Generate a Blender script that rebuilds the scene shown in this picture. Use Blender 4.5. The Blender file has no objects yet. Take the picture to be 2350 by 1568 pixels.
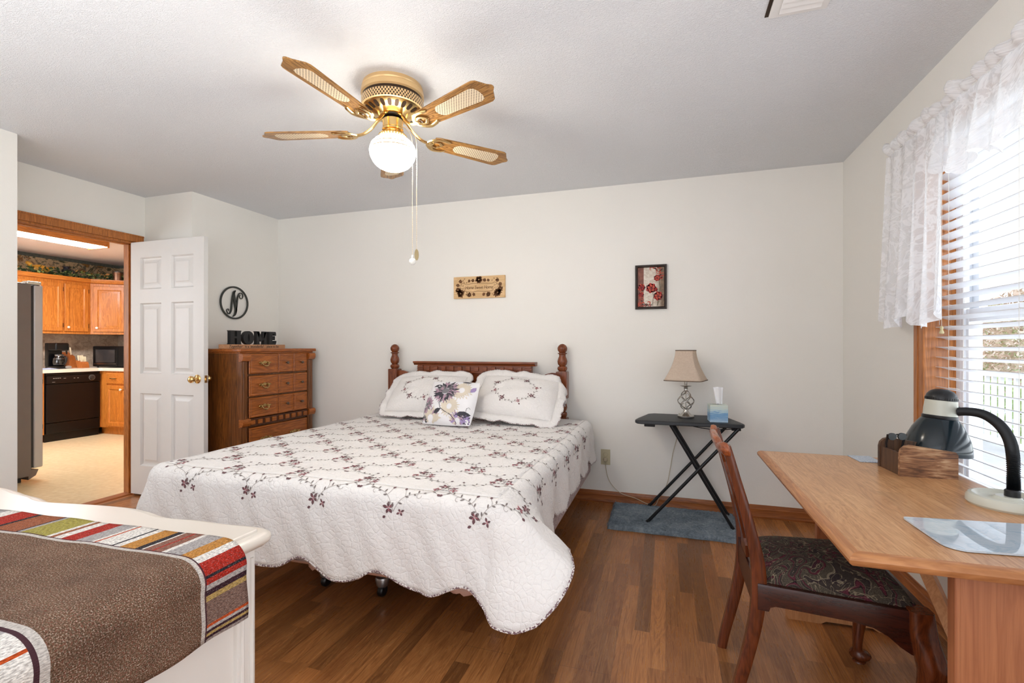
import bpy, bmesh, math, random
from mathutils import Vector, Matrix
from math import sin, cos, pi, sqrt, atan2, radians as R

SC = bpy.context.scene
COL = SC.collection
RND = random.Random(7)

# ------------------------------------------------------------------ camera
cam_d = bpy.data.cameras.new('camera')
cam_d.sensor_fit = 'HORIZONTAL'
cam_d.sensor_width = 36.0
cam_d.lens = 36.0 * 1097.2 / 2350.0
cam_d.shift_y = 12.15 / 2350.0
cam_d.clip_start = 0.02
cam = bpy.data.objects.new('camera', cam_d)
cam.location = (0, 0, 1.2011)
cam.rotation_euler = (R(90), 0, R(17.851))
COL.objects.link(cam)
SC.camera = cam

# ------------------------------------------------------------------ colour management
SC.view_settings.view_transform = 'Standard'
SC.view_settings.look = 'None'
SC.view_settings.gamma = 1.0
SC.view_settings.use_curve_mapping = False
SC.view_settings.exposure = 0.74

# ------------------------------------------------------------------ world: bright hazy sky
W = bpy.data.worlds.new('sky')
SC.world = W
W.use_nodes = True
wn = W.node_tree
bgn = wn.nodes['Background']
sky = wn.nodes.new('ShaderNodeTexSky')
sky.sky_type = 'PREETHAM'
sky.sun_direction = (-0.55, -0.35, 0.75)
sky.turbidity = 4.0
wmix = wn.nodes.new('ShaderNodeMixRGB')
wmix.inputs[0].default_value = 0.75
wmix.inputs[2].default_value = (0.86, 0.93, 1.0, 1)
wn.links.new(sky.outputs[0], wmix.inputs[1])
wn.links.new(wmix.outputs[0], bgn.inputs[0])
bgn.inputs[1].default_value = 1.35


def area(name, loc, rot, sx, sy, power, col=(1, 1, 1), spread=180):
    d = bpy.data.lights.new(name, 'AREA')
    d.shape = 'RECTANGLE'
    d.size, d.size_y = sx, sy
    d.energy = power
    d.color = col
    d.spread = R(spread)
    o = bpy.data.objects.new(name, d)
    o.location = loc
    o.rotation_euler = rot
    COL.objects.link(o)
    return o


# daylight by the right window; side, rear and kitchen fills are added, sources unseen
area('daylight_right_window', (1.60, 1.95, 1.45), (0, R(90), 0), 1.5, 1.45, 11, (0.90, 0.95, 1.0))
area('added_side_fill', (1.10, -0.55, 1.15), (0, R(90), 0), 2.0, 1.75, 12, (0.86, 0.93, 1.0))  # made-up side source, added to brighten surfaces facing right
area('added_rear_fill', (-1.55, -1.50, 1.50), (R(90), 0, 0), 3.6, 1.7, 3, (0.97, 0.98, 1.0))  # added fill at the unseen opening behind the camera
# added upward fill, in place of an unseen flash bounced off the ceiling
area('bounced_flash_fill', (-1.3, -0.1, 1.15), (R(180), 0, 0), 3.0, 1.6, 27, (0.95, 0.98, 1.0))
area('added_kitchen_fill', (-6.3, 0.75, 1.5), (R(90), 0, 0), 1.6, 1.2, 20, (0.95, 0.97, 1.0))  # added fill to brighten the kitchen, no such window in view


# ------------------------------------------------------------------ helpers
def C(r, g, b):
    f = lambda c: (c / 255 / 12.92) if c <= 10.31 else ((c / 255 + 0.055) / 1.055) ** 2.4
    return (f(r), f(g), f(b), 1)


class NT:
    """tiny node graph helper"""
    def __init__(s, name, rough=0.5, metal=0.0, spec=0.5):
        s.m = bpy.data.materials.new(name)
        s.m.use_nodes = True
        s.t = s.m.node_tree
        s.p = s.t.nodes['Principled BSDF']
        s.out = s.t.nodes['Material Output']
        s.p.inputs['Roughness'].default_value = rough
        s.p.inputs['Metallic'].default_value = metal
        s.p.inputs['Specular IOR Level'].default_value = spec

    def n(s, typ, ins=None, **at):
        nd = s.t.nodes.new('ShaderNode' + typ)
        for k, v in at.items():
            setattr(nd, k, v)
        for k, v in (ins or {}).items():
            i = nd.inputs[k]
            if isinstance(v, bpy.types.NodeSocket):
                s.t.links.new(v, i)
            else:
                i.default_value = v
        return nd

    def link(s, a, b):
        s.t.links.new(a, b)

    def coord(s, kind='Object', scale=(1, 1, 1), rot=(0, 0, 0), loc=(0, 0, 0)):
        tc = s.n('TexCoord')
        mp = s.n('Mapping', {'Vector': tc.outputs[kind], 'Scale': scale, 'Rotation': rot, 'Location': loc})
        return mp.outputs[0]

    def noise(s, vec, scale, detail=3, rough=0.5, dist=0.0):
        return s.n('TexNoise', {'Vector': vec, 'Scale': scale, 'Detail': detail, 'Roughness': rough, 'Distortion': dist})

    def ramp(s, fac, stops, interp='LINEAR'):
        nd = s.n('ValToRGB', {'Fac': fac})
        r = nd.color_ramp
        r.interpolation = interp
        while len(r.elements) < len(stops):
            r.elements.new(0.5)
        for e, (p, c) in zip(r.elements, sorted(stops, key=lambda q: q[0])):
            e.position = p
            e.color = c
        return nd.outputs[0]

    def mix(s, fac, a, b, mode='MIX'):
        nd = s.n('MixRGB', {}, blend_type=mode)
        for i, v in enumerate((fac, a, b)):
            if isinstance(v, bpy.types.NodeSocket):
                s.t.links.new(v, nd.inputs[i])
            else:
                nd.inputs[i].default_value = v
        return nd.outputs[0]

    def math(s, op, a, b=0.0, clamp=False):
        nd = s.n('Math', {}, operation=op, use_clamp=clamp)
        for i, v in enumerate((a, b)):
            if isinstance(v, bpy.types.NodeSocket):
                s.t.links.new(v, nd.inputs[i])
            else:
                nd.inputs[i].default_value = v
        return nd.outputs[0]

    def base(s, v):
        i = s.p.inputs['Base Color']
        if isinstance(v, bpy.types.NodeSocket):
            s.t.links.new(v, i)
        else:
            i.default_value = v

    def bump(s, h, strength=0.3, dist=0.01):
        b = s.n('Bump', {'Height': h, 'Strength': strength, 'Distance': dist})
        s.t.links.new(b.outputs[0], s.p.inputs['Normal'])
        return b


def plain(name, col, rough=0.5, metal=0.0, spec=0.5, var=0.06, scale=12, bump=0.0):
    g = NT(name, rough, metal, spec)
    v = g.coord()
    n = g.noise(v, scale, 4)
    dark = tuple(c * (1 - var) for c in col[:3]) + (1,)
    lite = tuple(min(1, c * (1 + var)) for c in col[:3]) + (1,)
    g.base(g.ramp(n.outputs[0], [(0.3, dark), (0.7, lite)]))
    if bump:
        n2 = g.noise(v, scale * 8, 3)
        g.bump(n2.outputs[0], bump, 0.002)
    return g.m


def wood(name, c1, c2, axis='z', rough=0.35, scale=1.0, spec=0.5, c3=None, grain=1.0):
    """wood with the grain along one local axis"""
    g = NT(name, rough, 0, spec)
    a = 'xyz'.index(axis)
    sc = [9.0 * scale] * 3
    sc[a] = 0.9 * scale
    v = g.coord('Object', tuple(sc))
    n1 = g.noise(v, 1.6, 5, 0.62, 0.6)
    sc2 = [70.0 * scale] * 3
    sc2[a] = 2.5 * scale
    n2 = g.noise(g.coord('Object', tuple(sc2)), 1.5, 3, 0.6)
    rings = g.n('Math', {0: n1.outputs[0], 1: 9.0}, operation='MULTIPLY')
    fr = g.math('FRACT', rings.outputs[0])
    tri = g.math('ABSOLUTE', g.math('SUBTRACT', fr, 0.5))
    f = g.math('ADD', g.math('MULTIPLY', tri, 0.7 * grain), g.math('MULTIPLY', n2.outputs[0], 0.65))
    stops = [(0.12, c1), (0.75, c2)]
    if c3:
        stops.append((0.45, c3))
    g.base(g.ramp(f, stops))
    g.bump(f, 0.06, 0.002)
    return g.m


OBJW = {}          # world matrix of each built object (all rotations live on the things)


def _props(o, label, cat, group, kind):
    if label:
        o['label'] = label
    if cat:
        o['category'] = cat
    if group:
        o['group'] = group
    if kind:
        o['kind'] = kind


def thing(name, label, cat, loc=(0, 0, 0), rz=0.0, group=None, kind=None):
    o = bpy.data.objects.new(name, None)
    o.empty_display_size = 0.05
    o.location = loc
    o.rotation_euler = (0, 0, rz)
    COL.objects.link(o)
    _props(o, label, cat, group, kind)
    OBJW[o.name] = Matrix.Translation(Vector(loc)) @ Matrix.Rotation(rz, 4, 'Z')
    return o


class MB:
    def __init__(s):
        s.bm = bmesh.new()
        s.uv = None
        s.bev = False
        s.mi = 0

    # -- boxes
    def box(s, x0, x1, y0, y1, z0, z1, bev=0.0, seg=2, M=None):
        r = bmesh.ops.create_cube(s.bm, size=1.0)
        vs = r['verts']
        for v in vs:
            v.co = Vector(((x0 + x1) / 2 + v.co.x * (x1 - x0), (y0 + y1) / 2 + v.co.y * (y1 - y0), (z0 + z1) / 2 + v.co.z * (z1 - z0)))
        fs = set(f for v in vs for f in v.link_faces)
        for f in fs:
            f.material_index = s.mi
        if bev:
            s.bev = True
            es = list(set(e for v in vs for e in v.link_edges))
            bev = min(bev, 0.45 * min(x1 - x0, y1 - y0, z1 - z0))
            rr = bmesh.ops.bevel(s.bm, geom=es, offset=bev, segments=seg, profile=0.5, affect='EDGES', clamp_overlap=True)
            vs = list(set(v for f in rr['faces'] for v in f.verts) | set(v for v in vs if v.is_valid))
            for f in rr['faces']:
                f.material_index = s.mi
        if M is not None:
            for v in vs:
                v.co = M @ v.co
        return s

    def grid(s, rows, closed_u=False, closed_v=False, uvs=None):
        """rows: list of lists of points -> quads"""
        bm = s.bm
        vs = [[bm.verts.new(p) for p in row] for row in rows]
        nr, nc = len(rows), len(rows[0])
        lay = None
        if uvs:
            lay = bm.loops.layers.uv.get('UVMap') or bm.loops.layers.uv.new('UVMap')
        for i in range(nr if closed_v else nr - 1):
            for j in range(nc if closed_u else nc - 1):
                idx = [(i, j), (i, (j + 1) % nc), ((i + 1) % nr, (j + 1) % nc), ((i + 1) % nr, j)]
                q = [vs[a][b] for a, b in idx]
                try:
                    f = bm.faces.new(q)
                except ValueError:
                    continue
                f.material_index = s.mi
                if lay:
                    for l, (a, b) in zip(f.loops, idx):
                        l[lay].uv = uvs[a][b]
        return vs

    def cap(s, vs, flip=False):
        try:
            f = s.bm.faces.new(list(reversed(vs)) if flip else vs)
            f.material_index = s.mi
        except ValueError:
            pass

    def lathe(s, prof, c=(0, 0, 0), seg=24, M=None, cap=True, squash=(1, 1)):
        n0 = len(s.bm.verts)
        rows = []
        for r, z in prof:
            row = []
            for k in range(seg):
                a = 2 * pi * k / seg
                p = Vector((r * cos(a) * squash[0], r * sin(a) * squash[1], z))
                p = (M @ p) if M is not None else p + Vector(c)
                row.append(p)
            rows.append(row)
        vs = s.grid(rows, closed_u=True)
        if cap:
            if prof[0][0] > 1e-6:
                s.cap(vs[0], True)
            if prof[-1][0] > 1e-6:
                s.cap(vs[-1])
        poles = [v for i, (r, z) in enumerate(prof) if r < 2e-4 for v in vs[i]]
        if poles:
            bmesh.ops.remove_doubles(s.bm, verts=poles, dist=5e-4)
        return s

    def tube(s, pts, r=0.01, seg=10, closed=False, cap=True, flat=None):
        """swept tube; r a number or a list; flat=(a,b) for elliptical section factors"""
        pts = [Vector(p) for p in pts]
        n = len(pts)
        rs = r if isinstance(r, (list, tuple)) else [r] * n
        up = None
        rows = []
        for i, p in enumerate(pts):
            if closed:
                t = pts[(i + 1) % n] - pts[i - 1]
            else:
                t = pts[min(i + 1, n - 1)] - pts[max(i - 1, 0)]
            if t.length < 1e-9:
                t = Vector((0, 0, 1))
            t.normalize()
            if up is None:
                up = Vector((0, 0, 1)) if abs(t.z) < 0.9 else Vector((1, 0, 0))
            a = t.cross(up)
            if a.length < 1e-6:
                a = t.cross(Vector((0, 1, 0)))
            a.normalize()
            b = a.cross(t).normalized()
            up = b
            fa, fb = flat or (1, 1)
            rows.append([p + a * (rs[i] * fa * cos(2 * pi * k / seg)) + b * (rs[i] * fb * sin(2 * pi * k / seg)) for k in range(seg)])
        vs = s.grid(rows, closed_u=True, closed_v=closed)
        if cap and not closed:
            s.cap(vs[0])
            s.cap(vs[-1], True)
        return s

    def prism(s, pts, d, M=None):
        """closed polygon of 3-D points extruded by vector d"""
        d = Vector(d)
        a = [Vector(p) for p in pts]
        b = [p + d for p in a]
        if M is not None:
            a = [M @ p for p in a]
            b = [M @ p for p in b]
        va = [s.bm.verts.new(p) for p in a]
        vb = [s.bm.verts.new(p) for p in b]
        n = len(a)
        s.cap(list(reversed(va)))
        s.cap(vb)
        for i in range(n):
            f = s.bm.faces.new((va[i], va[(i + 1) % n], vb[(i + 1) % n], vb[i]))
            f.material_index = s.mi
        return s

    def rings(s, rings, cap=True):
        """loft through closed rings of equal point count"""
        vs = s.grid(rings, closed_u=True)
        if cap:
            s.cap(vs[0], True)
            s.cap(vs[-1])
        return s

    def sphere(s, c, r, seg=14, M=None, sq=(1, 1, 1)):
        n = max(6, seg // 2)
        prof = [(max(1e-5, r * sin(pi * i / n)), -r * cos(pi * i / n)) for i in range(n + 1)]
        T = Matrix.Translation(Vector(c)) @ (M if M is not None else Matrix.Identity(4)) @ Matrix.Diagonal((sq[0], sq[1], sq[2], 1))
        return s.lathe(prof, seg=seg, M=T, cap=False)

    def poly(s, pts):
        f = s.bm.faces.new([s.bm.verts.new(p) for p in pts])
        f.material_index = s.mi
        return f

    def add_mesh(s, me, M):
        n0 = len(s.bm.verts)
        s.bm.from_mesh(me)
        s.bm.verts.ensure_lookup_table()
        for v in s.bm.verts[n0:]:
            v.co = M @ v.co
        return s

    def build(s, name, mats, parent=None, label=None, cat=None, group=None, kind=None, smooth=35, origin=None, recalc=True, solid=None, weld=False):
        bm = s.bm
        if weld:
            bmesh.ops.remove_doubles(bm, verts=bm.verts, dist=1e-6)
        if recalc:
            bmesh.ops.recalc_face_normals(bm, faces=bm.faces)
        if parent is not None:
            Wp = OBJW[parent.name]
            inv = Wp.inverted()
        else:
            if origin is None:
                xs = [v.co for v in bm.verts]
                lo = [min(c[i] for c in xs) for i in range(3)]
                hi = [max(c[i] for c in xs) for i in range(3)]
                origin = ((lo[0] + hi[0]) / 2, (lo[1] + hi[1]) / 2, lo[2])
            Wp = Matrix.Translation(Vector(origin))
            inv = Wp.inverted()
        for v in bm.verts:
            v.co = inv @ v.co
        me = bpy.data.meshes.new(name)
        bm.to_mesh(me)
        bm.free()
        if not isinstance(mats, (list, tuple)):
            mats = [mats]
        for m in mats:
            me.materials.append(m)
        if smooth:
            me.polygons.foreach_set('use_smooth', [True] * len(me.polygons))
            me.set_sharp_from_angle(angle=R(smooth))
        o = bpy.data.objects.new(name, me)
        COL.objects.link(o)
        if parent is not None:
            o.parent = parent
        else:
            o.location = origin
        OBJW[o.name] = Wp
        _props(o, label, cat, group, kind)
        if s.bev and smooth:
            wm = o.modifiers.new('normals', 'WEIGHTED_NORMAL')
            wm.keep_sharp = True
            wm.weight = 80
        if solid:
            md = o.modifiers.new('thickness', 'SOLIDIFY')
            md.thickness = solid
            md.offset = 0
        return o


def copy_tree(o, parent=None):
    c = o.copy()
    COL.objects.link(c)
    if parent is not None:
        c.parent = parent
    OBJW[c.name] = OBJW[o.name].copy()
    for ch in list(o.children):
        copy_tree(ch, c)
    return c


def lerp(a, b, t):
    return a + (b - a) * t


def V(*a):
    return Vector(a)


def interp(tab, x):
    """piecewise linear through [(x,y..)]"""
    if x <= tab[0][0]:
        return tab[0][1]
    for (a, ya), (b, yb) in zip(tab, tab[1:]):
        if x <= b:
            t = (x - a) / (b - a)
            return ya + (yb - ya) * t
    return tab[-1][1]


def smoothcurve(pts, n=8, closed=False):
    """Catmull-Rom through points"""
    pts = [Vector(p) for p in pts]
    out = []
    N = len(pts)
    for i in range(N if closed else N - 1):
        if closed:
            p0, p1, p2, p3 = pts[i - 1], pts[i], pts[(i + 1) % N], pts[(i + 2) % N]
        else:
            p0, p1, p2, p3 = pts[max(i - 1, 0)], pts[i], pts[i + 1], pts[min(i + 2, N - 1)]
        for k in range(n):
            t = k / n
            out.append(0.5 * ((2 * p1) + (p2 - p0) * t + (2 * p0 - 5 * p1 + 4 * p2 - p3) * t * t + (3 * p1 - p0 - 3 * p2 + p3) * t ** 3))
    if not closed:
        out.append(pts[-1])
    return out


def text_mesh(txt, size, extrude=0.0, shear=0.0, spacing=1.0):
    cu = bpy.data.curves.new('lettering', 'FONT')
    cu.body = txt
    cu.size = size
    cu.extrude = extrude
    cu.shear = shear
    cu.space_character = spacing
    cu.align_x = 'CENTER'
    cu.align_y = 'CENTER'
    o = bpy.data.objects.new('lettering', cu)
    COL.objects.link(o)
    dg = bpy.context.evaluated_depsgraph_get()
    me = bpy.data.meshes.new_from_object(o.evaluated_get(dg))
    bpy.data.objects.remove(o)
    bpy.data.curves.remove(cu)
    return me

# ================================================================== materials
def m_wall():
    g = NT('wall_paint', 0.62, 0, 0.3)
    v = g.coord()
    n = g.noise(v, 1.3, 3)
    g.base(g.ramp(n.outputs[0], [(0.3, C(245, 242, 235)), (0.7, C(247, 244, 238))]))
    n2 = g.noise(v, 170, 3, 0.55)
    g.bump(n2.outputs[0], 0.28, 0.0022)
    return g.m


def m_ceiling():
    g = NT('textured_ceiling', 0.75, 0, 0.2)
    v = g.coord('Object', (1, 1, 1))
    a = g.noise(v, 75, 3, 0.6, 1.6)
    b = g.noise(g.coord('Object', (1, 2.4, 1), (0, 0, 0.6)), 42, 3, 0.6, 2.0)
    c = g.noise(v, 3.0, 2)
    f = g.math('ADD', g.math('MULTIPLY', a.outputs[0], 0.5), g.math('MULTIPLY', b.outputs[0], 0.7))
    h = g.ramp(f, [(0.52, (0, 0, 0, 1)), (0.68, (1, 1, 1, 1))])
    h2 = g.math('MULTIPLY', h, g.math('ADD', c.outputs[0], 0.25))
    g.base(C(239, 241, 244))
    g.bump(h2, 0.55, 0.006)
    return g.m


def m_laminate():
    g = NT('laminate_floor', 0.3, 0, 0.45)
    vec = g.coord('Object', (1, 1, 1), (0, 0, R(90)))
    br = g.n('TexBrick', {'Vector': vec, 'Color1': (0, 0, 0, 1), 'Color2': (1, 1, 1, 1), 'Mortar': (0.5, 0.5, 0.5, 1), 'Scale': 1.0,
                          'Mortar Size': 0.0006, 'Mortar Smooth': 0.1, 'Bias': 0.0, 'Brick Width': 0.62, 'Row Height': 0.064},
             offset=0.37, offset_frequency=2, squash=0.8, squash_frequency=3)
    br2 = g.n('TexBrick', {'Vector': vec, 'Color1': (0, 0, 0, 1), 'Color2': (1, 1, 1, 1), 'Mortar': (0, 0, 0, 1), 'Scale': 1.0,
                           'Mortar Size': 0.0007, 'Mortar Smooth': 0.2, 'Bias': 0.0, 'Brick Width': 1.24, 'Row Height': 0.192},
              offset=0.43, offset_frequency=2)
    seed = g.n('SeparateColor', {'Color': br.outputs['Color']}).outputs[0]
    off = g.n('CombineXYZ', {'X': g.math('MULTIPLY', seed, 37.0), 'Y': g.math('MULTIPLY', seed, 11.0), 'Z': g.math('MULTIPLY', seed, 5.0)})
    tc = g.n('TexCoord')
    add = g.n('VectorMath', {0: tc.outputs['Object'], 1: off.outputs[0]}, operation='ADD')
    mp = g.n('Mapping', {'Vector': add.outputs[0], 'Scale': (13, 1.15, 13)})
    n1 = g.noise(mp.outputs[0], 1.5, 4, 0.6, 0.9)
    fr = g.math('ABSOLUTE', g.math('SUBTRACT', g.math('FRACT', g.math('MULTIPLY', n1.outputs[0], 8.0)), 0.5))
    mp2 = g.n('Mapping', {'Vector': add.outputs[0], 'Scale': (120, 3.5, 120)})
    n2 = g.noise(mp2.outputs[0], 1.5, 3, 0.65)
    f = g.math('ADD', g.math('MULTIPLY', fr, 0.55), g.math('MULTIPLY', n2.outputs[0], 0.75))
    grain = g.ramp(f, [(0.18, C(134, 82, 44)), (0.5, C(174, 116, 68)), (0.85, C(202, 144, 90))])
    tint = g.ramp(seed, [(0.0, C(176, 170, 165)), (0.35, C(228, 222, 214)), (0.7, C(255, 250, 240)), (1.0, C(204, 192, 184))])
    col = g.mix(1.0, grain, tint, 'MULTIPLY')
    gap = g.math('SUBTRACT', 1.0, br2.outputs['Fac'])
    col2 = g.mix(br2.outputs['Fac'], col, C(96, 60, 36))
    g.base(col2)
    g.bump(g.math('ADD', gap, g.math('MULTIPLY', f, 0.06)), 0.25, 0.0015)
    g.link(g.ramp(f, [(0.2, (0.36,) * 3 + (1,)), (0.8, (0.25,) * 3 + (1,))]), g.p.inputs['Roughness'])
    return g.m


def m_vinyl():
    g = NT('kitchen_vinyl', 0.3, 0, 0.4)
    v = g.coord()
    vo = g.n('TexVoronoi', {'Vector': v, 'Scale': 9.0, 'Randomness': 0.0}, feature='DISTANCE_TO_EDGE')
    n = g.noise(v, 25, 4)
    n2 = g.noise(v, 3, 2)
    base = g.ramp(n.outputs[0], [(0.3, C(222, 196, 150)), (0.7, C(238, 216, 174))])
    line = g.math('MULTIPLY', g.ramp(vo.outputs['Distance'], [(0.0, (1, 1, 1, 1)), (0.05, (0, 0, 0, 1))]), g.math('GREATER_THAN', n2.outputs[0], 0.47))
    g.base(g.mix(g.math('MULTIPLY', line, 0.55), base, C(250, 238, 208)))
    return g.m


WALL = m_wall()
CEIL = m_ceiling()
LAM = m_laminate()
VINYL = m_vinyl()
TRIM = wood('stained_trim_wood', C(112, 58, 22), C(168, 98, 44), 'x', 0.35)
TRIMY = wood('stained_trim_wood_y', C(120, 62, 26), C(182, 108, 54), 'y', 0.35)
TRIMZ = wood('stained_trim_wood_z', C(140, 78, 28), C(205, 128, 62), 'z', 0.32)
WHITE = plain('white_paint', C(236, 234, 231), 0.4, var=0.01)
WHITE2 = plain('white_vinyl', C(240, 242, 246), 0.35, var=0.01)
BRASS = plain('polished_brass', C(232, 198, 136), 0.2, 1.0, var=0.05)
CHROME = plain('brushed_nickel', C(190, 186, 180), 0.25, 1.0, var=0.04)
BLACK = plain('black_plastic', C(22, 22, 24), 0.35, var=0.1)
BLACKM = plain('black_metal', C(26, 28, 31), 0.42, 0.3, var=0.1)

XL, XD, XR, YB, YJ, YL, H = -3.595, -4.119, 1.1315, 3.734, 2.8457, 1.767, 2.44
YR = -1.62            # wall behind the camera
ST = 'structure'


def struct(name, mb, mats, label, cat, **k):
    return mb.build(name, mats, None, label, cat, kind=ST, **k)


# ================================================================== room shell
mb = MB(); mb.box(-4.19, 1.26, YR - .12, YB + .12, -0.1, 0)
struct('floor', mb, LAM, 'brown three strip wood laminate bedroom floor running to the back wall', 'floor', smooth=0, origin=(0, 0, 0))
mb = MB(); mb.box(-4.239, 1.26, YR - .12, YB + .12, H, H + .1)
struct('ceiling', mb, CEIL, 'white textured bedroom ceiling around the brass fan', 'ceiling', smooth=0, origin=(0, 0, H))
mb = MB(); mb.box(-3.715, XR + .14, YB, YB + .12, 0, H)
struct('wall_back', mb, WALL, 'cream bedroom wall behind the headboard with plaque and picture', 'wall', smooth=0)

WY0, WY1, WZ0, WZ1 = 1.22, 2.65, 0.56, 2.14     # window opening in the right wall
mb = MB()
mb.box(XR, XR + .14, YR, WY0, 0, H)
mb.box(XR, XR + .14, WY1, YB, 0, H)
mb.box(XR, XR + .14, WY0, WY1, 0, WZ0)
mb.box(XR, XR + .14, WY0, WY1, WZ1, H)
struct('wall_right', mb, WALL, 'cream wall on the right around the window with lace curtain', 'wall', smooth=0)

mb = MB(); mb.box(-3.715, XL, YJ + .12, YB, 0, H)
struct('wall_left', mb, WALL, 'pale wall behind the chest of drawers with the round monogram', 'wall', smooth=0)
mb = MB(); mb.box(-4.239, XL, YJ, YJ + .12, 0, H)
struct('wall_alcove_return', mb, WALL, 'short beige wall behind the open white door', 'wall', smooth=0)
mb = MB(); mb.box(-3.715, XL, YR, YL - .12, 0, H)
struct('wall_near_left', mb, WALL, 'pale wall at the left edge beside the doorway recess', 'wall', smooth=0)
mb = MB(); mb.box(-4.239, XL, YL - .12, YL, 0, H)
struct('wall_recess_side', mb, WALL, 'side wall of the doorway recess facing the open door', 'wall', smooth=0)
DY0, DY1, DZ = 1.955, 2.768, 2.052
mb = MB()
mb.box(-4.239, XD, YL, DY0, 0, H)
mb.box(-4.239, XD, DY1, YJ, 0, H)
mb.box(-4.239, XD, DY0, DY1, DZ, H)
struct('wall_doorway', mb, WALL, 'pale wall above and beside the kitchen doorway', 'wall', smooth=0)
# unseen wall behind the camera, broad opening added to let light in
mb = MB()
mb.box(-3.715, -3.4, YR - .12, YR, 0, H)
mb.box(0.3, XR + .14, YR - .12, YR, 0, H)
mb.box(-3.4, 0.3, YR - .12, YR, 0, 0.6)
mb.box(-3.4, 0.3, YR - .12, YR, 2.35, H)
struct('wall_rear', mb, WALL, 'cream wall behind the camera with a broad opening added for light', 'wall', smooth=0)


def baseboard(name, p0, p1, nrm, label, mat):
    """moulded skirting from p0 to p1 (2-D), nrm pointing into the room"""
    prof = [(0, 0), (.014, 0), (.015, .012), (.012, .018), (.012, .062), (.009, .067), (.009, .072), (.006, .078), (.004, .088), (0, .09)]
    mb = MB()
    rows = []
    for p in (p0, p1):
        rows.append([V(p[0] + nrm[0] * d, p[1] + nrm[1] * d, z) for d, z in prof])
    vs = mb.grid(rows, closed_u=True)
    mb.cap(vs[0]); mb.cap(vs[1], True)
    return struct(name, mb, mat, label, 'baseboard', smooth=30)


baseboard('baseboard_back', (XL, YB), (XR, YB), (0, -1), 'stained wood baseboard along the back wall behind the bed', TRIM)
baseboard('baseboard_right', (XR, YB - .015), (XR, YR), (-1, 0), 'stained wood baseboard under the window behind the desk', TRIMY)
baseboard('baseboard_left', (XL, YJ), (XL, YB - .015), (1, 0), 'stained wood baseboard behind the chest of drawers', TRIMY)
baseboard('baseboard_near_left', (XL, YR), (XL, YL), (1, 0), 'stained wood baseboard on the wall left of the doorway', TRIMY)

# door casing and jamb
mb = MB()
cw = .058
for y0, y1 in ((DY0 - cw, DY0), (DY1 + .004, DY1 + cw)):
    mb.box(XD, XD + .017, y0, y1, 0, DZ + cw, .004)
mb.box(XD, XD + .018, DY0 - cw, DY1 + cw, DZ, DZ + cw, .004)
mb.box(XD, XD + .022, DY0 - cw, DY1 + cw, DZ + cw - .012, DZ + cw, .003)
mb.box(-4.239, XD, DY0 - .001, DY0 + .012, 0, DZ)
mb.box(-4.239, XD, DY1 - .008, DY1 + .003, 0, DZ)
mb.box(-4.239, XD, DY0, DY1, DZ - .014, DZ + .003)
mb.box(-4.20, -4.165, DY1 - .02, DY1 - .008, 0, DZ)
mb.box(-4.20, -4.165, DY0, DY1, DZ - .020, DZ - .014)
struct('trim_1', mb, TRIMZ, 'stained oak door casing around the kitchen doorway', 'door casing', smooth=30)
mb = MB()
mb.prism([V(-4.235, DY0, 0), V(-4.225, DY0, .009), V(-4.14, DY0, .009), V(-4.125, DY0, 0)], (0, DY1 - DY0 - .01, 0))
struct('trim_2', mb, TRIMY, 'brown wood threshold strip between laminate and kitchen vinyl', 'threshold', smooth=30)


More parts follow.
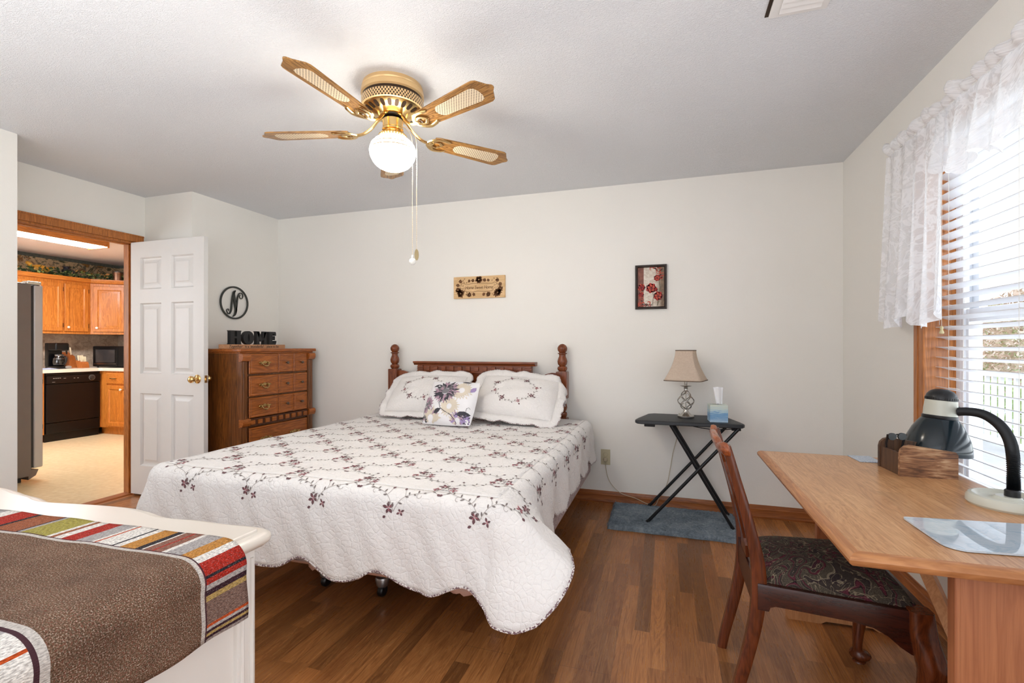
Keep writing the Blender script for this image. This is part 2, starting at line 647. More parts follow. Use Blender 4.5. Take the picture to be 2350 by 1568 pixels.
# ------------------------------------------------------------------ six panel door, opened 90 degrees
def make_door():
    x0, x1, yf, yb, z0, z1 = -4.117, -3.335, 2.734, 2.769, .018, 2.042
    w = x1 - x0
    mb = MB()
    st = .105
    pan_w = (w - 3 * st) / 2
    cols = [(x0 + st, x0 + st + pan_w), (x0 + 2 * st + pan_w, x1 - st)]
    rws = [(.25, .83), (.985, 1.55), (1.66, 1.915)]
    xs = sorted({x0, x1} | {c for p in cols for c in p})
    zs = sorted({z0, z1} | {c for p in rws for c in p})
    for side, y in ((-1, yf), (1, yb)):
        for i in range(len(xs) - 1):
            for j in range(len(zs) - 1):
                a, b, c, d = xs[i], xs[i + 1], zs[j], zs[j + 1]
                isp = (a, b) in cols and (c, d) in rws
                if not isp:
                    mb.poly([V(a, y, c), V(b, y, c), V(b, y, d), V(a, y, d)])
                else:
                    steps = [(0, 0), (.003, .004), (.010, .015), (.016, .016), (.022, .016), (.050, .004), (.051, .001), (.054, .001)]
                    rings = []
                    for ins, dep in steps:
                        yy = y - side * dep
                        rings.append([V(a + ins, yy, c + ins), V(b - ins, yy, c + ins), V(b - ins, yy, d - ins), V(a + ins, yy, d - ins)])
                    vs = mb.grid(rings, closed_u=True)
                    mb.cap(vs[-1])
    for x in (x0, x1):
        mb.poly([V(x, yf, z0), V(x, yb, z0), V(x, yb, z1), V(x, yf, z1)])
    for z in (z0, z1):
        mb.poly([V(x0, yf, z), V(x1, yf, z), V(x1, yb, z), V(x0, yb, z)])
    for v in list(mb.bm.verts):
        pass
    d = mb.build('door_1', WHITE, None, 'white six panel interior door standing open into the bedroom', 'door', kind=ST, smooth=25, weld=True)
    xk, zk = x1 - .062, .955
    for s, y in ((-1, yf), (1, yb)):
        mb = MB()
        M = Matrix.Translation((xk, y, zk)) @ Matrix.Rotation(R(90) * (1 if s < 0 else -1), 4, 'X')
        mb.lathe([(0.0, 0), (.033, 0), (.034, .004), (.028, .009), (.013, .012), (.011, .03), (.019, .036), (.0265, .047), (.026, .06), (.018, .068), (.008, .07), (.0, .0695)], M=M, seg=24, cap=False)
        mb.build('door_knob', BRASS, d)
    mb = MB()
    mb.box(x1, x1 + .0015, yf + .006, yb - .006, zk - .028, zk + .028, .0005)
    mb.prism([V(x1, yf + .011, zk - .008), V(x1 + .011, yf + .011, zk - .008), V(x1 + .003, yb - .011, zk - .008), V(x1, yb - .011, zk - .008)], (0, 0, .016))
    mb.build('latch', BRASS, d)
    for z in (.25, 1.02, 1.8):
        mb = MB()
        mb.lathe([(.005, z - .045), (.005, z + .045)], c=(x0 - .004, yb + .002, 0), seg=10)
        mb.build('hinge', BRASS, d)


make_door()

# ------------------------------------------------------------------ window unit in the right wall
g = NT('window_glass', 0.02, 0, 0.5)
tr = g.n('BsdfTransparent', {'Color': (0.97, 0.98, 0.98, 1)})
gl = g.n('BsdfGlossy', {'Roughness': 0.02})
mx = g.n('MixShader', {0: 0.05, 1: tr.outputs[0], 2: gl.outputs[0]})
g.link(mx.outputs[0], g.out.inputs[0])
GLASS = g.m

win = thing('window_1', 'white vinyl double hung window behind the blinds', 'window', ((XR + .13), 1.935, WZ0), kind=ST)
fx0, fx1 = XR + .105, XR + .185
mb = MB()
t = .035
mb.box(fx0, fx1, WY1 - t, WY1, WZ0, WZ1, .003)
mb.box(fx0, fx1, WY0, WY0 + t, WZ0, WZ1, .003)
mb.box(fx0, fx1, WY0, WY1, WZ1 - t, WZ1, .003)
mb.box(fx0, fx1, WY0, WY1, WZ0, WZ0 + t, .003)
mb.box(fx0, fx0 + .02, WY1 - t - .028, WY1 - t, WZ0, WZ1, .003)
mb.build('window_frame', WHITE2, win)
zm = 1.335
for nm, xa, za, zb in (('lower_sash', fx0 + .006, WZ0 + t, zm + .03), ('upper_sash', fx0 + .042, zm - .03, WZ1 - t)):
    s = .045
    ya, yb_ = WY0 + t + .003, WY1 - t - .003
    mb = MB()
    mb.box(xa, xa + .032, yb_ - s, yb_, za, zb, .004)
    mb.box(xa, xa + .032, ya, ya + s, za, zb, .004)
    mb.box(xa, xa + .032, ya + s, yb_ - s, zb - s - .012, zb, .004)
    mb.box(xa, xa + .032, ya + s, yb_ - s, za, za + s, .004)
    sash = mb.build(nm, WHITE2, win)
    mb = MB(); mb.poly([V(xa + .016, ya + s - .004, za + s - .004), V(xa + .016, yb_ - s + .004, za + s - .004), V(xa + .016, yb_ - s + .004, zb - s - .008), V(xa + .016, ya + s - .004, zb - s - .008)])
    mb.build('pane', GLASS, sash, smooth=0)
mb = MB()
mb.box(fx0 - .012, fx0 + .008, 1.9, 1.98, zm + .03, zm + .045, .004)
mb.build('sash_lock', WHITE2, win)

mb = MB()
cw = .075
for y0, y1 in ((WY1 - .004, WY1 + cw), (WY0 - cw, WY0 + .004)):
    mb.box(XR - .018, XR, y0, y1, WZ0 - .05, WZ1 + cw, .005)
    mb.box(XR - .022, XR, y0 + .045 if y0 > 2 else y0, y1 if y0 > 2 else y1 - .045, WZ0 - .05, WZ1 + cw, .003)
mb.box(XR - .019, XR, WY0 - cw, WY1 + cw, WZ1 - .004, WZ1 + cw, .005)
mb.box(XR - .05, XR + .11, WY0 - cw - .02, WY1 + .0, WZ0 - .022, WZ0 + .002, .005)
mb.box(XR - .016, XR, WY0 - cw, WY1 + cw, WZ0 - .08, WZ0 - .02, .004)
mb.box(XR - .01, XR + .106, WY1 - .003, WY1 + .002, WZ0, WZ1)
mb.box(XR - .01, XR + .106, WY0 - .002, WY0 + .003, WZ0, WZ1)
mb.box(XR - .01, XR + .106, WY0, WY1, WZ1 - .003, WZ1 + .002)
struct('trim_3', mb, TRIMZ, 'stained wood window casing and jamb beside the blinds', 'window casing', smooth=30)

# ================================================================== ceiling fan
def m_blade():
    g = NT('blade_wood', 0.22, 0, 0.5)
    v = g.coord('Object', (2.2, 26, 26))
    n = g.noise(v, 1.6, 4, 0.6, 0.7)
    fr_ = g.math('ABSOLUTE', g.math('SUBTRACT', g.math('FRACT', g.math('MULTIPLY', n.outputs[0], 7.0)), 0.5))
    g.base(g.ramp(fr_, [(0.02, C(116, 78, 34)), (0.4, C(178, 128, 66))]))
    return g.m


def m_cane():
    g = NT('woven_cane', 0.55)
    v = g.coord('Object', (1, 1, 1), (0, 0, R(45)))
    a = g.n('TexVoronoi', {'Vector': v, 'Scale': 97.0, 'Randomness': 0.0}, feature='F1')
    m = g.math('LESS_THAN', a.outputs['Distance'], 0.43)
    g.base(g.mix(m, C(238, 220, 188), C(112, 86, 60)))
    return g.m


BLADE, CANE = m_blade(), m_cane()
CREAMB = plain('cream_gold_enamel', C(226, 190, 136), 0.3, 0.35, var=0.03)
DARKM = plain('dark_bronze', C(58, 40, 26), 0.4, 0.6)


def m_globe():
    g = NT('lit_opal_glass', 0.25)
    g.base(C(250, 246, 236))
    z = g.n('SeparateXYZ', {'Vector': g.coord('Object')}).outputs[2]
    st_ = 1.0
    lines = None
    for zc in (2.135, 2.153, 2.170):
        d = g.math('ABSOLUTE', g.math('SUBTRACT', z, zc - 2.043))
        l = g.math('LESS_THAN', d, 0.0026)
        lines = l if lines is None else g.math('ADD', lines, l)
    col = g.mix(lines, C(255, 247, 233), C(214, 190, 150))
    g.base(g.mix(lines, C(250, 246, 236), C(206, 176, 124)))
    g.link(col, g.p.inputs['Emission Color'])
    top = g.ramp(g.math('MULTIPLY', z, 6.5), [(.42, (1, 1, 1, 1)), (.92, (.25, .25, .25, 1))])
    dim = g.math('MULTIPLY', top, g.math('SUBTRACT', 1.0, g.math('MULTIPLY', lines, .9995)))
    g.link(g.math('MULTIPLY', dim, 38.0), g.p.inputs['Emission Strength'])
    return g.m


GLOBE = m_globe()


def make_fan():
    cx, cy = -1.243, 2.001
    fan = thing('ceiling_fan', 'brass five blade ceiling fan with cane inset wooden blades and lit globe', 'ceiling fan', (cx, cy, 2.0))
    c = (cx, cy, 0)
    mb = MB(); mb.lathe([(.05, 2.44), (.140, 2.44), (.143, 2.424), (.140, 2.419), (.146, 2.413), (.147, 2.392), (.14, 2.386), (.10, 2.385)], c, 48, cap=False)
    mb.build('ceiling_canopy', CREAMB, fan)
    mb = MB(); mb.lathe([(.10, 2.388), (.139, 2.387), (.139, 2.371), (.10, 2.371)], c, 48, cap=False)
    mb.build('dark_band', DARKM, fan)
    # perforated band
    gP = NT('pierced_band', 0.3, 0.35)
    uvn = gP.n('UVMap')
    mp = gP.n('Mapping', {'Vector': uvn.outputs[0], 'Scale': (62, 2.0, 1)})
    ux = gP.n('SeparateXYZ', {'Vector': mp.outputs[0]})
    sx = gP.math('SINE', gP.math('MULTIPLY', ux.outputs[0], 2 * pi))
    sy = gP.math('SINE', gP.math('MULTIPLY', ux.outputs[1], 2 * pi))
    hole = gP.math('GREATER_THAN', gP.math('MULTIPLY', sx, sy), 0.12)
    gP.base(gP.mix(hole, C(232, 196, 142), C(66, 46, 30)))
    mb = MB()
    seg = 64
    rows, uvs = [], []
    for r, z, v_ in ((.140, 2.372, 0), (.1455, 2.370, .0), (.1455, 2.332, 1.0), (.138, 2.330, 1.0)):
        rows.append([V(cx + r * cos(2 * pi * k / seg), cy + r * sin(2 * pi * k / seg), z) for k in range(seg + 1)])
        uvs.append([(k / seg, v_) for k in range(seg + 1)])
    mb.grid(rows, uvs=uvs)
    mb.build('pierced_band', gP.m, fan)
    # slotted dome
    mb = MB()
    mb.lathe([(.139, 2.332), (.134, 2.327), (.090, 2.306), (.076, 2.303), (.07, 2.300), (.062, 2.299), (.0, 2.299)], c, 48, cap=False)
    mb.build('motor_housing', BRASS, fan)
    mb = MB()
    for k in range(22):
        a = 2 * pi * k / 22
        er, et = V(cos(a), sin(a), 0), V(-sin(a), cos(a), 0)
        pts = []
        for q in range(12):
            b = 2 * pi * q / 12
            rr = .113 + .0165 * math.copysign(abs(cos(b)) ** .7, cos(b))
            tt = .0095 * math.copysign(abs(sin(b)) ** .7, sin(b))
            zz = 2.306 + (rr - .090) / .044 * .021 - .0012
            pts.append(V(cx, cy, zz) + er * rr + et * tt)
        mb.poly(pts)
    mb.build('vent_slots', DARKM, fan, smooth=0, recalc=False)
    mb = MB(); mb.lathe([(.055, 2.302), (.052, 2.296), (.04, 2.291), (.016, 2.29), (.016, 2.284), (.045, 2.283)], c, 32, cap=False)
    mb.build('hub', plain('black_hub', C(30, 27, 24), 0.3, 0.5), fan)
    mb = MB(); mb.lathe([(.0, 2.285), (.044, 2.285), (.047, 2.282), (.047, 2.244), (.05, 2.24), (.05, 2.232), (.042, 2.228), (.04, 2.22), (.0, 2.22)], c, 32, cap=False)
    sw = mb.build('switch_cup', BRASS, fan)
    mb = MB(); mb.lathe([(.04, 2.222), (.054, 2.220), (.06, 2.211), (.06, 2.199), (.05, 2.197), (.03, 2.2)], c, 32, cap=False)
    for k in range(28):
        a = 2 * pi * k / 28
        mb.sphere((cx + .061 * cos(a), cy + .061 * sin(a), 2.206), .006, 8)
    mb.build('globe_fitter', BRASS, fan)
    prof = [(.050, 2.200), (.060, 2.197), (.080, 2.186), (.100, 2.165), (.108, 2.140), (.107, 2.120), (.098, 2.094), (.078, 2.068), (.048, 2.051), (.018, 2.044), (.0001, 2.043)]
    pp = []
    for i in range(len(prof) - 1):
        for k in range(3):
            p0, p1, p2, p3 = prof[max(i - 1, 0)], prof[i], prof[i + 1], prof[min(i + 2, len(prof) - 1)]
            t = k / 3
            pp.append(tuple(0.5 * (2 * p1[j] + (p2[j] - p0[j]) * t + (2 * p0[j] - 5 * p1[j] + 4 * p2[j] - p3[j]) * t * t + (3 * p1[j] - p0[j] - 3 * p2[j] + p3[j]) * t ** 3) for j in (0, 1)))
    pp.append(prof[-1])
    mb = MB(); mb.lathe([(max(r, 1e-5), z) for r, z in pp], c, 40, cap=False)
    gb = mb.build('glass_globe', GLOBE, fan)
    # local Z zero of the globe material is its own origin: shift mesh so that z=2.016 is 0
    gb.location = (0, 0, .043)
    for v in gb.data.vertices:
        v.co.z -= .043
    # blades
    half = [(.205, .043), (.23, .05), (.30, .0545), (.42, .061), (.565, .0675), (.585, .067), (.600, .060)]
    tip = [(.619, .032), (.626, .021), (.632, .016), (.641, .008), (.643, 0)]
    for i, deg in enumerate((50.24, 122.24, 194.24, 266.24, 338.24)):
        a = R(deg)
        pit = R(9.4)
        M = Matrix.Translation((cx, cy, 2.224)) @ Matrix.Rotation(a, 4, 'Z') @ Matrix.Rotation(-pit, 4, 'X')
        bl = bpy.data.objects.new('blade', None)      # replaced below by the mesh
        bpy.data.objects.remove(bl)
        mb = MB()
        pl = [(x, y) for x, y in half] + tip
        out = pl + [(x, -y) for x, y in reversed(pl[:-1])]
        mb.prism([V(x, y, -.003) for x, y in out], (0, 0, .006))
        # keep the blade's own axes local so that grain follows it
        bm = mb.bm
        bmesh.ops.recalc_face_normals(bm, faces=bm.faces)
        me = bpy.data.meshes.new('blade')
        bm.to_mesh(me); bm.free()
        me.materials.append(BLADE)
        b = bpy.data.objects.new('blade', me)
        COL.objects.link(b)
        b.parent = fan
        b.matrix_local = OBJW[fan.name].inverted() @ M
        OBJW[b.name] = M
        # cane inset (lower face)
        mb = MB()
        pts = []
        x0, x1 = .318, .575
        for k in range(13):
            t = pi / 2 + pi * k / 12
            pts.append(V(x0 + .034 * (1 + cos(t)) - .0, .034 * sin(t), -.0034))
        pts += [V(x1 - .028, -.042, -.0034), V(x1 - .008, -.034, -.0034), V(x1, -.012, -.0034), V(x1, .012, -.0034), V(x1 - .008, .034, -.0034), V(x1 - .028, .042, -.0034)]
        mb.prism([M @ p for p in pts], M.to_3x3() @ V(0, 0, .001))
        mb.build('cane_inset', CANE, b, smooth=0)
        # cast brass blade arm
        mb = MB()
        Ma = Matrix.Translation((cx, cy, 0)) @ Matrix.Rotation(a, 4, 'Z')
        mb.tube([Ma @ V(*p) for p in smoothcurve([(.052, 0, 2.298), (.075, 0, 2.281), (.105, 0, 2.247), (.145, 0, 2.222), (.185, 0, 2.215)], 5)], .0085, 8, flat=(1.25, .7))
        for s_ in (-1, 1):
            mb.tube([M @ V(*p) for p in smoothcurve([(.178, 0, -.008), (.192, s_ * .026, -.0085), (.222, s_ * .047, -.0085), (.262, s_ * .044, -.008), (.285, s_ * .035, -.006)], 5)], [.0085] * 12 + [.0075] * 5 + [.006] * 3 + [.003], 8, flat=(1.3, .6))
            mb.tube([M @ V(*p) for p in smoothcurve([(.2, s_ * .016, -.008), (.226, s_ * .022, -.0085), (.240, s_ * .012, -.008), (.252, 0, -.007)], 5)], [.006] * 15 + [.0035], 8, flat=(1.3, .6))
        mb.sphere((0, 0, 0), .012, 10, M=M @ Matrix.Translation((.192, 0, -.009)), sq=(1.5, 1.6, .6))
        mb.build('blade_arm', BRASS, b)
    # pull chains
    for nm, dx, z1_, fob in (('pull_chain', .094, 1.635, 'ball'), ('pull_chain', .114, 1.665, 'fob')):
        px, py = cx + dx * .952, cy + dx * .3065
        mb = MB()
        pts = smoothcurve([(cx + .046 * .952, cy + .046 * .3065, 2.255), (cx + (dx * .75) * .952, cy + dx * .75 * .3065, 2.235), (px, py, 2.17), (px, py, 1.9), (px, py, z1_)], 6)
        mb.tube(pts, .0011, 6)
        z = 2.16
        while z > z1_:
            mb.sphere((px, py, z), .0019, 6)
            z -= .009
        ch = mb.build(nm, plain('chain_metal', C(214, 196, 168), 0.35, 0.7), fan)
        mb = MB()
        if fob == 'ball':
            mb.lathe([(.004, z1_ + .005), (.0065, z1_ - .004), (.005, z1_ - .010)], (px, py, 0), 12)
            mb.sphere((px, py, z1_ - .026), .0165, 16)
            mb.build('ball_knob', plain('white_ceramic', C(240, 238, 232), 0.2), ch)
        else:
            mb.rings([[V(px + .010 * cos(t) * .952, py + .010 * cos(t) * .3065, z1_ - .024 + .027 * sin(t)) + V(.3065, -.952, 0) * o for t in [2 * pi * k / 16 for k in range(16)]] for o in (-.003, .003)])
            mb.build('medallion', plain('aged_brass', C(150, 132, 98), 0.35, 0.9), ch)
    return fan


FAN = make_fan()

# ceiling vent
vt = thing('ceiling_vent', 'white louvred air vent in the ceiling at the top edge', 'vent', (.49, 1.86, 2.42))
mb = MB()
mb.box(.365, .555, 1.73, 2.0, 2.428, 2.4399, .004)
mb.build('vent_frame', WHITE, vt)
for k in range(8):
    mb = MB()
    y = 1.757 + k * .029
    mb.box(.395, .53, y - .012, y + .012, 2.4245, 2.4265, M=Matrix.Translation((0, y, 2.4255)) @ Matrix.Rotation(R(-18), 4, 'X') @ Matrix.Translation((0, -y, -2.4255)))
    mb.build('louvre', WHITE, vt)
mb = MB(); mb.box(.352, .3649, 1.73, 2.0, 2.437, 2.4399)
mb.build('gap', DARKM, vt, smooth=0)

# ================================================================== bed
CHERRY = wood('cherry_wood_x', C(84, 38, 18), C(150, 78, 38), 'x', 0.28)
CHERRYZ = wood('cherry_wood_z', C(78, 36, 20), C(140, 74, 40), 'z', 0.25)
HB_Y = 3.655
bed = thing('bed', 'king bed frame with turned post headboard against the cream back wall', 'bed', (-1.49, 2.62, 0))
for px in (-2.25, -.766):
    mb = MB()
    cc = (px, HB_Y, 0)
    prof = [(.0, 1.224), (.014, 1.221), (.028, 1.211), (.037, 1.196), (.0385, 1.187), (.036, 1.172), (.027, 1.159), (.024, 1.156), (.036, 1.153), (.037, 1.148), (.028, 1.143),
            (.025, 1.136), (.027, 1.124), (.035, 1.106), (.039, 1.088), (.036, 1.068), (.026, 1.054), (.024, 1.050), (.034, 1.047), (.040, 1.034), (.036, 1.020), (.028, 1.014), (.028, 1.008)]
    mb.lathe(prof, cc, 28, cap=False)
    mb.box(px - .043, px + .043, HB_Y - .043, HB_Y + .043, .80, 1.010, .006)
    mb.lathe([(.028, .802), (.034, .796), (.026, .788), (.025, .778), (.035, .752), (.038, .732), (.034, .712), (.024, .698), (.035, .692), (.038, .678), (.035, .664), (.028, .656), (.028, .65)], cc, 28, cap=False)
    mb.box(px - .043, px + .043, HB_Y - .043, HB_Y + .043, .22, .652, .006)
    mb.lathe([(.026, .222), (.034, .20), (.036, .16), (.026, .12), (.022, .04), (.026, .0), (.0, .0)], cc, 24, cap=False)
    mb.build('post', CHERRYZ, bed)
mb = MB()
half = [(0, .35), (.70, .35), (.70, .995), (.66, .998), (.61, .985), (.575, .965), (.55, .960), (.525, .965), (.508, .982), (.502, 1.0), (.502, 1.02), (0, 1.02)]
xc = -1.51
pts = [V(xc + x, HB_Y - .012, z) for x, z in half[:-1]] + [V(xc - x, HB_Y - .012, z) for x, z in reversed(half[1:-1])]
mb.prism(pts, (0, .024, 0))
mb.build('headboard_panel', CHERRY, bed)
mb = MB()
mb.prism([V(-2.045, HB_Y - .05, 1.066), V(-2.045, HB_Y - .05, 1.079), V(-2.045, HB_Y + .03, 1.079), V(-2.045, HB_Y + .03, 1.047), V(-2.045, HB_Y - .03, 1.047), V(-2.045, HB_Y - .036, 1.058)], (1.07, 0, 0))
mb.box(-2.01, -1.01, HB_Y - .022, HB_Y + .022, .988, 1.048)
mb.box(-2.01, -1.01, HB_Y - .03, HB_Y - .02, .985, .992)
for s in (-1, 1):
    mb.box(xc + s * .475 - .026, xc + s * .475 + .026, HB_Y - .034, HB_Y, .955, 1.047, .004)
    for k in range(3):
        mb.box(xc + s * .475 - .029, xc + s * .475 + .029, HB_Y - .037, HB_Y, .998 + k * .014, 1.006 + k * .014, .002)
mb.build('cornice', CHERRY, bed, smooth=30)
for k in range(12):
    x = xc - .405 + k * .0737
    mb = MB(); mb.box(x - .018, x + .018, HB_Y - .036, HB_Y - .02, 1.0, 1.038, .003)
    mb.build('dentil', CHERRY, bed)
mb = MB()
for x in (-2.28, -.60):
    mb.box(x - .003, x + .003, 1.82, 3.62, .205, .250)
    mb.box(x - (.03 if x > -1 else 0), x + (0 if x > -1 else .03), 1.82, 3.62, .205, .209)
for y in (1.98, 3.3):
    mb.box(-2.28, -.60, y - .016, y + .016, .199, .205)
    mb.box(-2.28, -.60, y - .002, y + .002, .175, .205)
mb.box(-1.0, -.60, 3.61, HB_Y - .012, .205, .250)
mb.box(-2.28, -2.0, 3.61, HB_Y - .012, .205, .250)
mb.build('metal_frame', BLACKM, bed, smooth=0)
SILV = plain('zinc_socket', C(176, 178, 180), 0.3, 0.9)
for x, y in ((-1.625, 2.0), (-1.30, 2.0), (-2.25, 1.98), (-.72, 1.98), (-2.25, 3.2), (-.72, 3.2), (-1.46, 3.2)):
    mb = MB()
    mb.lathe([(.015, .20), (.015, .10), (.030, .095), (.034, .085), (.028, .055), (.012, .04)], (x, y, 0), 14)
    mb.build('caster_socket', SILV, bed)
    mb = MB()
    mb.lathe([(.0, -.014), (.024, -.014), (.029, -.008), (.029, .008), (.024, .014), (.0, .014)], seg=18, M=Matrix.Translation((x, y, .029)) @ Matrix.Rotation(R(90), 4, 'Y'), cap=False)
    mb.build('caster_wheel', BLACK, bed)

g = NT('damask_ticking', 0.8, 0, 0.2)
v = g.coord()
n = g.noise(v, 22, 4, 0.6, 2.2)
z = g.n('SeparateXYZ', {'Vector': v}).outputs[2]
f = g.ramp(n.outputs[0], [(0.44, C(196, 178, 176)), (0.5, C(148, 132, 134)), (0.56, C(206, 192, 188)), (0.6, C(160, 140, 138))])
g.base(g.mix(g.math('LESS_THAN', z, 0.02), f, C(214, 176, 158)))
TICK = g.m
mb = MB(); mb.box(-2.305, -.535, 1.69, 3.60, .252, .415, .03, 3)
mb.build('box_spring', TICK, None, 'damask covered box spring showing below the white quilt', 'box spring')
mb = MB()
rag = [V(-1.46 + .018 * k, 1.686, .285) for k in range(16)]
lo = [V(-1.46 + .018 * k, 1.686 + .004 * sin(k * 2.1), .258 - .018 * abs(sin(k * 1.7)) - (.02 if k in (7, 8) else 0)) for k in range(16)]
mb.grid([rag, lo])
mb.build('torn_cover', plain('pink_cloth', C(222, 184, 168), 0.85), bpy.data.objects['box_spring'], solid=.002)
mb = MB()
rag = [V(-.80 + .016 * k, 1.686, .285) for k in range(16)]
lo = [V(-.80 + .016 * k, 1.686 + .004 * sin(k * 1.3), .258 - .012 * abs(sin(k * 1.1)) - (.03 if k in (11, 12) else 0)) for k in range(16)]
mb.grid([rag, lo])
mb.build('torn_cover', bpy.data.materials['pink_cloth'], bpy.data.objects['box_spring'], solid=.002)
mb = MB(); mb.box(-2.31, -.55, 1.64, 3.60, .416, .630, .05, 4)
mb.build('mattress', plain('mattress_ticking', C(232, 228, 224), 0.8), None, 'thick mattress hidden beneath the white embroidered quilt', 'mattress')


# ------------------------------------------------------------------ quilt
QX0, QX1, QY0, QY1, QZ, QR = -2.332, -.525, 1.60, 3.60, .646, .06


def quilt_station(kind, p):
    """base point, outward direction, flare from vertical, draped length, for a place along the edge
    kind: 'L','F','R' with p the coordinate along the edge, 'FL','FR' with p the angle 0..90"""
    if kind == 'F':
        x = p
        peak = (0.5 + 0.5 * cos(2 * pi * (x + 1.043) / .36)) ** 1.5
        zh = .290 + .060 * peak
        gam = 5 + 2.2 * sin(x * 9.5) + 1.5 * sin(x * 23)
        dR = (QX1 - QR) - x
        gam = lerp(15, gam, min(1, dR / .28))
        dL = x - (QX0 + QR)
        gam = lerp(9, gam, min(1, dL / .35))
        S = QR * 1.57 + (QZ - QR - zh) / cos(R(gam))
        return V(x, QY0 + QR, QZ), V(0, -1, 0), gam, S
    if kind == 'R':
        y = p
        d = y - (QY0 + QR)
        peak = (0.5 + 0.5 * cos(2 * pi * (y - 2.24) / .36)) ** 2.6
        zh = .352 + .055 * peak
        gam = interp([(0, 52), (.08, 50), (.2, 26), (.36, 8), (.6, 4)], d) + 1.5 * sin(y * 13)
        S0 = QR * 1.57 + (QZ - QR - zh)
        S = interp([(0, .33), (.1, .305), (.25, .285), (.45, S0), (9, S0)], d) if d < .45 else S0
        return V(QX1 - QR, y, QZ), V(1, 0, 0), gam, S
    if kind == 'L':
        y = p
        peak = (0.5 + 0.5 * cos(2 * pi * (y - 2.24) / .36)) ** 1.7
        d = y - (QY0 + QR)
        zh = .28 + .06 * peak
        gam = interp([(0, 8), (.2, 6), (.7, 5)], d)
        S0 = QR * 1.57 + (QZ - QR - zh)
        return V(QX0 + QR, y, QZ), V(-1, 0, 0), gam, S0
    if kind == 'FR':
        a = R(p)
        gam = interp([(0, 15), (32, 27), (57, 42), (80, 53), (90, 52)], p)
        x = QX1 - QR
        S0 = quilt_station('F', x)[3]
        S = interp([(0, S0), (12, .425), (32, .442), (45, .435), (57, .408), (80, .35), (90, .33)], p)
        return V(x, QY0 + QR, QZ), V(sin(a), -cos(a), 0), gam, S
    a = R(p)                                   # FL: from left edge to front
    gam = interp([(0, 8), (45, 14), (90, 9)], p)
    Sa = quilt_station('L', QY0 + QR)[3]
    Sb = quilt_station('F', QX0 + QR)[3]
    S = interp([(0, Sa), (45, .50), (90, Sb)], p)
    return V(QX0 + QR, QY0 + QR, QZ), V(-cos(a), -sin(a), 0), gam, S


def q_wob(x, y):
    return .0035 * sin(5.1 * x + 1.3 * y) * sin(4.3 * y - .7 * x) + .0018 * sin(17 * x + 5 * y) * sin(15 * y + 2)


def drape(st, s, lift=0.0):
    b, d, gam, S = st
    r = QR
    thm = R(90 - gam)
    arc = r * thm
    if s <= arc:
        th = s / r
        o, z = r * sin(th), r * (1 - cos(th))
        nx, nz = sin(th), cos(th)
    else:
        l = s - arc
        o = r * sin(thm) + l * sin(R(gam))
        z = r * (1 - cos(thm)) + l * cos(R(gam))
        nx, nz = sin(thm), cos(thm)
    p = b + d * (o + lift * nx)
    p.z = QZ - z + lift * nz
    fade = max(0.0, 1 - s / .12)
    p.z += q_wob(b.x, b.y) * fade
    w = min(1.0, s / .2)
    p += d * (.006 * w * sin(21 * b.x + 17 * b.y + 9 * s) + .004 * w * sin(47 * b.x + 39 * b.y - 30 * s))
    return p


def quilt_flat(a, b, lift=0.0):
    """flat quilt coordinates -> place on the draped quilt"""
    if b < QY0 + QR and QX0 + QR <= a <= QX1 - QR:
        return drape(quilt_station('F', a), QY0 + QR - b, lift)
    if a > QX1 - QR and b >= QY0 + QR:
        return drape(quilt_station('R', b), a - (QX1 - QR), lift)
    if a < QX0 + QR and b >= QY0 + QR:
        return drape(quilt_station('L', b), QX0 + QR - a, lift)
    if b < QY0 + QR and a > QX1 - QR:
        dx, dy = a - (QX1 - QR), QY0 + QR - b
        return drape(quilt_station('FR', math.degrees(atan2(dx, dy))), sqrt(dx * dx + dy * dy), lift)
    if b < QY0 + QR:
        dx, dy = QX0 + QR - a, QY0 + QR - b
        return drape(quilt_station('FL', 90 - math.degrees(atan2(dx, dy))), sqrt(dx * dx + dy * dy), lift)
    return V(a, b, QZ + q_wob(a, b) + lift)


def m_quilt():
    g = NT('quilted_cotton', 0.85, 0, 0.15)
    v = g.coord()
    ds = g.noise(v, 7, 3)
    vv = g.n('VectorMath', {0: v, 1: g.n('VectorMath', {0: ds.outputs['Color'], 1: (.05, .05, .05)}, operation='MULTIPLY').outputs[0]}, operation='ADD').outputs[0]
    vo = g.n('TexVoronoi', {'Vector': vv, 'Scale': 40.0, 'Randomness': 1.0}, feature='DISTANCE_TO_EDGE')
    puff = g.ramp(vo.outputs['Distance'], [(0.0, (0, 0, 0, 1)), (0.10, (0.6, 0.6, 0.6, 1)), (0.4, (1, 1, 1, 1))])
    n = g.noise(v, 48, 4, 0.65, 1.2)
    h = g.math('ADD', g.math('MULTIPLY', puff, 0.55), g.math('MULTIPLY', n.outputs[0], 1.1))
    n2 = g.noise(v, 2.5, 2)
    g.base(g.ramp(n2.outputs[0], [(0.3, C(236, 231, 227)), (0.7, C(241, 237, 234))]))
    g.bump(h, 0.55, 0.006)
    g.p.inputs['Sheen Weight'].default_value = 0.15
    return g.m


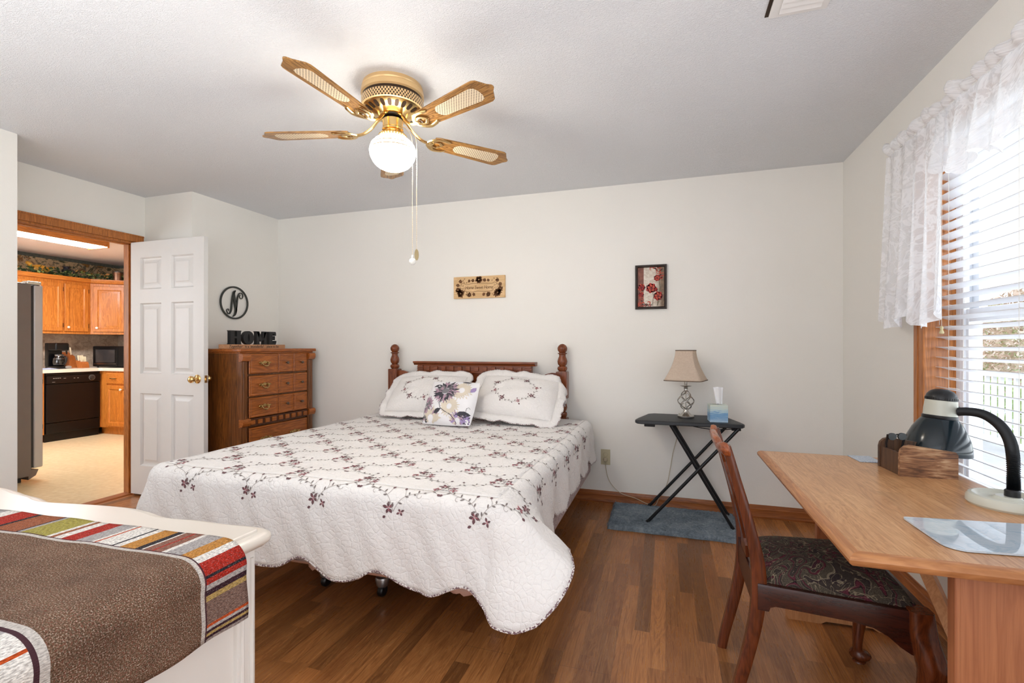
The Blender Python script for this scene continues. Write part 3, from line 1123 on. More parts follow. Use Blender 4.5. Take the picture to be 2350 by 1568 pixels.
QUILT = m_quilt()
mb = MB()
NT_ = 22
xs = [QX0 + QR + (QX1 - QX0 - 2 * QR) * i / 84 for i in range(85)]
ys = [QY0 + QR + (QY1 - QY0 - QR) * j / 80 for j in range(81)]
mb.grid([[V(x, y, QZ + q_wob(x, y)) for x in xs] for y in ys])
stations = [quilt_station('L', y) for y in reversed(ys)] + [quilt_station('FL', p) for p in range(5, 90, 5)] + [quilt_station('F', x) for x in xs] + \
           [quilt_station('FR', p) for p in range(3, 90, 3)] + [quilt_station('R', y) for y in ys]
mb.grid([[drape(st, st[3] * t / NT_) for t in range(NT_ + 1)] for st in stations])
QUILT_O = mb.build('quilt', QUILT, None, 'white quilt with trailing maroon embroidered flowers and scalloped hem', 'quilt', smooth=60, solid=.007)
hem = [drape(st, st[3]) for st in stations]
mb = MB(); mb.tube(hem, .0055, 6)
g = NT('speckled_binding', 0.8)
v = g.coord('Object', (1, 1, 1))
n = g.noise(v, 160, 2)
g.base(g.ramp(n.outputs[0], [(0.47, C(232, 226, 222)), (0.53, C(120, 92, 98))]))
mb.build('binding', g.m, QUILT_O)

MAROON = plain('maroon_thread', C(104, 70, 74), 0.6, var=0.25, scale=160)
ROSE = plain('rose_thread', C(172, 98, 106), 0.6, var=0.2, scale=160)
STEMT = plain('pale_stem_thread', C(168, 158, 152), 0.6, var=0.15, scale=160)
LEAFG = plain('grey_green_thread', C(124, 114, 110), 0.6, var=0.2, scale=160)


class Stitch:
    """embroidered motifs laid on a surface given by f(a, b, lift)"""
    def __init__(s, f, lift=.005):
        s.f, s.l, s.mb = f, lift, MB()

    def leaf(s, a, b, ang, ln, wd, mi=2):
        s.mb.mi = mi
        ca, sa = cos(ang), sin(ang)
        pts = [(0, 0), (.3, .42), (.6, .5), (.85, .25), (1, 0), (.85, -.25), (.6, -.5), (.3, -.42)]
        s.mb.poly([s.f(a + ca * x * ln - sa * y * wd, b + sa * x * ln + ca * y * wd, s.l) for x, y in pts])

    def stem(s, pts, wd, mi=3):
        s.mb.mi = mi
        rows = []
        for i, (a, b) in enumerate(pts):
            a0, b0 = pts[max(0, i - 1)]
            a1, b1 = pts[min(len(pts) - 1, i + 1)]
            t = atan2(b1 - b0, a1 - a0)
            rows.append([s.f(a - sin(t) * wd / 2, b + cos(t) * wd / 2, s.l), s.f(a + sin(t) * wd / 2, b - cos(t) * wd / 2, s.l)])
        s.mb.grid(rows)

    def flower(s, a, b, r, mi=0, n=5, rot=0.0):
        for k in range(n):
            t = rot + 2 * pi * k / n
            s.leaf(a + cos(t) * r * .12, b + sin(t) * r * .12, t + RND.uniform(-.15, .15), r * RND.uniform(.7, 1.05), r * .5, mi)
        for k in range(3):
            t = rot + 2 * pi * (k + .5) / 3
            s.leaf(a, b, t, r * .55, r * .22, 1 if mi == 0 else 0)

    def curl(s, a, b, ang, r, wd):
        pts = []
        for k in range(9):
            t = k / 8
            q = ang + t * 4.2
            rr = r * (1 - .55 * t)
            pts.append((a + rr * cos(q) - r * cos(ang), b + rr * sin(q) - r * sin(ang)))
        s.stem(pts, wd)

    def vine(s, p, q, bend, k=1.0, flip=1, sparse=1.0):
        """trailing stem between lattice points with alternate leaves and buds"""
        (a0, b0), (a1, b1) = p, q
        L = sqrt((a1 - a0) ** 2 + (b1 - b0) ** 2)
        t0 = atan2(b1 - b0, a1 - a0)
        pts = []
        N = 14
        for i in range(N + 1):
            t = i / N
            o = bend * L * sin(2 * pi * t) * .5
            pts.append((lerp(a0, a1, t) - sin(t0) * o, lerp(b0, b1, t) + cos(t0) * o))
        s.stem(pts, .0018 * k)
        for i in range(1, N):
            if RND.random() > .9 * sparse:
                continue
            a, b = pts[i]
            sd = flip if i % 2 else -flip
            s.leaf(a, b, t0 + sd * RND.uniform(.7, 1.2), .0165 * k * RND.uniform(.8, 1.2), .0065 * k)
        for i in (4, 10):
            a, b = pts[i]
            sd = flip if i == 4 else -flip
            ang = t0 + sd * 1.2
            e = (a + .03 * k * cos(ang), b + .03 * k * sin(ang))
            s.stem([(a, b), ((a + e[0]) / 2 + .003, (b + e[1]) / 2), e], .0018 * k)
            s.leaf(e[0], e[1], ang, .016 * k, .011 * k, 0)
        a, b = pts[7]
        s.curl(a, b, t0 + flip * 1.6, .014 * k, .0018 * k)


st_ = Stitch(quilt_flat)
TX, TY = .352, .30
vx0, vy0 = -.635, 1.555
for j in range(0, 13):
    for i in range(-5, 1):
        for half in (0, 1):
            vx = vx0 + (i + .5 * half) * TX
            vy = vy0 + (j * 2 + half) * TY / 2 if half == 0 else vy0 + (j * 2 + 1) * TY / 2
            if vy > 3.45 or vx < QX0 + .03 or vx > QX1 + .09:
                continue
            st_.flower(vx - .02, vy + .012, .024, 0, 5, RND.uniform(0, 2))
            st_.flower(vx + .028, vy - .002, .017, 0, 4, RND.uniform(0, 2))
            st_.leaf(vx - .03, vy - .02, 3.6, .016, .011, 0)
            for sx_ in (-1, 1):
                q = (vx + sx_ * TX / 2, vy + TY / 2)
                if q[0] > QX1 + .08 or q[0] < QX0 + .0 or q[1] > 3.5:
                    continue
                st_.vine((vx, vy), q, .16 * sx_, 1.0, sx_, .9)
                st_.flower(q[0] - sx_ * .035, q[1] - .03, .019, 1, 4, RND.uniform(0, 2))
st_.mb.build('embroidery', [MAROON, ROSE, LEAFG, STEMT], QUILT_O, smooth=0, recalc=False, weld=False)


# ------------------------------------------------------------------ pillows
def pillow_fn(c, U, Vv, w, h, T, sag=0.0):
    U, Vv = Vector(U).normalized(), Vector(Vv).normalized()
    N = U.cross(Vv).normalized()

    def f(a, b, lift=0.0, side=1):
        u, v = 2 * a / w, 2 * b / h
        e = max(0.0, 1 - min(1, abs(u)) ** 2.3) ** .62 * max(0.0, 1 - min(1, abs(v)) ** 2.3) ** .62
        pin = 1 - .045 * (v * v) * abs(u) ** 3
        wr = .004 * sin(9 * u + 4 * v) * e + .003 * sin(5 * u - 11 * v) * e
        d = side * (T / 2 * e * (1 - .18 * v) + wr) + lift * side
        return Vector(c) + U * (a * pin) + Vv * (b * (1 - .04 * u * u * abs(v))) + N * d
    return f


def make_pillow(name, mat_, label, c, U, Vv, w, h, T, flange=0.0, group=None, droop=None):
    f = pillow_fn(c, U, Vv, w, h, T)
    mb = MB()
    n = 34
    for side in (1, -1):
        mb.grid([[f(w * (i / n - .5), h * (j / n - .5), 0, side) for i in range(n + 1)] for j in range(n + 1)])
    o = mb.build(name, mat_, None, label, 'pillow', group, smooth=60)
    if flange:
        per = []
        for k in range(200):
            t = k / 200 * 4
            e, q = int(t), t - int(t)
            a, b, da, db = [(lerp(-.5, .5, q), -.5, 0, -1), (.5, lerp(-.5, .5, q), 1, 0), (lerp(.5, -.5, q), .5, 0, 1), (-.5, lerp(.5, -.5, q), -1, 0)][e]
            edge = abs(2 * q - 1)
            if edge > .86:                      # round the corner
                m = (edge - .86) / .14 * .707
                if e in (0, 2):
                    da = m if a > 0 else -m
                else:
                    db = m if b > 0 else -m
                l_ = sqrt(da * da + db * db); da /= l_; db /= l_
            per.append((a * w, b * h, da, db, k))
        rows = [[], [], [], []]
        N = Vector(U).cross(Vector(Vv)).normalized()
        for a, b, da, db, k in per:
            sc = 1 + .16 * abs(sin(pi * k / 10)) - .08
            base = f(a * .985, b * .985)
            dr = droop(a, b) if droop else 0
            for i, t in enumerate((0, .35, .7, 1)):
                p = base + (Vector(U).normalized() * da + Vector(Vv).normalized() * db) * (flange * t * sc)
                p += N * (.008 * t * sin(k * .37) - .003)
                p.z -= dr * t * t
                rows[i].append(p)
        mb = MB(); mb.grid(rows, closed_u=True)
        mb.build('flange', mat_, o, smooth=60, solid=.005)
        mb = MB(); mb.tube(rows[3], .0035, 6, closed=True)
        mb.build('binding', bpy.data.materials['speckled_binding'], o)
    return o, f


def sham_embroidery(o, f):
    s = Stitch(f, .0022)
    pts = []
    for k in range(41):
        t = 2 * pi * k / 40
        pts.append((.158 * cos(t) * (1 + .05 * sin(5 * t)), .112 * sin(t) * (1 + .06 * cos(4 * t))))
    s.stem(pts, .0018)
    for k in range(40):
        a, b = pts[k]
        t = atan2(pts[k + 1][1] - b, pts[k + 1][0] - a)
        s.leaf(a, b, t + (1 if k % 2 else -1) * 1.0, .015, .006)
    for k in range(8):
        a, b = pts[k * 5 + 2]
        s.flower(a, b, .02 if k % 2 else .015, 0 if k % 2 else 1, 5, k)
        t = 2 * pi * (k * 5 + 4) / 40
        s.leaf(a * 1.13, b * 1.13, t, .014, .01, 0)
        s.leaf(a * .87, b * .87, t + 3, .012, .008, 0)
    s.mb.build('embroidery', [MAROON, ROSE, LEAFG, STEMT], o, smooth=0, recalc=False, weld=False)


PV = (0, .345, .315)
o, f = make_pillow('pillow_sham', QUILT, 'quilted white pillow sham at the left of the headboard behind the flower cushion', (-1.80, 3.385, .830), (1, .03, .02), PV, .60, .385, .19, .052, 'quilted pillow shams')
sham_embroidery(o, f)
o, f = make_pillow('pillow_sham', QUILT, 'quilted white pillow sham at the right with drooping corner', (-1.045, 3.360, .832), (1, -.02, -.075), PV, .61, .385, .20, .058, 'quilted pillow shams',
                   lambda a, b: .05 if (a > .29 and b > .02) else 0)
sham_embroidery(o, f)

# flower print cushion
CUSH = plain('white_cushion_cotton', C(240, 238, 240), 0.8, var=0.02)
o, f = make_pillow('throw_cushion', CUSH, 'square white cushion printed with a large mauve dahlia', (-1.445, 3.085, .803), (1, -.03, 0), (.0, .20, .30), .385, .345, .15)
cols = [plain('print_charcoal', C(62, 60, 68), 0.8), plain('print_mauve', C(176, 146, 162), 0.8), plain('print_grey', C(128, 124, 128), 0.8), plain('print_cream', C(222, 210, 192), 0.8),
        plain('print_lilac', C(166, 146, 190), 0.8)]
s = Stitch(f, .0018)


def dahlia(cx, cy, r, mis, lift, n=22, core=2, sq=(1, 1)):
    s.l = lift
    for ring, (rr, k0) in enumerate(((1.0, 0), (.78, .5), (.55, .2))):
        for k in range(n):
            t = 2 * pi * (k + k0) / n
            ca, sa = cos(t), sin(t)
            x0, y0 = cx + ca * r * .25 * sq[0], cy + sa * r * .25 * sq[1]
            if not (abs(x0) < .185 and abs(y0) < .165):
                continue
            ln = r * rr * RND.uniform(.62, .8)
            ex, ey = x0 + ca * ln, y0 + sa * ln
            if abs(ex) > .188 or abs(ey) > .168:
                ln *= .5
                if abs(x0 + ca * ln) > .19 or abs(y0 + sa * ln) > .17:
                    continue
            s.l = lift + ring * .0004
            s.leaf(x0, y0, t, ln, r * .17, mis[RND.randrange(len(mis))])
    if core is not None:
        s.l = lift + .0016
        s.mb.mi = core
        s.mb.poly([s.f(cx + .26 * r * cos(2 * pi * k / 14) * 1.15, cy + .2 * r * sin(2 * pi * k / 14), s.l) for k in range(14)])


dahlia(.085, .075, .085, [3], .0012, 22, None)
dahlia(.03, -.06, .075, [3], .0012, 22, None)
dahlia(-.11, -.14, .09, [3, 3, 1], .0012, 20, None)
dahlia(.10, -.15, .07, [3, 4, 1], .0013, 20, None)
dahlia(.165, -.15, .05, [4, 4, 0], .0016, 14, None)
dahlia(-.172, -.04, .075, [1, 2, 1], .0015, 18, 2)
dahlia(-.17, -.155, .045, [0, 0, 2], .0016, 12, None)
dahlia(-.03, .06, .105, [1, 0, 2, 1, 0], .0022, 26, 2)
s.l = .0030
s.stem([(-.045, -.01), (-.05, -.04), (-.035, -.075), (.0, -.095), (.045, -.115), (.075, -.14), (.09, -.165)], .004, 0)
s.stem([(.075, -.125), (.085, -.118), (.09, -.11)], .003, 0)
for (a, b, ang, ln, wd) in ((-.03, -.078, 3.7, .062, .03), (.085, -.112, .12, .10, .042), (.06, .155, 0.0, .075, .016), (-.10, .125, 3.6, .05, .018)):
    s.leaf(a, b, ang, ln, wd, 0)
s.stem([(.175, -.06), (.165, -.05), (.152, -.06), (.15, -.09), (.157, -.125)], .0025, 0)
s.leaf(.178, .12, 4.2, .06, .03, 4)
s.mb.build('flower_print', cols, o, smooth=0, recalc=False, weld=False)

# ================================================================== chest of drawers
OAKY = wood('walnut_stain_y', C(110, 54, 16), C(190, 108, 44), 'y', 0.3)
OAKZ = wood('walnut_stain_z', C(58, 30, 10), C(138, 80, 32), 'z', 0.32)
OAKD = plain('dark_groove', C(84, 44, 18), 0.5)
ANTB = plain('antique_brass', C(196, 166, 110), 0.28, 1.0, var=0.35, scale=60)

cx0, cx1, cyA, cyB = -3.577, -3.135, 2.87, 3.655
chest = thing('chest_of_drawers', 'tall brown wooden chest of drawers with brass pulls beside the open door', 'chest of drawers', ((cx0 + cx1) / 2, (cyA + cyB) / 2, 0))
mb = MB()
mb.box(cx0, cx1, cyA, cyB, .09, 1.150, .003)
mb.box(cx0 + .02, cx1 - .03, cyA + .02, cyB - .02, 0, .09)
mb.box(cx0, cx1 + .012, cyA - .008, cyB + .008, .0, .085, .004)
mb.build('carcass', OAKZ, chest, smooth=30)
mb = MB()
mb.box(cx0, cx1 + .012, cyA - .006, cyB + .006, 1.148, 1.160, .003)
mb.box(cx0, cx1 + .03, cyA - .018, cyB + .03, 1.160, 1.186, .007, 3)
mb.build('chest_top', OAKY, chest, smooth=30)
FX = cx1
for y0, y1 in ((cyA - .002, cyA + .066), (cyB - .066, cyB + .002)):
    mb = MB()
    for za, zb in ((.095, .575), (.635, 1.085)):
        pr = [(0, 0), (.012, 0), (.016, .008), (.016, .018), (.020, .024), (.020, .042), (.016, .048), (.016, .058), (.012, .066), (0, .066)]
        mb.prism([V(FX + a, y0 + b, za) for a, b in pr], (0, 0, zb - za))
    mb.build('pilaster', OAKZ, chest, smooth=25)
    for zc in (1.115, .605):
        mb = MB()
        mb.prism([V(FX, y0 - .006, zc + .032), V(FX + .036, y0 - .006, zc + .030), V(FX + .044, y0 - .006, zc + .012), V(FX + .042, y0 - .006, zc - .008), V(FX + .03, y0 - .006, zc - .026), V(FX, y0 - .006, zc - .032)], (0, .078, 0))
        mb.build('corbel', OAKY, chest, smooth=40)
dy0, dy1 = cyA + .074, cyB - .074


def bail_pull(y, z, parent):
    mb = MB()
    X = FX + .026
    for s in (-1, 1):
        mb.rings([[V(X + dx, y + s * .034 + .014 * cos(t) * (1 + .3 * cos(3 * t)), z + .006 + .012 * sin(t)) for t in [2 * pi * k / 18 for k in range(18)]] for dx in (-.004, .0005)])
        mb.sphere((X + .006, y + s * .034, z + .007), .007, 8)
        mb.tube([V(X, y + s * .044, z + .004), V(X + .002, y + s * .056, z + .011), V(X + .002, y + s * .062, z + .004)], [.005, .004, .002], 6)
    pts = smoothcurve([V(X + .008, y - .034, z + .004), V(X + .014, y - .026, z - .012), V(X + .016, y, z - .02), V(X + .014, y + .026, z - .012), V(X + .008, y + .034, z + .004)], 5)
    mb.tube(pts, [.0035] * 8 + [.006] * 5 + [.0035] * 8, 8)
    mb.rings([[V(X + dx, y + .02 * cos(t) * (1 + .15 * cos(2 * t)), z + .008 + .012 * sin(t) * (1.2 if sin(t) > 0 else .6)) for t in [2 * pi * k / 18 for k in range(18)]] for dx in (-.004, -.001)])
    mb.build('bail_pull', ANTB, parent)


def wood_knob(y, z, parent):
    mb = MB()
    M = Matrix.Translation((FX + .020, y, z)) @ Matrix.Rotation(R(90), 4, 'Y')
    mb.lathe([(.005, 0), (.005, .01), (.011, .015), (.012, .021), (.009, .026), (.0001, .028)], M=M, seg=14)
    mb.build('knob', plain('pewter_knob', C(110, 96, 84), 0.3, .8) if 'pewter_knob' not in bpy.data.materials else bpy.data.materials['pewter_knob'], parent)


def drawer_panel(mb, y0, y1, z0, z1):
    steps = [(0, .012), (.004, .018), (.012, .020), (.018, .018), (.021, .0165), (.024, .018)]
    rings = [[V(FX + d, y0 + i, z0 + i), V(FX + d, y1 - i, z0 + i), V(FX + d, y1 - i, z1 - i), V(FX + d, y0 + i, z1 - i)] for i, d in [(0, 0)] + steps]
    vs = mb.grid(rings, closed_u=True)
    mb.cap(vs[-1])


rows = [(.985, 1.146), (.806, .970), (.636, .795), (.345, .56), (.108, .325)]
for i, (z0, z1) in enumerate(rows):
    mb = MB()
    L = dy1 - dy0
    if i < 3:
        parts_ = [(dy0, dy0 + L * .46), (dy0 + L * .475, dy0 + L * .73), (dy0 + L * .745, dy1)]
    else:
        parts_ = [(dy0, dy1)]
    for a, b in parts_:
        drawer_panel(mb, a, b, z0, z1)
    mb.box(FX, FX + .010, dy0, dy1, z0, z1)
    d = mb.build('drawer', OAKY, chest, smooth=25)
    zc = (z0 + z1) / 2
    if i < 3:
        bail_pull((parts_[0][0] + parts_[0][1]) / 2, zc, d)
        for a, b in parts_[1:]:
            wood_knob((a + b) / 2, zc, d)
    else:
        bail_pull(dy0 + L * .25, zc, d)
        bail_pull(dy0 + L * .75, zc, d)
mb = MB()
mb.box(FX, FX + .022, dy0 - .01, dy1 + .01, .578, .632, .003)
mb.box(FX, FX + .028, dy0 - .01, dy1 + .01, .622, .632, .002)
mb.box(FX, FX + .028, dy0 - .01, dy1 + .01, .574, .582, .002)
mb.build('dentil_rail', OAKD, chest, smooth=0)
for k in range(9):
    y = dy0 + .03 + k * (dy1 - dy0 - .06) / 8
    mb = MB(); mb.box(FX + .012, FX + .031, y - .024, y + .018, .584, .621, .003)
    mb.build('dentil', OAKY, chest)

# ------------------------------------------------------------------ HOME sign on the chest
sx = -3.30
tan = wood('pale_sign_wood', C(176, 124, 86), C(206, 156, 116), 'y', 0.6)
sign = thing('home_sign', 'black HOME letters standing on a tan wooden plinth on the chest', 'sign', (sx, 3.15, 1.186))
mb = MB(); mb.box(sx - .028, sx + .028, 2.852, 3.480, 1.186, 1.220, .002)
mb.build('plinth', tan, sign, smooth=0)
BLKP = plain('black_paint', C(28, 28, 30), 0.5)


def letter(polys, y, w, h, holes=()):
    """extruded slab letter from unit polygons (list of outlines sharing edges)"""
    mb = MB()
    for p in polys:
        mb.prism([V(sx + .016, y + a * w, 1.220 + b * h) for a, b in p], (-.032, 0, 0))
    return mb.build('letter', BLKP, sign, smooth=40)


def rect(a, b, c, d):
    return [(a, c), (b, c), (b, d), (a, d)]


hh = .112
letter([rect(.04, .40, .07, .93), rect(.60, .96, .07, .93), rect(.40, .60, .44, .58), rect(0, .44, 0, .07), rect(.56, 1, 0, .07), rect(0, .44, .93, 1), rect(.56, 1, .93, 1)], 2.918, .106, hh)
n = 28
oc = [(.5 + .5 * cos(2 * pi * k / n), .49 + .5 * sin(2 * pi * k / n)) for k in range(n)]
ic = [(.5 + .075 * cos(2 * pi * k / n), .49 + .30 * sin(2 * pi * k / n)) for k in range(n)]
letter([[oc[k], oc[(k + 1) % n], ic[(k + 1) % n], ic[k]] for k in range(n)], 3.044, .106, hh)
letter([rect(.05, .30, .07, .93), rect(.70, .95, .07, .93), [(.05, .93), (.30, .93), (.62, .26), (.5, .22), (.38, .26), (.2, .62)], [(.70, .93), (.95, .93), (.62, .26), (.5, .22)],
        rect(0, .33, 0, .07), rect(.67, 1, 0, .07), rect(0, .30, .93, 1), rect(.70, 1, .93, 1)], 3.172, .116, hh)
letter([rect(.06, .46, .07, .93), rect(0, .9, 0, .07), rect(0, .9, .93, 1), [(.46, .07), (.95, .07), (1, .30), (.84, .30), (.74, .17), (.46, .17)], [(.46, .83), (.72, .83), (.82, .70), (.96, .70), (.93, .93), (.46, .93)],
        rect(.46, .68, .45, .57), rect(.68, .80, .36, .66)], 3.308, .084, hh)
mb = MB()
RY = Matrix(((0, 0, 1, 0), (1, 0, 0, 0), (0, 1, 0, 0), (0, 0, 0, 1)))     # text x->world y, text y->world z
for txt, yc, sh, sz in (('Together', 2.957, .35, .034), ('is a', 3.067, 0, .03), ('wonderful', 3.166, .35, .032), ('place to be', 3.337, 0, .03)):
    me = text_mesh(txt, sz, 0.0004, sh)
    mb.add_mesh(me, Matrix.Translation((sx + .0284, yc, 1.203)) @ RY)
    bpy.data.meshes.remove(me)
mb.build('lettering', BLKP, sign, smooth=0, recalc=False, weld=False)

# ------------------------------------------------------------------ round monogram on the wall
IRON = plain('dark_sage_metal', C(52, 54, 50), 0.5)
mono = thing('monogram_ring', 'dark metal ring with a script N on the wall above the HOME sign', 'wall decoration', (XL, 3.228, 1.442))
mc = V(XL + .012, 3.228, 1.585)


def ribbon(mb, pts, wd, th=.008):
    """flat strokes in the wall plane with varying width"""
    n = len(pts)
    L, Rr = [], []
    for i, (a, b) in enumerate(pts):
        a0, b0 = pts[max(0, i - 1)]
        a1, b1 = pts[min(n - 1, i + 1)]
        t = atan2(b1 - b0, a1 - a0)
        w = wd[i] / 2
        L.append((a - sin(t) * w, b + cos(t) * w)); Rr.append((a + sin(t) * w, b - cos(t) * w))
    rows = []
    for (la, lb), (ra, rb) in zip(L, Rr):
        rows.append([mc + V(th / 2, la, lb), mc + V(th / 2, ra, rb), mc + V(-th / 2, ra, rb), mc + V(-th / 2, la, lb)])
    vs = mb.grid(rows, closed_u=True)
    mb.cap(vs[0]); mb.cap(vs[-1], True)


mb = MB()
rows = []
for k in range(72):
    t = 2 * pi * k / 72
    rows.append([mc + V(dx, r * cos(t), r * sin(t)) for r, dx in ((.1435, .004), (.1295, .004), (.1295, -.004), (.1435, -.004))])
mb.grid(rows, closed_u=True, closed_v=True)
mb.build('ring', IRON, mono, smooth=30)
mb = MB()
P2 = lambda pts, n=8: [(p.x, p.y) for p in smoothcurve([(a, b, 0) for a, b in pts], n)]


def stroke(pts, w, n=8):
    q = P2(pts, n)
    m = len(q)
    ww = [interp([(i / (len(w) - 1), x) for i, x in enumerate(w)], k / (m - 1)) for k in range(m)]
    ribbon(mb, q, ww)


# left leg with lower-left spiral, diagonal, right leg with upper-right spiral
stroke([(-.062, -.075), (-.058, -.062), (-.070, -.058), (-.078, -.075), (-.066, -.098), (-.048, -.094), (-.034, -.062), (-.028, -.01), (-.020, .05), (-.008, .092), (.012, .108)],
       [.003, .004, .005, .005, .007, .012, .015, .015, .014, .014, .006])
stroke([(.012, .108), (-.004, .085), (-.002, .04), (.008, -.02), (.014, -.06), (.004, -.10), (-.018, -.122)], [.004, .016, .022, .022, .022, .018, .003])
stroke([(.010, -.085), (.020, -.04), (.026, .01), (.032, .05), (.046, .082), (.068, .092), (.083, .078), (.082, .052), (.068, .040), (.054, .048), (.052, .066), (.062, .074)],
       [.008, .013, .014, .013, .010, .007, .006, .006, .005, .005, .004, .003])
mb.build('script_letter', IRON, mono, smooth=40)
mb = MB()
for a, b in ((0, .1365), (0, -.1365)):
    mb.lathe([(.003, 0), (.003, .012)], M=Matrix.Translation((XL, 3.228 + a, 1.585 + b)) @ Matrix.Rotation(R(90), 4, 'Y'), seg=8)
mb.build('standoff', IRON, mono)

# ------------------------------------------------------------------ Home Sweet Home plaque
pq = thing('wooden_plaque', 'pale wooden plaque engraved Home Sweet Home above the headboard', 'plaque', (-1.487, YB - .011, 1.60))
mb = MB(); mb.box(-1.716, -1.257, YB - .022, YB - .001, 1.608, 1.791, .002)
mb.build('board', wood('maple_board', C(206, 164, 112), C(232, 196, 146), 'x', 0.55, 0.6), pq, smooth=0)
BURN = plain('burnt_engraving', C(120, 78, 44), 0.7, var=.15, scale=80)
fpq = lambda a, b, l=0: V(-1.487 + a, YB - .0222 - l, 1.70 + b)
s = Stitch(fpq, .0006)
s.mb.mi = 0
for sgn in (-1, 1):
    s.stem([(sgn * a, b) for a, b in [(0, .046 - .012), (.06, .030), (.115, .024), (.14, .036), (.158, .03), (.155, .012), (.14, .012), (.138, .022)]], .003, 0)
    s.stem([(sgn * a, b) for a, b in [(.158, .030), (.172, .012), (.165, -.008), (.14, -.008), (.125, -.03), (.11, -.036), (.06, -.040), (0, -.034)]], .003, 0)
    s.stem([(sgn * a, b) for a, b in [(.14, .012), (.128, -.002), (.118, -.028)]], .002, 0)
    for (a, b, r_, n_) in ((.165, -.05, .038, 12), (.19, -.02, .026, 10), (.085, -.063, .022, 11), (.045, -.06, .016, 8), (.052, .056, .017, 9), (.085, .054, .014, 8), (.165, .052, .018, 8), (.19, .02, .018, 8)):
        s.flower(sgn * a, b, r_, 0, n_)
    for k in range(10):
        s.leaf(sgn * RND.uniform(.10, .21), RND.uniform(.03, .07) * (1 if k % 2 else -1), RND.uniform(0, 6), .016, .006, 0)
s.flower(0, .062, .032, 0, 14)
s.mb.build('engraving', BURN, pq, smooth=0, recalc=False, weld=False)
me = text_mesh('Home Sweet Home', .040, .0003, .22, .95)
mb = MB()
mb.add_mesh(me, Matrix.Translation((-1.487, YB - .0228, 1.696)) @ Matrix(((.80, 0, 0, 0), (0, 0, -1, 0), (0, 1, 0, 0), (0, 0, 0, 1))))
mb.build('lettering', plain('burnt_lettering', C(104, 64, 34), 0.7), pq, smooth=0, recalc=False, weld=False)

# ------------------------------------------------------------------ framed poppy picture
pic = thing('framed_picture', 'small dark framed picture of red poppies on the back wall', 'picture', (-.1075, YB - .01, 1.483))
X0, X1, Z0, Z1 = -.221, .006, 1.483, 1.814
mb = MB()
fr_ = [(0, 0), (0, .018), (.004, .022), (.010, .020), (.014, .022), (.019, .012), (.019, 0)]
rings = []
for ins, d in fr_:
    rings.append([V(X0 + ins, YB - d - .001, Z0 + ins), V(X1 - ins, YB - d - .001, Z0 + ins), V(X1 - ins, YB - d - .001, Z1 - ins), V(X0 + ins, YB - d - .001, Z1 - ins)])
mb.grid(rings, closed_u=True)
mb.build('picture_frame', plain('dark_walnut_frame', C(52, 42, 38), 0.45, var=.3, scale=150, bump=.4), pic, smooth=25)
g = NT('painted_ground', 0.45)
v = g.coord()
sp = g.n('SeparateXYZ', {'Vector': v})
n = g.noise(v, 26, 5, 0.6, 1.5)
nb = g.noise(v, 9, 3, 0.6)
red = g.ramp(n.outputs[0], [(0.3, C(96, 48, 34)), (0.7, C(150, 88, 66))])
pale = g.ramp(n.outputs[0], [(0.3, C(196, 176, 156)), (0.6, C(232, 222, 208))])
olive = g.ramp(n.outputs[0], [(0.3, C(92, 72, 52)), (0.7, C(150, 122, 92))])
lo = g.mix(g.ramp(g.math('ADD', sp.outputs[0], g.math('MULTIPLY', nb.outputs[0], .06)), [(0.055, (0, 0, 0, 1)), (0.105, (1, 1, 1, 1))]), pale, olive)
g.base(g.mix(g.math('LESS_THAN', sp.outputs[0], -.052), lo, red))
mb = MB(); mb.box(X0 + .018, X1 - .018, YB - .010, YB - .002, Z0 + .018, Z1 - .018)
art = mb.build('artwork', g.m, pic, smooth=0)
fpc = lambda a, b, l=0: V(-.1075 + a, YB - .0102 - l, 1.6485 + b)
s = Stitch(fpc, .0004)
s.mb.mi = 0
PR = [plain('poppy_red', C(176, 34, 28), 0.5, var=.3, scale=70), plain('poppy_dark', C(104, 22, 24), 0.5, var=.3, scale=70), plain('scroll_black', C(40, 34, 34), 0.5), plain('poppy_orange', C(204, 74, 50), 0.5, var=.3, scale=70),
      plain('stem_olive', C(96, 86, 60), 0.6)]
for pts in ([(.01, -.02), (.018, -.07), (.012, -.14)], [(.045, -.05), (.05, -.10), (.045, -.14)], [(.055, .06), (.066, .0), (.05, -.14)], [(-.075, -.02), (-.07, -.08)]):
    s.stem(pts, .0035, 4)
for (a, b, r_, m_) in ((.002, -.008, .040, 0), (.052, -.068, .036, 0), (.045, .066, .026, 0), (-.068, -.002, .030, 3), (-.07, -.055, .022, 3), (.035, -.02, .016, 3)):
    s.l = .0006
    for k in range(7):
        t = 2 * pi * k / 7
        s.leaf(a, b, t, r_, r_ * .95, m_ if k % 3 else 1)
    s.l = .0009
    for k in range(5):
        t = 2 * pi * (k + .3) / 5
        s.leaf(a, b, t, r_ * .7, r_ * .6, 3 if m_ == 0 else 0)
    s.l = .0012
    s.flower(a + .002, b - .003, r_ * .3, 1, 6)
s.l = .0008
for (a, b, r_) in ((.02, .135, .014), (.045, .128, .018), (.07, .12, .016), (.075, .09, .014), (.07, .06, .012), (.055, .14, .012), (-.07, -.125, .020), (-.045, -.13, .014), (-.075, -.095, .016), (-.02, -.135, .014), (.0, -.14, .01), (-.08, -.14, .012)):
    for q in range(3):
        s.curl(a, b, RND.uniform(0, 6), r_ * RND.uniform(.7, 1.3), .004)
    s.leaf(a, b, RND.uniform(0, 6), r_ * 1.3, .008, 2)
s.mb.build('painted_poppies', PR, art, smooth=0, recalc=False, weld=False)

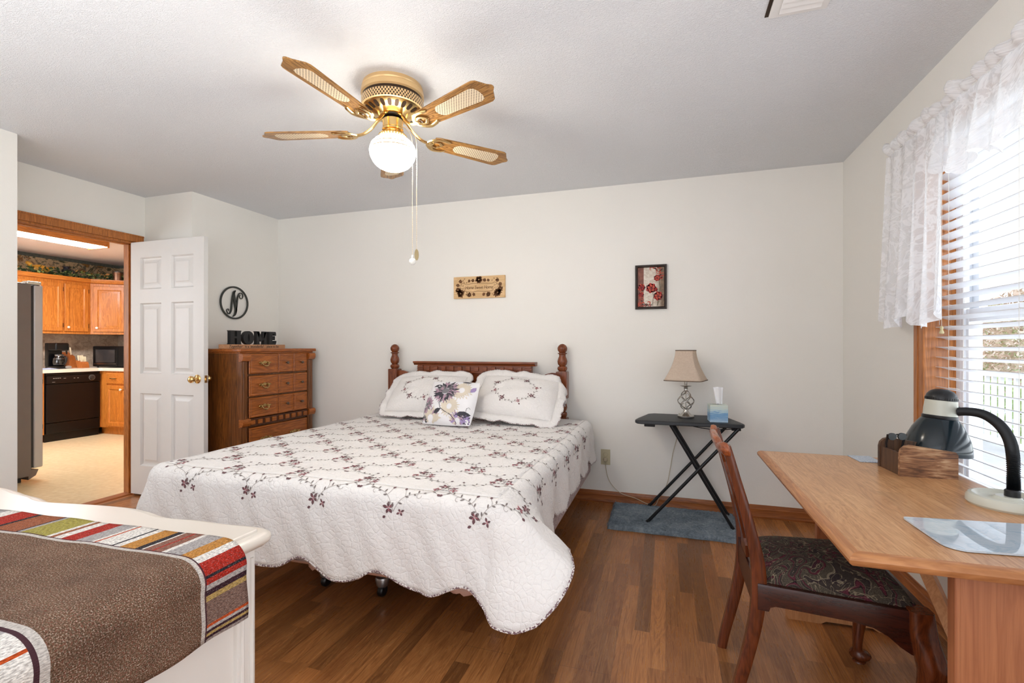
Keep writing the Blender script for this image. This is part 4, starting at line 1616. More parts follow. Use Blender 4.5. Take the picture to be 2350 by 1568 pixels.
# ------------------------------------------------------------------ folding tray table, lamp, tissues, rug, outlet
tab = thing('folding_tray_table', 'black folding tray table with crossed tube legs against the back wall', 'table', (.14, 3.5, 0))
mb = MB()
tx0, tx1, ty0, ty1, tz = -.20, .478, 3.315, 3.705, .708
cut = .055
pts = []
for cx_, cy_, a0 in ((tx1 - .02, ty0 + .06, -90), (tx1 - .06, ty1 - .03, 0), (tx0 + .06, ty1 - .03, 90), (tx0 + .02, ty0 + .06, 180)):
    pass
out = [(tx0 + .04, ty0), (tx1 - .04, ty0), (tx1 - .012, ty0 + .012), (tx1, ty0 + .04), (tx1 - .012, ty0 + .11), (tx1 - .075, ty1 - .03), (tx1 - .11, ty1), (tx0 + .11, ty1), (tx0 + .075, ty1 - .03), (tx0 + .012, ty0 + .11), (tx0, ty0 + .04), (tx0 + .012, ty0 + .012)]
rings = []
cxm, cym = (tx0 + tx1) / 2, (ty0 + ty1) / 2
for ins, z in ((.006, tz - .026), (0, tz - .022), (0, tz - .006), (.003, tz - .002), (.012, tz)):
    rings.append([V(x + (cxm - x) * ins / .34, y + (cym - y) * ins / .2, z) for x, y in out])
mb.rings(rings)
mb.build('tray_top', plain('black_textured_plastic', C(34, 36, 40), 0.5, var=.08, scale=80, bump=.2), tab, smooth=40)
for nm, xa, xb, ins in (('leg_frame', .03, .42, .03), ('leg_frame', .44, -.13, .0)):
    ya, yb_ = 3.335 + ins, 3.675 - ins
    mb = MB()
    P = [V(xa, ya, tz - .03), V(xb, ya, .012), V(xb, yb_, .012), V(xa, yb_, tz - .03)]
    mb.tube(P[:2], .0105, 10); mb.tube(P[2:], .0105, 10)
    mb.tube([P[0], P[3]], .0095, 10)
    mb.tube([V(xb, ya - .002, .012), V(xb, yb_ + .002, .012)], .0105, 10)
    t = .55
    lf = mb.build(nm, BLACKM, tab)
    for y in (ya, yb_):
        mb = MB()
        d = V(xb - xa, 0, -tz).normalized()
        mb.tube([V(xb, y, .012) - d * .03, V(xb, y, .012) + d * .004], .0125, 10)
        mb.build('rubber_tip', BLACK, lf)
mb = MB()
for y in (3.355, 3.655):
    mb.box(-.14, -.07, y - .012, y + .012, tz - .045, tz - .026, .004)
    mb.box(.40, .455, y - .012, y + .012, tz - .045, tz - .026, .004)
mb.tube(smoothcurve([V(.17, 3.33, tz - .026), V(.26, 3.33, tz - .038), V(.36, 3.33, tz - .036), V(.42, 3.33, tz - .028)], 5), .003, 6)
mb.build('latch_bracket', BLACKM, tab)

lx, ly, lz = .131, 3.52, .708
lamp = thing('table_lamp', 'table lamp with beige square bell shade and twisted nickel cage base', 'lamp', (lx, ly, lz))
cc = (lx, ly, 0)
mb = MB(); mb.lathe([(.0, lz), (.053, lz), (.055, lz + .003), (.055, lz + .016), (.051, lz + .021), (.036, lz + .026), (.022, lz + .040), (.0165, lz + .052), (.0165, lz + .058), (.014, lz + .062), (.0, lz + .062)], cc, 36, cap=False)
mb.build('lamp_foot', CHROME, lamp)
for nm, sg in (('cage_wire', 1), ('cage_wire', -1)):
    for k in range(4):
        mb = MB()
        pts = []
        for i in range(25):
            t = i / 24
            r_ = .011 + .042 * sin(pi * min(1, t ** .85)) ** .9
            a = 2 * pi * k / 4 + sg * t * pi * 1.05
            pts.append(V(lx + r_ * cos(a), ly + r_ * sin(a), lz + .06 + .127 * t))
        mb.tube(pts, .0032, 7)
        mb.build(nm, CHROME, lamp)
mb = MB(); mb.lathe([(.004, lz + .06), (.004, lz + .19)], cc, 10)
mb.lathe([(.012, lz + .184), (.016, lz + .187), (.013, lz + .192), (.012, lz + .202), (.016, lz + .206), (.012, lz + .209), (.014, lz + .213), (.036, lz + .221), (.037, lz + .223), (.012, lz + .220), (.010, lz + .224), (.010, lz + .262), (.0, lz + .262)], cc, 28, cap=False)
mb.build('lamp_neck', CHROME, lamp)
g = NT('linen_shade', 0.9, 0, 0.1)
v = g.coord('Object', (1, 1, 1))
n = g.noise(g.coord('Object', (420, 420, 40)), 1, 2)
n2 = g.noise(g.coord('Object', (50, 50, 420)), 1, 2)
colr = g.ramp(g.math('ADD', g.math('MULTIPLY', n.outputs[0], .5), g.math('MULTIPLY', n2.outputs[0], .5)), [(.35, C(224, 204, 184)), (.65, C(242, 226, 208))])
g.base(colr)
tl = g.n('BsdfTranslucent', {'Color': colr})
mx = g.n('MixShader', {0: .35, 1: g.p.outputs[0], 2: tl.outputs[0]})
g.link(mx.outputs[0], g.out.inputs[0])
SHADE = g.m
rz_ = R(-15)
rows = []
for i in range(13):
    t = i / 12
    hw = lerp(.124, .058, 1 - (1 - t) ** 1.7)
    z = lz + .262 + t * .206
    row = []
    cr = .22 * hw
    for (sx_, sy_, a0) in ((1, -1, -90), (1, 1, 0), (-1, 1, 90), (-1, -1, 180)):
        for k in range(3):
            a = R(a0 + 45 * k)
            row.append(V(lx, ly, z) + Matrix.Rotation(rz_, 3, 'Z') @ V(sx_ * (hw - cr) + cr * cos(a), sy_ * (hw - cr) + cr * sin(a), 0))
    rows.append(row)
mb = MB(); mb.grid(rows, closed_u=True)
shd = mb.build('lamp_shade', SHADE, lamp, smooth=40, solid=.002)
for r_ in (rows[0], rows[-1]):
    mb = MB(); mb.tube(r_, .0032, 6, closed=True)
    mb.build('shade_trim', plain('shade_braid', C(112, 92, 74), .8) if 'shade_braid' not in bpy.data.materials else bpy.data.materials['shade_braid'], shd)
mb = MB()
for a in range(3):
    t = 2 * pi * a / 3
    mb.tube([V(lx, ly, lz + .462), V(lx + .056 * cos(t), ly + .056 * sin(t), lz + .466)], .0012, 5)
mb.tube([V(lx, ly, lz + .255), V(lx, ly, lz + .47)], .002, 6)
mb.build('shade_spider', CHROME, lamp)
# its cord runs down the wall to the outlet
mb = MB()
pts = smoothcurve([V(lx - .03, ly + .045, lz + .004), V(lx - .04, 3.69, lz + .006), V(lx - .045, 3.718, lz - .04), V(.08, 3.722, .55), V(.05, 3.722, .42), V(.03, 3.718, .30), V(.005, 3.716, .18), V(-.05, 3.70, .08), V(-.08, 3.70, .022),
                   V(-.14, 3.71, .03), V(-.22, 3.712, .06), V(-.33, 3.714, .09), V(-.405, 3.716, .16), V(-.435, 3.718, .24), V(-.443, 3.712, .325)], 7)
mb.tube(pts, .0026, 6)
cord = mb.build('power_cord', plain('cord_plastic', C(196, 182, 156), .5), lamp)
mb = MB(); mb.box(-.456, -.430, 3.702, 3.7295, .322, .348, .005)
mb.build('plug', bpy.data.materials['cord_plastic'], cord)

out_ = thing('wall_outlet', 'ivory electrical outlet on the back wall right of the bed', 'outlet', (-.443, YB - .004, .30))
IVORY = plain('ivory_plastic', C(202, 192, 160), .4, var=.02)
mb = MB(); mb.box(-.479, -.408, YB - .005, YB, .292, .410, .002)
mb.build('cover_plate', IVORY, out_)
for z in (.331, .371):
    mb = MB(); mb.lathe([(.0, 0), (.015, 0), (.0165, -.002), (.0165, -.004)], M=Matrix.Translation((-.443, YB - .0065, z)) @ Matrix.Rotation(R(-90), 4, 'X'), seg=18, cap=False)
    for dx in (-.006, .006):
        mb.box(-.443 + dx - .001, -.443 + dx + .001, YB - .0072, YB - .0062, z - .002, z + .006)
    mb.build('socket', IVORY if z > .35 else IVORY, out_)

tis = thing('tissue_box', 'cube tissue box with blue watercolour stripes and a white tissue', 'tissue box', (.325, 3.43, .708))
g = NT('watercolour_card', 0.5)
v = g.coord()
sp = g.n('SeparateXYZ', {'Vector': v})
n = g.noise(g.coord('Object', (9, 9, 110)), 1.6, 5, .65, .8)
zz = g.math('ADD', g.math('MULTIPLY', sp.outputs[2], 8.5), g.math('MULTIPLY', g.math('SUBTRACT', n.outputs[0], .5), 1.3))
g.base(g.ramp(zz, [(0.0, C(186, 208, 224)), (.2, C(138, 176, 210)), (.42, C(112, 160, 204)), (.55, C(176, 208, 222)), (.8, C(206, 222, 218)), (.95, C(214, 222, 210))]))
M = Matrix.Translation((.325, 3.43, .708)) @ Matrix.Rotation(R(4), 4, 'Z')
mb = MB(); mb.box(-.055, .055, -.055, .055, 0, .112, .0015, 1, M)
mb.build('carton', g.m, tis, smooth=0)
mb = MB()
mb.poly([M @ V(-.005 + .03 * cos(t), .0 + .012 * sin(t), .1125) for t in [2 * pi * k / 16 for k in range(16)]])
mb.build('slot', BLACK, tis, smooth=0)
mb = MB()
rows = []
for i in range(10):
    t = i / 9
    rows.append([M @ V(.012 + (a - .5) * lerp(.035, .062, t) - .008 * t, .008 * sin(a * 9) * (1 - .4 * t) + .004, .105 + .118 * t + .004 * sin(a * 3.1)) for a in [k / 10 for k in range(11)]])
mb.grid(rows)
mb.build('tissue', plain('tissue_paper', C(244, 244, 246), .9, var=.01), tis, smooth=60, solid=.0012)


def m_rug():
    g = NT('plush_grey_blue', 0.95, 0, 0.05)
    v = g.coord()
    n = g.noise(v, 60, 4, .7, .4)
    n2 = g.noise(v, 7, 3, .6, .5)
    f = g.math('ADD', g.math('MULTIPLY', n.outputs[0], .6), g.math('MULTIPLY', n2.outputs[0], .5))
    g.base(g.ramp(f, [(.35, C(88, 98, 108)), (.55, C(128, 140, 150)), (.75, C(164, 174, 182))]))
    g.bump(f, .9, .02)
    return g.m


RUG = m_rug()
mb = MB()
rx0, rx1, ry0, ry1 = -.372, .452, 3.188, 3.695
NX, NY = 150, 92
rows = []
for j in range(NY + 1):
    row = []
    for i in range(NX + 1):
        u, v_ = i / NX, j / NY
        x, y = lerp(rx0, rx1, u), lerp(ry0, ry1, v_)
        e = min(min(u, 1 - u) * (rx1 - rx0), min(v_, 1 - v_) * (ry1 - ry0))
        ed = max(0.0, 1 - e / .02)
        h_ = .026 * sqrt(max(0, 1 - ed * ed)) + .002
        x += .004 * sin(31 * y + 3) * (1 if u < .1 or u > .9 else 0)
        y += .004 * sin(27 * x) * (1 if v_ < .1 or v_ > .9 else 0)
        row.append(V(x + RND.uniform(-.0025, .0025), y + RND.uniform(-.0025, .0025), h_ + RND.uniform(-.004, .004) * (1 - ed)))
    rows.append(row)
vs = mb.grid(rows)
rb = mb.bm.verts
base = []
mb.box(rx0 + .004, rx1 - .004, ry0 + .004, ry1 - .004, .0005, .004)
rug = mb.build('plush_rug', RUG, None, 'small grey blue shaggy rug beneath the folding tray table', 'rug', smooth=80, recalc=False)
# pile tufts standing along the edges and over the face
mb = MB()
for k in range(2600):
    x, y = RND.uniform(rx0 + .004, rx1 - .004), RND.uniform(ry0 + .004, ry1 - .004)
    if k < 900:
        x = RND.choice((RND.uniform(rx0, rx1), rx0 + RND.uniform(0, .012), rx1 - RND.uniform(0, .012)))
        if rx0 + .02 < x < rx1 - .02:
            y = RND.choice((ry0 + RND.uniform(0, .012), ry1 - RND.uniform(0, .012)))
    a = RND.uniform(0, 6.28)
    l_ = RND.uniform(.008, .016)
    z0 = .012 if k < 900 else .022
    tpt = V(x + cos(a) * l_, y + sin(a) * l_, z0 + RND.uniform(.004, .012))
    w_ = V(-sin(a), cos(a), 0) * .0022
    mb.poly([V(x, y, z0) - w_, V(x, y, z0) + w_, tpt])
mb.build('pile', RUG, rug, kind='stuff', smooth=0, recalc=False, weld=False)

# ================================================================== desk
def m_desktop():
    g = NT('oak_laminate_top', 0.28, 0, 0.5)
    tc = g.n('TexCoord')
    vec = g.n('Mapping', {'Vector': tc.outputs['Object'], 'Rotation': (0, 0, R(90))}).outputs[0]
    br = g.n('TexBrick', {'Vector': vec, 'Color1': (0, 0, 0, 1), 'Color2': (1, 1, 1, 1), 'Mortar': (.5, .5, .5, 1), 'Scale': 1.0, 'Mortar Size': 0.0, 'Bias': 0.0, 'Brick Width': 0.8, 'Row Height': 0.07}, offset=.4)
    seed = g.n('SeparateColor', {'Color': br.outputs['Color']}).outputs[0]
    off = g.n('CombineXYZ', {'X': g.math('MULTIPLY', seed, 31.0), 'Y': g.math('MULTIPLY', seed, 7.0)})
    add = g.n('VectorMath', {0: tc.outputs['Object'], 1: off.outputs[0]}, operation='ADD').outputs[0]
    n1 = g.noise(g.n('Mapping', {'Vector': add, 'Scale': (9, 1.3, 9)}).outputs[0], 1.5, 4, .6, 1.2)
    fr = g.math('ABSOLUTE', g.math('SUBTRACT', g.math('FRACT', g.math('MULTIPLY', n1.outputs[0], 9.0)), .5))
    n2 = g.noise(g.n('Mapping', {'Vector': add, 'Scale': (130, 4, 130)}).outputs[0], 1.5, 3, .65)
    f = g.math('ADD', g.math('MULTIPLY', fr, .5), g.math('MULTIPLY', n2.outputs[0], .75))
    grain = g.ramp(f, [(.2, C(170, 118, 74)), (.5, C(204, 154, 106)), (.85, C(226, 184, 138))])
    tint = g.ramp(seed, [(0, C(232, 226, 220)), (.5, C(255, 252, 248)), (1, C(242, 232, 222))])
    g.base(g.mix(1.0, grain, tint, 'MULTIPLY'))
    g.bump(f, .05, .001)
    return g.m


DTOP = m_desktop()
OAKE = wood('oak_edge_y', C(150, 92, 52), C(198, 138, 88), 'y', .35)
OAKX = wood('oak_edge_x', C(150, 92, 52), C(198, 138, 88), 'x', .35)
PINE = wood('pine_panel_z', C(150, 88, 56), C(184, 120, 80), 'z', .4, .7)
PLY = wood('oak_stick', C(176, 118, 72), C(206, 150, 102), 'z', .45)
dx0, dx1, dy0_, dy1_, dzt = .401, 1.052, 1.284, 2.457, .725
desk = thing('desk', 'light oak writing desk under the window with trestle end panels', 'desk', ((dx0 + dx1) / 2, (dy0_ + dy1_) / 2, 0))
e = .026
mb = MB(); mb.box(dx0 + e, dx1 - e, dy0_ + e, dy1_ - e, dzt - .03, dzt)
mb.build('desktop', DTOP, desk, smooth=0)
bull = [(0, 0), (.012, -.001), (.021, -.006), (.026, -.014), (.024, -.023), (.016, -.030), (0, -.030)]
for nm, m_, a, b, n_ in (('edge_band', OAKE, (dx0 + e, dy0_), (dx0 + e, dy1_), (-1, 0)), ('edge_band', OAKE, (dx1 - e, dy0_), (dx1 - e, dy1_), (1, 0)),
                         ('edge_band', OAKX, (dx0, dy0_ + e), (dx1, dy0_ + e), (0, -1)), ('edge_band', OAKX, (dx0, dy1_ - e), (dx1, dy1_ - e), (0, 1))):
    mb = MB()
    rows = []
    for k, p in enumerate((a, b)):
        row = []
        for o_, z in bull:
            q = V(p[0] + n_[0] * o_, p[1] + n_[1] * o_, dzt + z - .0003)
            # mitre
            if n_[0]:
                q.y += (e - o_) * (1 if k == 0 else -1)
            else:
                q.x += (e - o_) * (1 if k == 0 else -1)
            row.append(q)
        rows.append(row)
    vs = mb.grid(rows, closed_u=True)
    mb.cap(vs[0]); mb.cap(vs[1], True)
    mb.build(nm, m_, desk, smooth=40)
for y0, y1 in ((1.352, 1.380), (2.400, 2.428)):
    mb = MB(); mb.box(.638, .82, y0, y1, .055, dzt - .03, .002)
    mb.box(.628, .640, y0 - .002, y1 + .002, .055, dzt - .03, .003)
    mb.box(.818, .83, y0 - .002, y1 + .002, .055, dzt - .03, .003)
    mb.build('end_panel', PINE, desk, smooth=0)
    mb = MB()
    ym = (y0 + y1) / 2
    mb.prism([V(.515, ym - .03, 0), V(.515, ym - .03, .04), V(.545, ym - .03, .055), V(.90, ym - .03, .055), V(.93, ym - .03, .04), V(.93, ym - .03, 0), V(.85, ym - .03, 0), V(.83, ym - .03, .012), V(.66, ym - .03, .012), V(.64, ym - .03, 0)], (0, .06, 0))
    mb.build('foot', PLY, desk, smooth=25)
for ya, yb_ in ((1.380, 1.95), (2.400, 1.95)):
    mb = MB()
    A_, B_ = V(.755, ya, .24), V(.735, lerp(ya, yb_, 1), dzt - .03)
    mb.tube([A_, B_], .021, 4, flat=(1, 1))
    mb.build('brace', PLY, desk, smooth=0)
mb = MB(); mb.box(.51, .575, 1.325, 1.352, dzt - .037, dzt - .0305)
mb.build('bracket', BLACK, desk)

# ------------------------------------------------------------------ dining chair
MAHZ = wood('mahogany_z', C(62, 25, 10), C(112, 54, 24), 'z', .22, 1.0)
MAHX_SHADED = wood('mahogany_x_shaded', C(34, 12, 8), C(66, 26, 14), 'x', .25, 1.0)  # darker copy of the wood, shade on the seat rails put into its colour


def m_paisley():
    g = NT('paisley_tapestry', .9, 0, .1)
    v = g.coord()
    d = g.noise(v, 3.4, 2.5, .5, 1.5)
    d2 = g.noise(v, 10, 2.5, .55, 1.2)
    n = g.math('FRACT', g.math('MULTIPLY', d.outputs[0], 13.0))
    m2 = g.math('FRACT', g.math('MULTIPLY', d2.outputs[0], 7.0))
    base = g.ramp(n, [(.0, C(84, 76, 66)), (.34, C(92, 82, 70)), (.38, C(38, 33, 34)), (.42, C(96, 48, 58)), (.56, C(74, 44, 52)), (.60, C(128, 114, 96)), (.63, C(66, 58, 54)), (.9, C(58, 48, 50)), (.95, C(132, 120, 102))], 'CONSTANT')
    sp = g.ramp(m2, [(.0, (0, 0, 0, 1)), (.42, (0, 0, 0, 1)), (.45, (1, 1, 1, 1)), (.5, (1, 1, 1, 1)), (.53, (0, 0, 0, 1))])
    c = g.mix(g.math('MULTIPLY', sp, .55), base, C(176, 160, 132))
    wv = g.noise(v, 320, 2)
    g.base(g.mix(.5, c, g.ramp(wv.outputs[0], [(.35, C(90, 84, 80)), (.65, C(255, 255, 255))]), 'MULTIPLY'))
    g.bump(wv.outputs[0], .3, .001)
    return g.m


chair = thing('dining_chair', 'mahogany dining chair with paisley seat pulled up to the oak desk', 'chair', (.48, 1.91, 0))
prof_post = [(.212, 0), (.228, .08), (.250, .17), (.270, .26), (.283, .34), (.288, .42), (.284, .50), (.268, .58), (.246, .67), (.221, .76), (.198, .845), (.190, .872)]
for y0 in (1.735, 2.082):
    pts = smoothcurve([V(x, y0 + (.006 if y0 > 2 else -.006) * max(0, (z - .45) / .4), z) for x, z in prof_post], 4)
    mb = MB()
    rings = []
    for i, p in enumerate(pts):
        p0, p1 = pts[max(i - 1, 0)], pts[min(i + 1, len(pts) - 1)]
        t = (p1 - p0).normalized()
        nx = V(t.z, 0, -t.x)
        wdt = interp([(0, .032), (.30, .040), (.45, .044), (.6, .034), (.9, .026)], p.z)
        dep = interp([(0, .026), (.4, .032), (.9, .026)], p.z)
        ring = []
        for sx_, sy_ in ((-1, -1), (-.8, -1), (.8, -1), (1, -1), (1, 1), (.8, 1), (-.8, 1), (-1, 1)):
            k = .86 if abs(sx_) == 1 else 1
            ring.append(p + nx * (sx_ * wdt / 2) + V(0, sy_ * k * dep / 2, 0))
        rings.append(ring)
    mb.rings(rings)
    mb.build('rear_leg', MAHZ, chair, smooth=35)
# crest rail with rounded ears
mb = MB()
rings = []
n = 40
for i in range(n + 1):
    t = i / n
    y = lerp(1.700, 2.118, t)
    q = abs(2 * t - 1)
    bow = .020 * (1 - q * q)
    top = .886 - .016 * max(0, 1 - abs(q - .62) / .25) + .004 * (1 - min(1, q / .35))
    bot = .838 + .008 * (1 - q) - .004 * max(0, 1 - abs(q - .5) / .2)
    if q > .9:
        k = (q - .9) / .1
        mid = lerp((top + bot) / 2, .862, k)
        hh_ = (top - bot) / 2 * sqrt(max(.02, 1 - k * k))
        top, bot = mid + hh_, mid - hh_
    th = .026 * (1 if q < .9 else sqrt(max(.1, 1 - ((q - .9) / .1) ** 2)))
    xc_ = .192 - bow
    zc = (top + bot) / 2
    ring = []
    for a in range(12):
        an = 2 * pi * a / 12
        ca, sa = cos(an), sin(an)
        ca = math.copysign(abs(ca) ** .6, ca); sa = math.copysign(abs(sa) ** .6, sa)
        zz = zc + sa * (top - bot) / 2
        ring.append(V(xc_ + ca * th / 2 - (zz - zc) * .25, y, zz))
    rings.append(ring)
mb.rings(rings)
mb.build('crest_rail', wood('mahogany_y_lit', C(104, 46, 24), C(172, 96, 56), 'y', .22), chair, smooth=50)  # lighter copy of the wood, light on the crest put into its colour
# vase splat
mb = MB()
outl = [(.46, .052), (.50, .052), (.52, .036), (.56, .034), (.61, .056), (.67, .074), (.72, .074), (.76, .058), (.79, .050), (.82, .062), (.845, .070)]
rows = []
for z, hw in outl:
    xb = interp([(.42, .288), (.50, .284), (.58, .268), (.67, .246), (.76, .221), (.845, .198)], z) - .012
    rows.append([V(xb + .006, 1.909 - hw, z), V(xb + .006, 1.909 + hw, z), V(xb - .006, 1.909 + hw, z), V(xb - .006, 1.909 - hw, z)])
mb.rings(rows)
mb.build('splat', MAHZ, chair, smooth=30)
# seat frame rails
rc = [V(.285, 1.735, 0), V(.285, 2.085, 0)]
fc = [V(.708, 1.688, 0), V(.708, 2.140, 0)]
mb = MB()
sh = [(.0, .352), (.05, .352), (.075, .352), (.085, .366), (.12, .372), (.6, .372), (.72, .366), (.80, .350), (.87, .325), (.93, .310), (1.0, .305)]
for k, out_s in ((0, -1), (1, 1)):
    A_, B_ = rc[k], fc[k]
    d = (B_ - A_).normalized()
    nrm = V(-d.y, d.x, 0) * (1 if k else -1)
    rows = []
    for t, zb in sh:
        p = A_ + (B_ - A_) * t
        rows.append([p + V(0, 0, zb), p + nrm * .022 + V(0, 0, zb), p + nrm * .022 + V(0, 0, .428), p + nrm * .019 + V(0, 0, .434), p + V(0, 0, .434)])
    mb.rings(rows)
mb.box(.27, .30, 1.735, 2.085, .355, .452)
rows = []
for t, zb in [(0, .305), (.06, .31), (.12, .325), (.2, .352), (.3, .368), (.5, .36), (.7, .368), (.8, .352), (.88, .325), (.94, .31), (1, .305)]:
    p = fc[0] + (fc[1] - fc[0]) * t
    rows.append([p + V(0, 0, zb), p + V(.022, 0, zb), p + V(.022, 0, .428), p + V(.019, 0, .434), p + V(0, 0, .434)])
mb.rings(rows)
mb.build('seat_frame', MAHX_SHADED, chair, smooth=30)
for k, sy_ in ((0, -1), (1, 1)):
    mb = MB()
    c0 = fc[k] + V(-.012, sy_ * .000, 0)
    di = V(.707, sy_ * .707, 0)
    path = [(0.006, .438, .030), (.008, .41, .032), (.012, .37, .034), (.024, .335, .037), (.034, .30, .038), (.036, .265, .034), (.026, .21, .028), (.012, .15, .022), (.002, .10, .0175), (-.002, .06, .0155), (.002, .045, .018), (.012, .036, .030), (.016, .026, .036), (.014, .016, .032), (.010, .008, .022), (.008, 0, .022)]
    rings = []
    for o_, z, r_ in path:
        q = c0 + di * o_
        sq_ = 4 if z > .36 else 2
        ring = []
        for a in range(16):
            an = 2 * pi * a / 16 + pi / 4 * 0
            ca, sa = cos(an), sin(an)
            if z > .34:
                ca = math.copysign(abs(ca) ** .55, ca); sa = math.copysign(abs(sa) ** .55, sa)
            ring.append(V(q.x + r_ * ca, q.y + r_ * sa, z))
        rings.append(ring)
    rr = []
    for i in range(len(rings) - 1):
        for s_ in range(3):
            rr.append([])
            for a in range(16):
                p0, p1, p2, p3 = rings[max(i - 1, 0)][a], rings[i][a], rings[i + 1][a], rings[min(i + 2, len(rings) - 1)][a]
                t = s_ / 3
                rr[-1].append(.5 * (2 * p1 + (p2 - p0) * t + (2 * p0 - 5 * p1 + 4 * p2 - p3) * t * t + (3 * p1 - p0 - 3 * p2 + p3) * t ** 3))
    rr.append(rings[-1])
    mb.rings(rr)
    mb.build('front_leg', MAHZ, chair, smooth=50)
mb = MB()
n = 22
for side in (1, 0):
    rows = []
    for i in range(n + 1):
        u = i / n
        row = []
        for j in range(n + 1):
            w_ = j / n
            A_ = rc[0] + (rc[1] - rc[0]) * w_
            B_ = fc[0] + (fc[1] - fc[0]) * w_
            p = A_ + V(.02, 0, 0) + (B_ - A_ - V(.02, 0, 0)) * u
            ee = (1 - abs(2 * u - 1) ** 5) ** .5 * (1 - abs(2 * w_ - 1) ** 5) ** .5
            row.append(V(p.x, p.y, (.432 + .052 * ee) if side else .430))
        rows.append(row)
    mb.grid(rows)
mb.build('seat_cushion', m_paisley(), chair, smooth=60)

# ------------------------------------------------------------------ gooseneck desk lamp
dl = thing('desk_lamp', 'black and cream gooseneck desk lamp standing on the oak desk', 'lamp', (.973, 1.814, dzt))
CREAM = plain('cream_plastic', C(206, 206, 192), .25, var=.02)
GREENB = plain('dark_teal_enamel', C(20, 32, 38), .18, var=.05)
mb = MB()
mb.lathe([(.0, dzt), (.091, dzt), (.095, dzt + .006), (.094, dzt + .020), (.088, dzt + .029), (.080, dzt + .031), (.074, dzt + .028), (.069, dzt + .022), (.062, dzt + .019), (.045, dzt + .019), (.034, dzt + .023), (.028, dzt + .03), (.0, dzt + .03)], (.973, 1.814, 0), 48, cap=False)
mb.build('lamp_base', CREAM, dl)
npts = smoothcurve([V(0.983, 1.814, 0.752), V(0.989, 1.820, 0.771), V(0.997, 1.835, 0.802), V(1.015, 1.870, 0.861), V(1.042, 1.935, 0.902), V(1.062, 2.009, 0.932), V(1.075, 2.086, 0.951), V(1.081, 2.161, 0.960), V(1.081, 2.240, 0.957), V(1.078, 2.307, 0.947)], 22)
rs = [.0138 + .0024 * (1 if i % 2 else -1) for i in range(len(npts))]
mb = MB(); mb.tube(npts, rs, 12)
mb.build('gooseneck', BLACKM, dl, smooth=25)
mb = MB(); mb.lathe([(.018, .75), (.018, .772), (.015, .775)], (.983, 1.814, 0), 16)
mb.build('neck_collar', BLACK, dl)
HM = Matrix.Translation((1.020, 2.318, .778)) @ Matrix.Rotation(R(17.85), 4, 'Z') @ Matrix.Rotation(R(5), 4, 'Y') @ Matrix.Diagonal((1.055, 1.055, 1.055, 1))
mb = MB()
mb.lathe([(.099, .004), (.1005, .008), (.098, .03), (.091, .06), (.078, .092), (.064, .117), (.054, .13), (.050, .134)], M=HM, seg=44, cap=False)
mb.build('lamp_shade', GREENB, dl, solid=.002)
mb = MB(); mb.lathe([(.051, .131), (.053, .134), (.053, .143), (.050, .145)], M=HM, seg=40)
mb.build('shade_ring', BLACK, dl)
mb = MB(); mb.lathe([(.050, .144), (.0495, .17), (.0475, .20), (.045, .202)], M=HM, seg=40)
mb.build('lamp_collar', CREAM, dl)
mb = MB()
mb.lathe([(.046, .200), (.0475, .203), (.047, .212), (.043, .224), (.034, .235), (.02, .242), (.0001, .244)], M=HM, seg=40, cap=False)
for k in range(40):
    a = 2 * pi * k / 40
    mb.box(-.0012, .0012, -.002, .002, 0, .008, M=HM @ Matrix.Rotation(a, 4, 'Z') @ Matrix.Translation((.0472, 0, .203)))
mb.build('lamp_cap', BLACK, dl)
mb = MB()
mb.box(.02, .060, -.012, .012, .156, .180, .003, 2, HM)
mb.box(.05, .062, -.014, .014, .152, .184, .003, 2, HM)
mb.build('swivel_bracket', plain('grey_plastic', C(92, 98, 98), .3), dl)
mb = MB(); mb.sphere((0, 0, 0), .03, 16, M=HM @ Matrix.Translation((0, 0, .06)))
mb.build('bulb', plain('frosted_bulb', C(240, 238, 232), .3), dl)

# ------------------------------------------------------------------ things lying on the desk
K_ = 1.07
org = thing('desk_organizer', 'rustic brown wooden desk caddy with compartments beside the gooseneck lamp', 'organizer', (.906, 2.192, dzt))
g = NT('rustic_wood', .55)
n1 = g.noise(g.coord('Object', (6, 34, 60)), 1.7, 5, .65, .8)
n2 = g.noise(g.coord('Object', (4, 8, 9)), 2.2, 3, .6)
f = g.math('ADD', g.math('MULTIPLY', n1.outputs[0], .8), g.math('MULTIPLY', n2.outputs[0], .5))
g.base(g.ramp(f, [(.42, C(44, 28, 20)), (.55, C(98, 62, 38)), (.68, C(150, 104, 68)), (.82, C(196, 160, 122))]))
g.bump(n1.outputs[0], .5, .003)
RUST = g.m
RUSTD = wood('dark_rustic_wood', C(48, 30, 20), C(104, 70, 44), 'z', .5)
oM = Matrix.Translation((.818, 2.107, dzt)) @ Matrix.Rotation(R(3), 4, 'Z') @ Matrix.Diagonal((K_, K_, K_, 1))
for y in (0, .145):
    mb = MB()
    pts = [(0, 0), (.166, 0), (.166, .082), (.160, .090), (.03, .108)] + [(.03 - .03 * sin(R(a)), .076 + .032 * cos(R(a))) for a in (30, 60, 90)]
    mb.prism([oM @ V(x, y, z) for x, z in pts], oM.to_3x3() @ V(0, .014, 0))
    mb.build('end_panel', RUST if y == 0 else RUSTD, org, smooth=30)
mb = MB()
mb.box(.003, .012, .014, .145, 0, .076, M=oM)
mb.box(.154, .163, .014, .145, 0, .072, M=oM)
mb.box(.012, .154, .014, .145, .0, .008, M=oM)
mb.build('side_boards', RUSTD, org, smooth=0)
mb = MB()
mb.box(.012, .154, .075, .082, .008, .074, M=oM)
mb.build('divider', RUSTD, org, smooth=0)
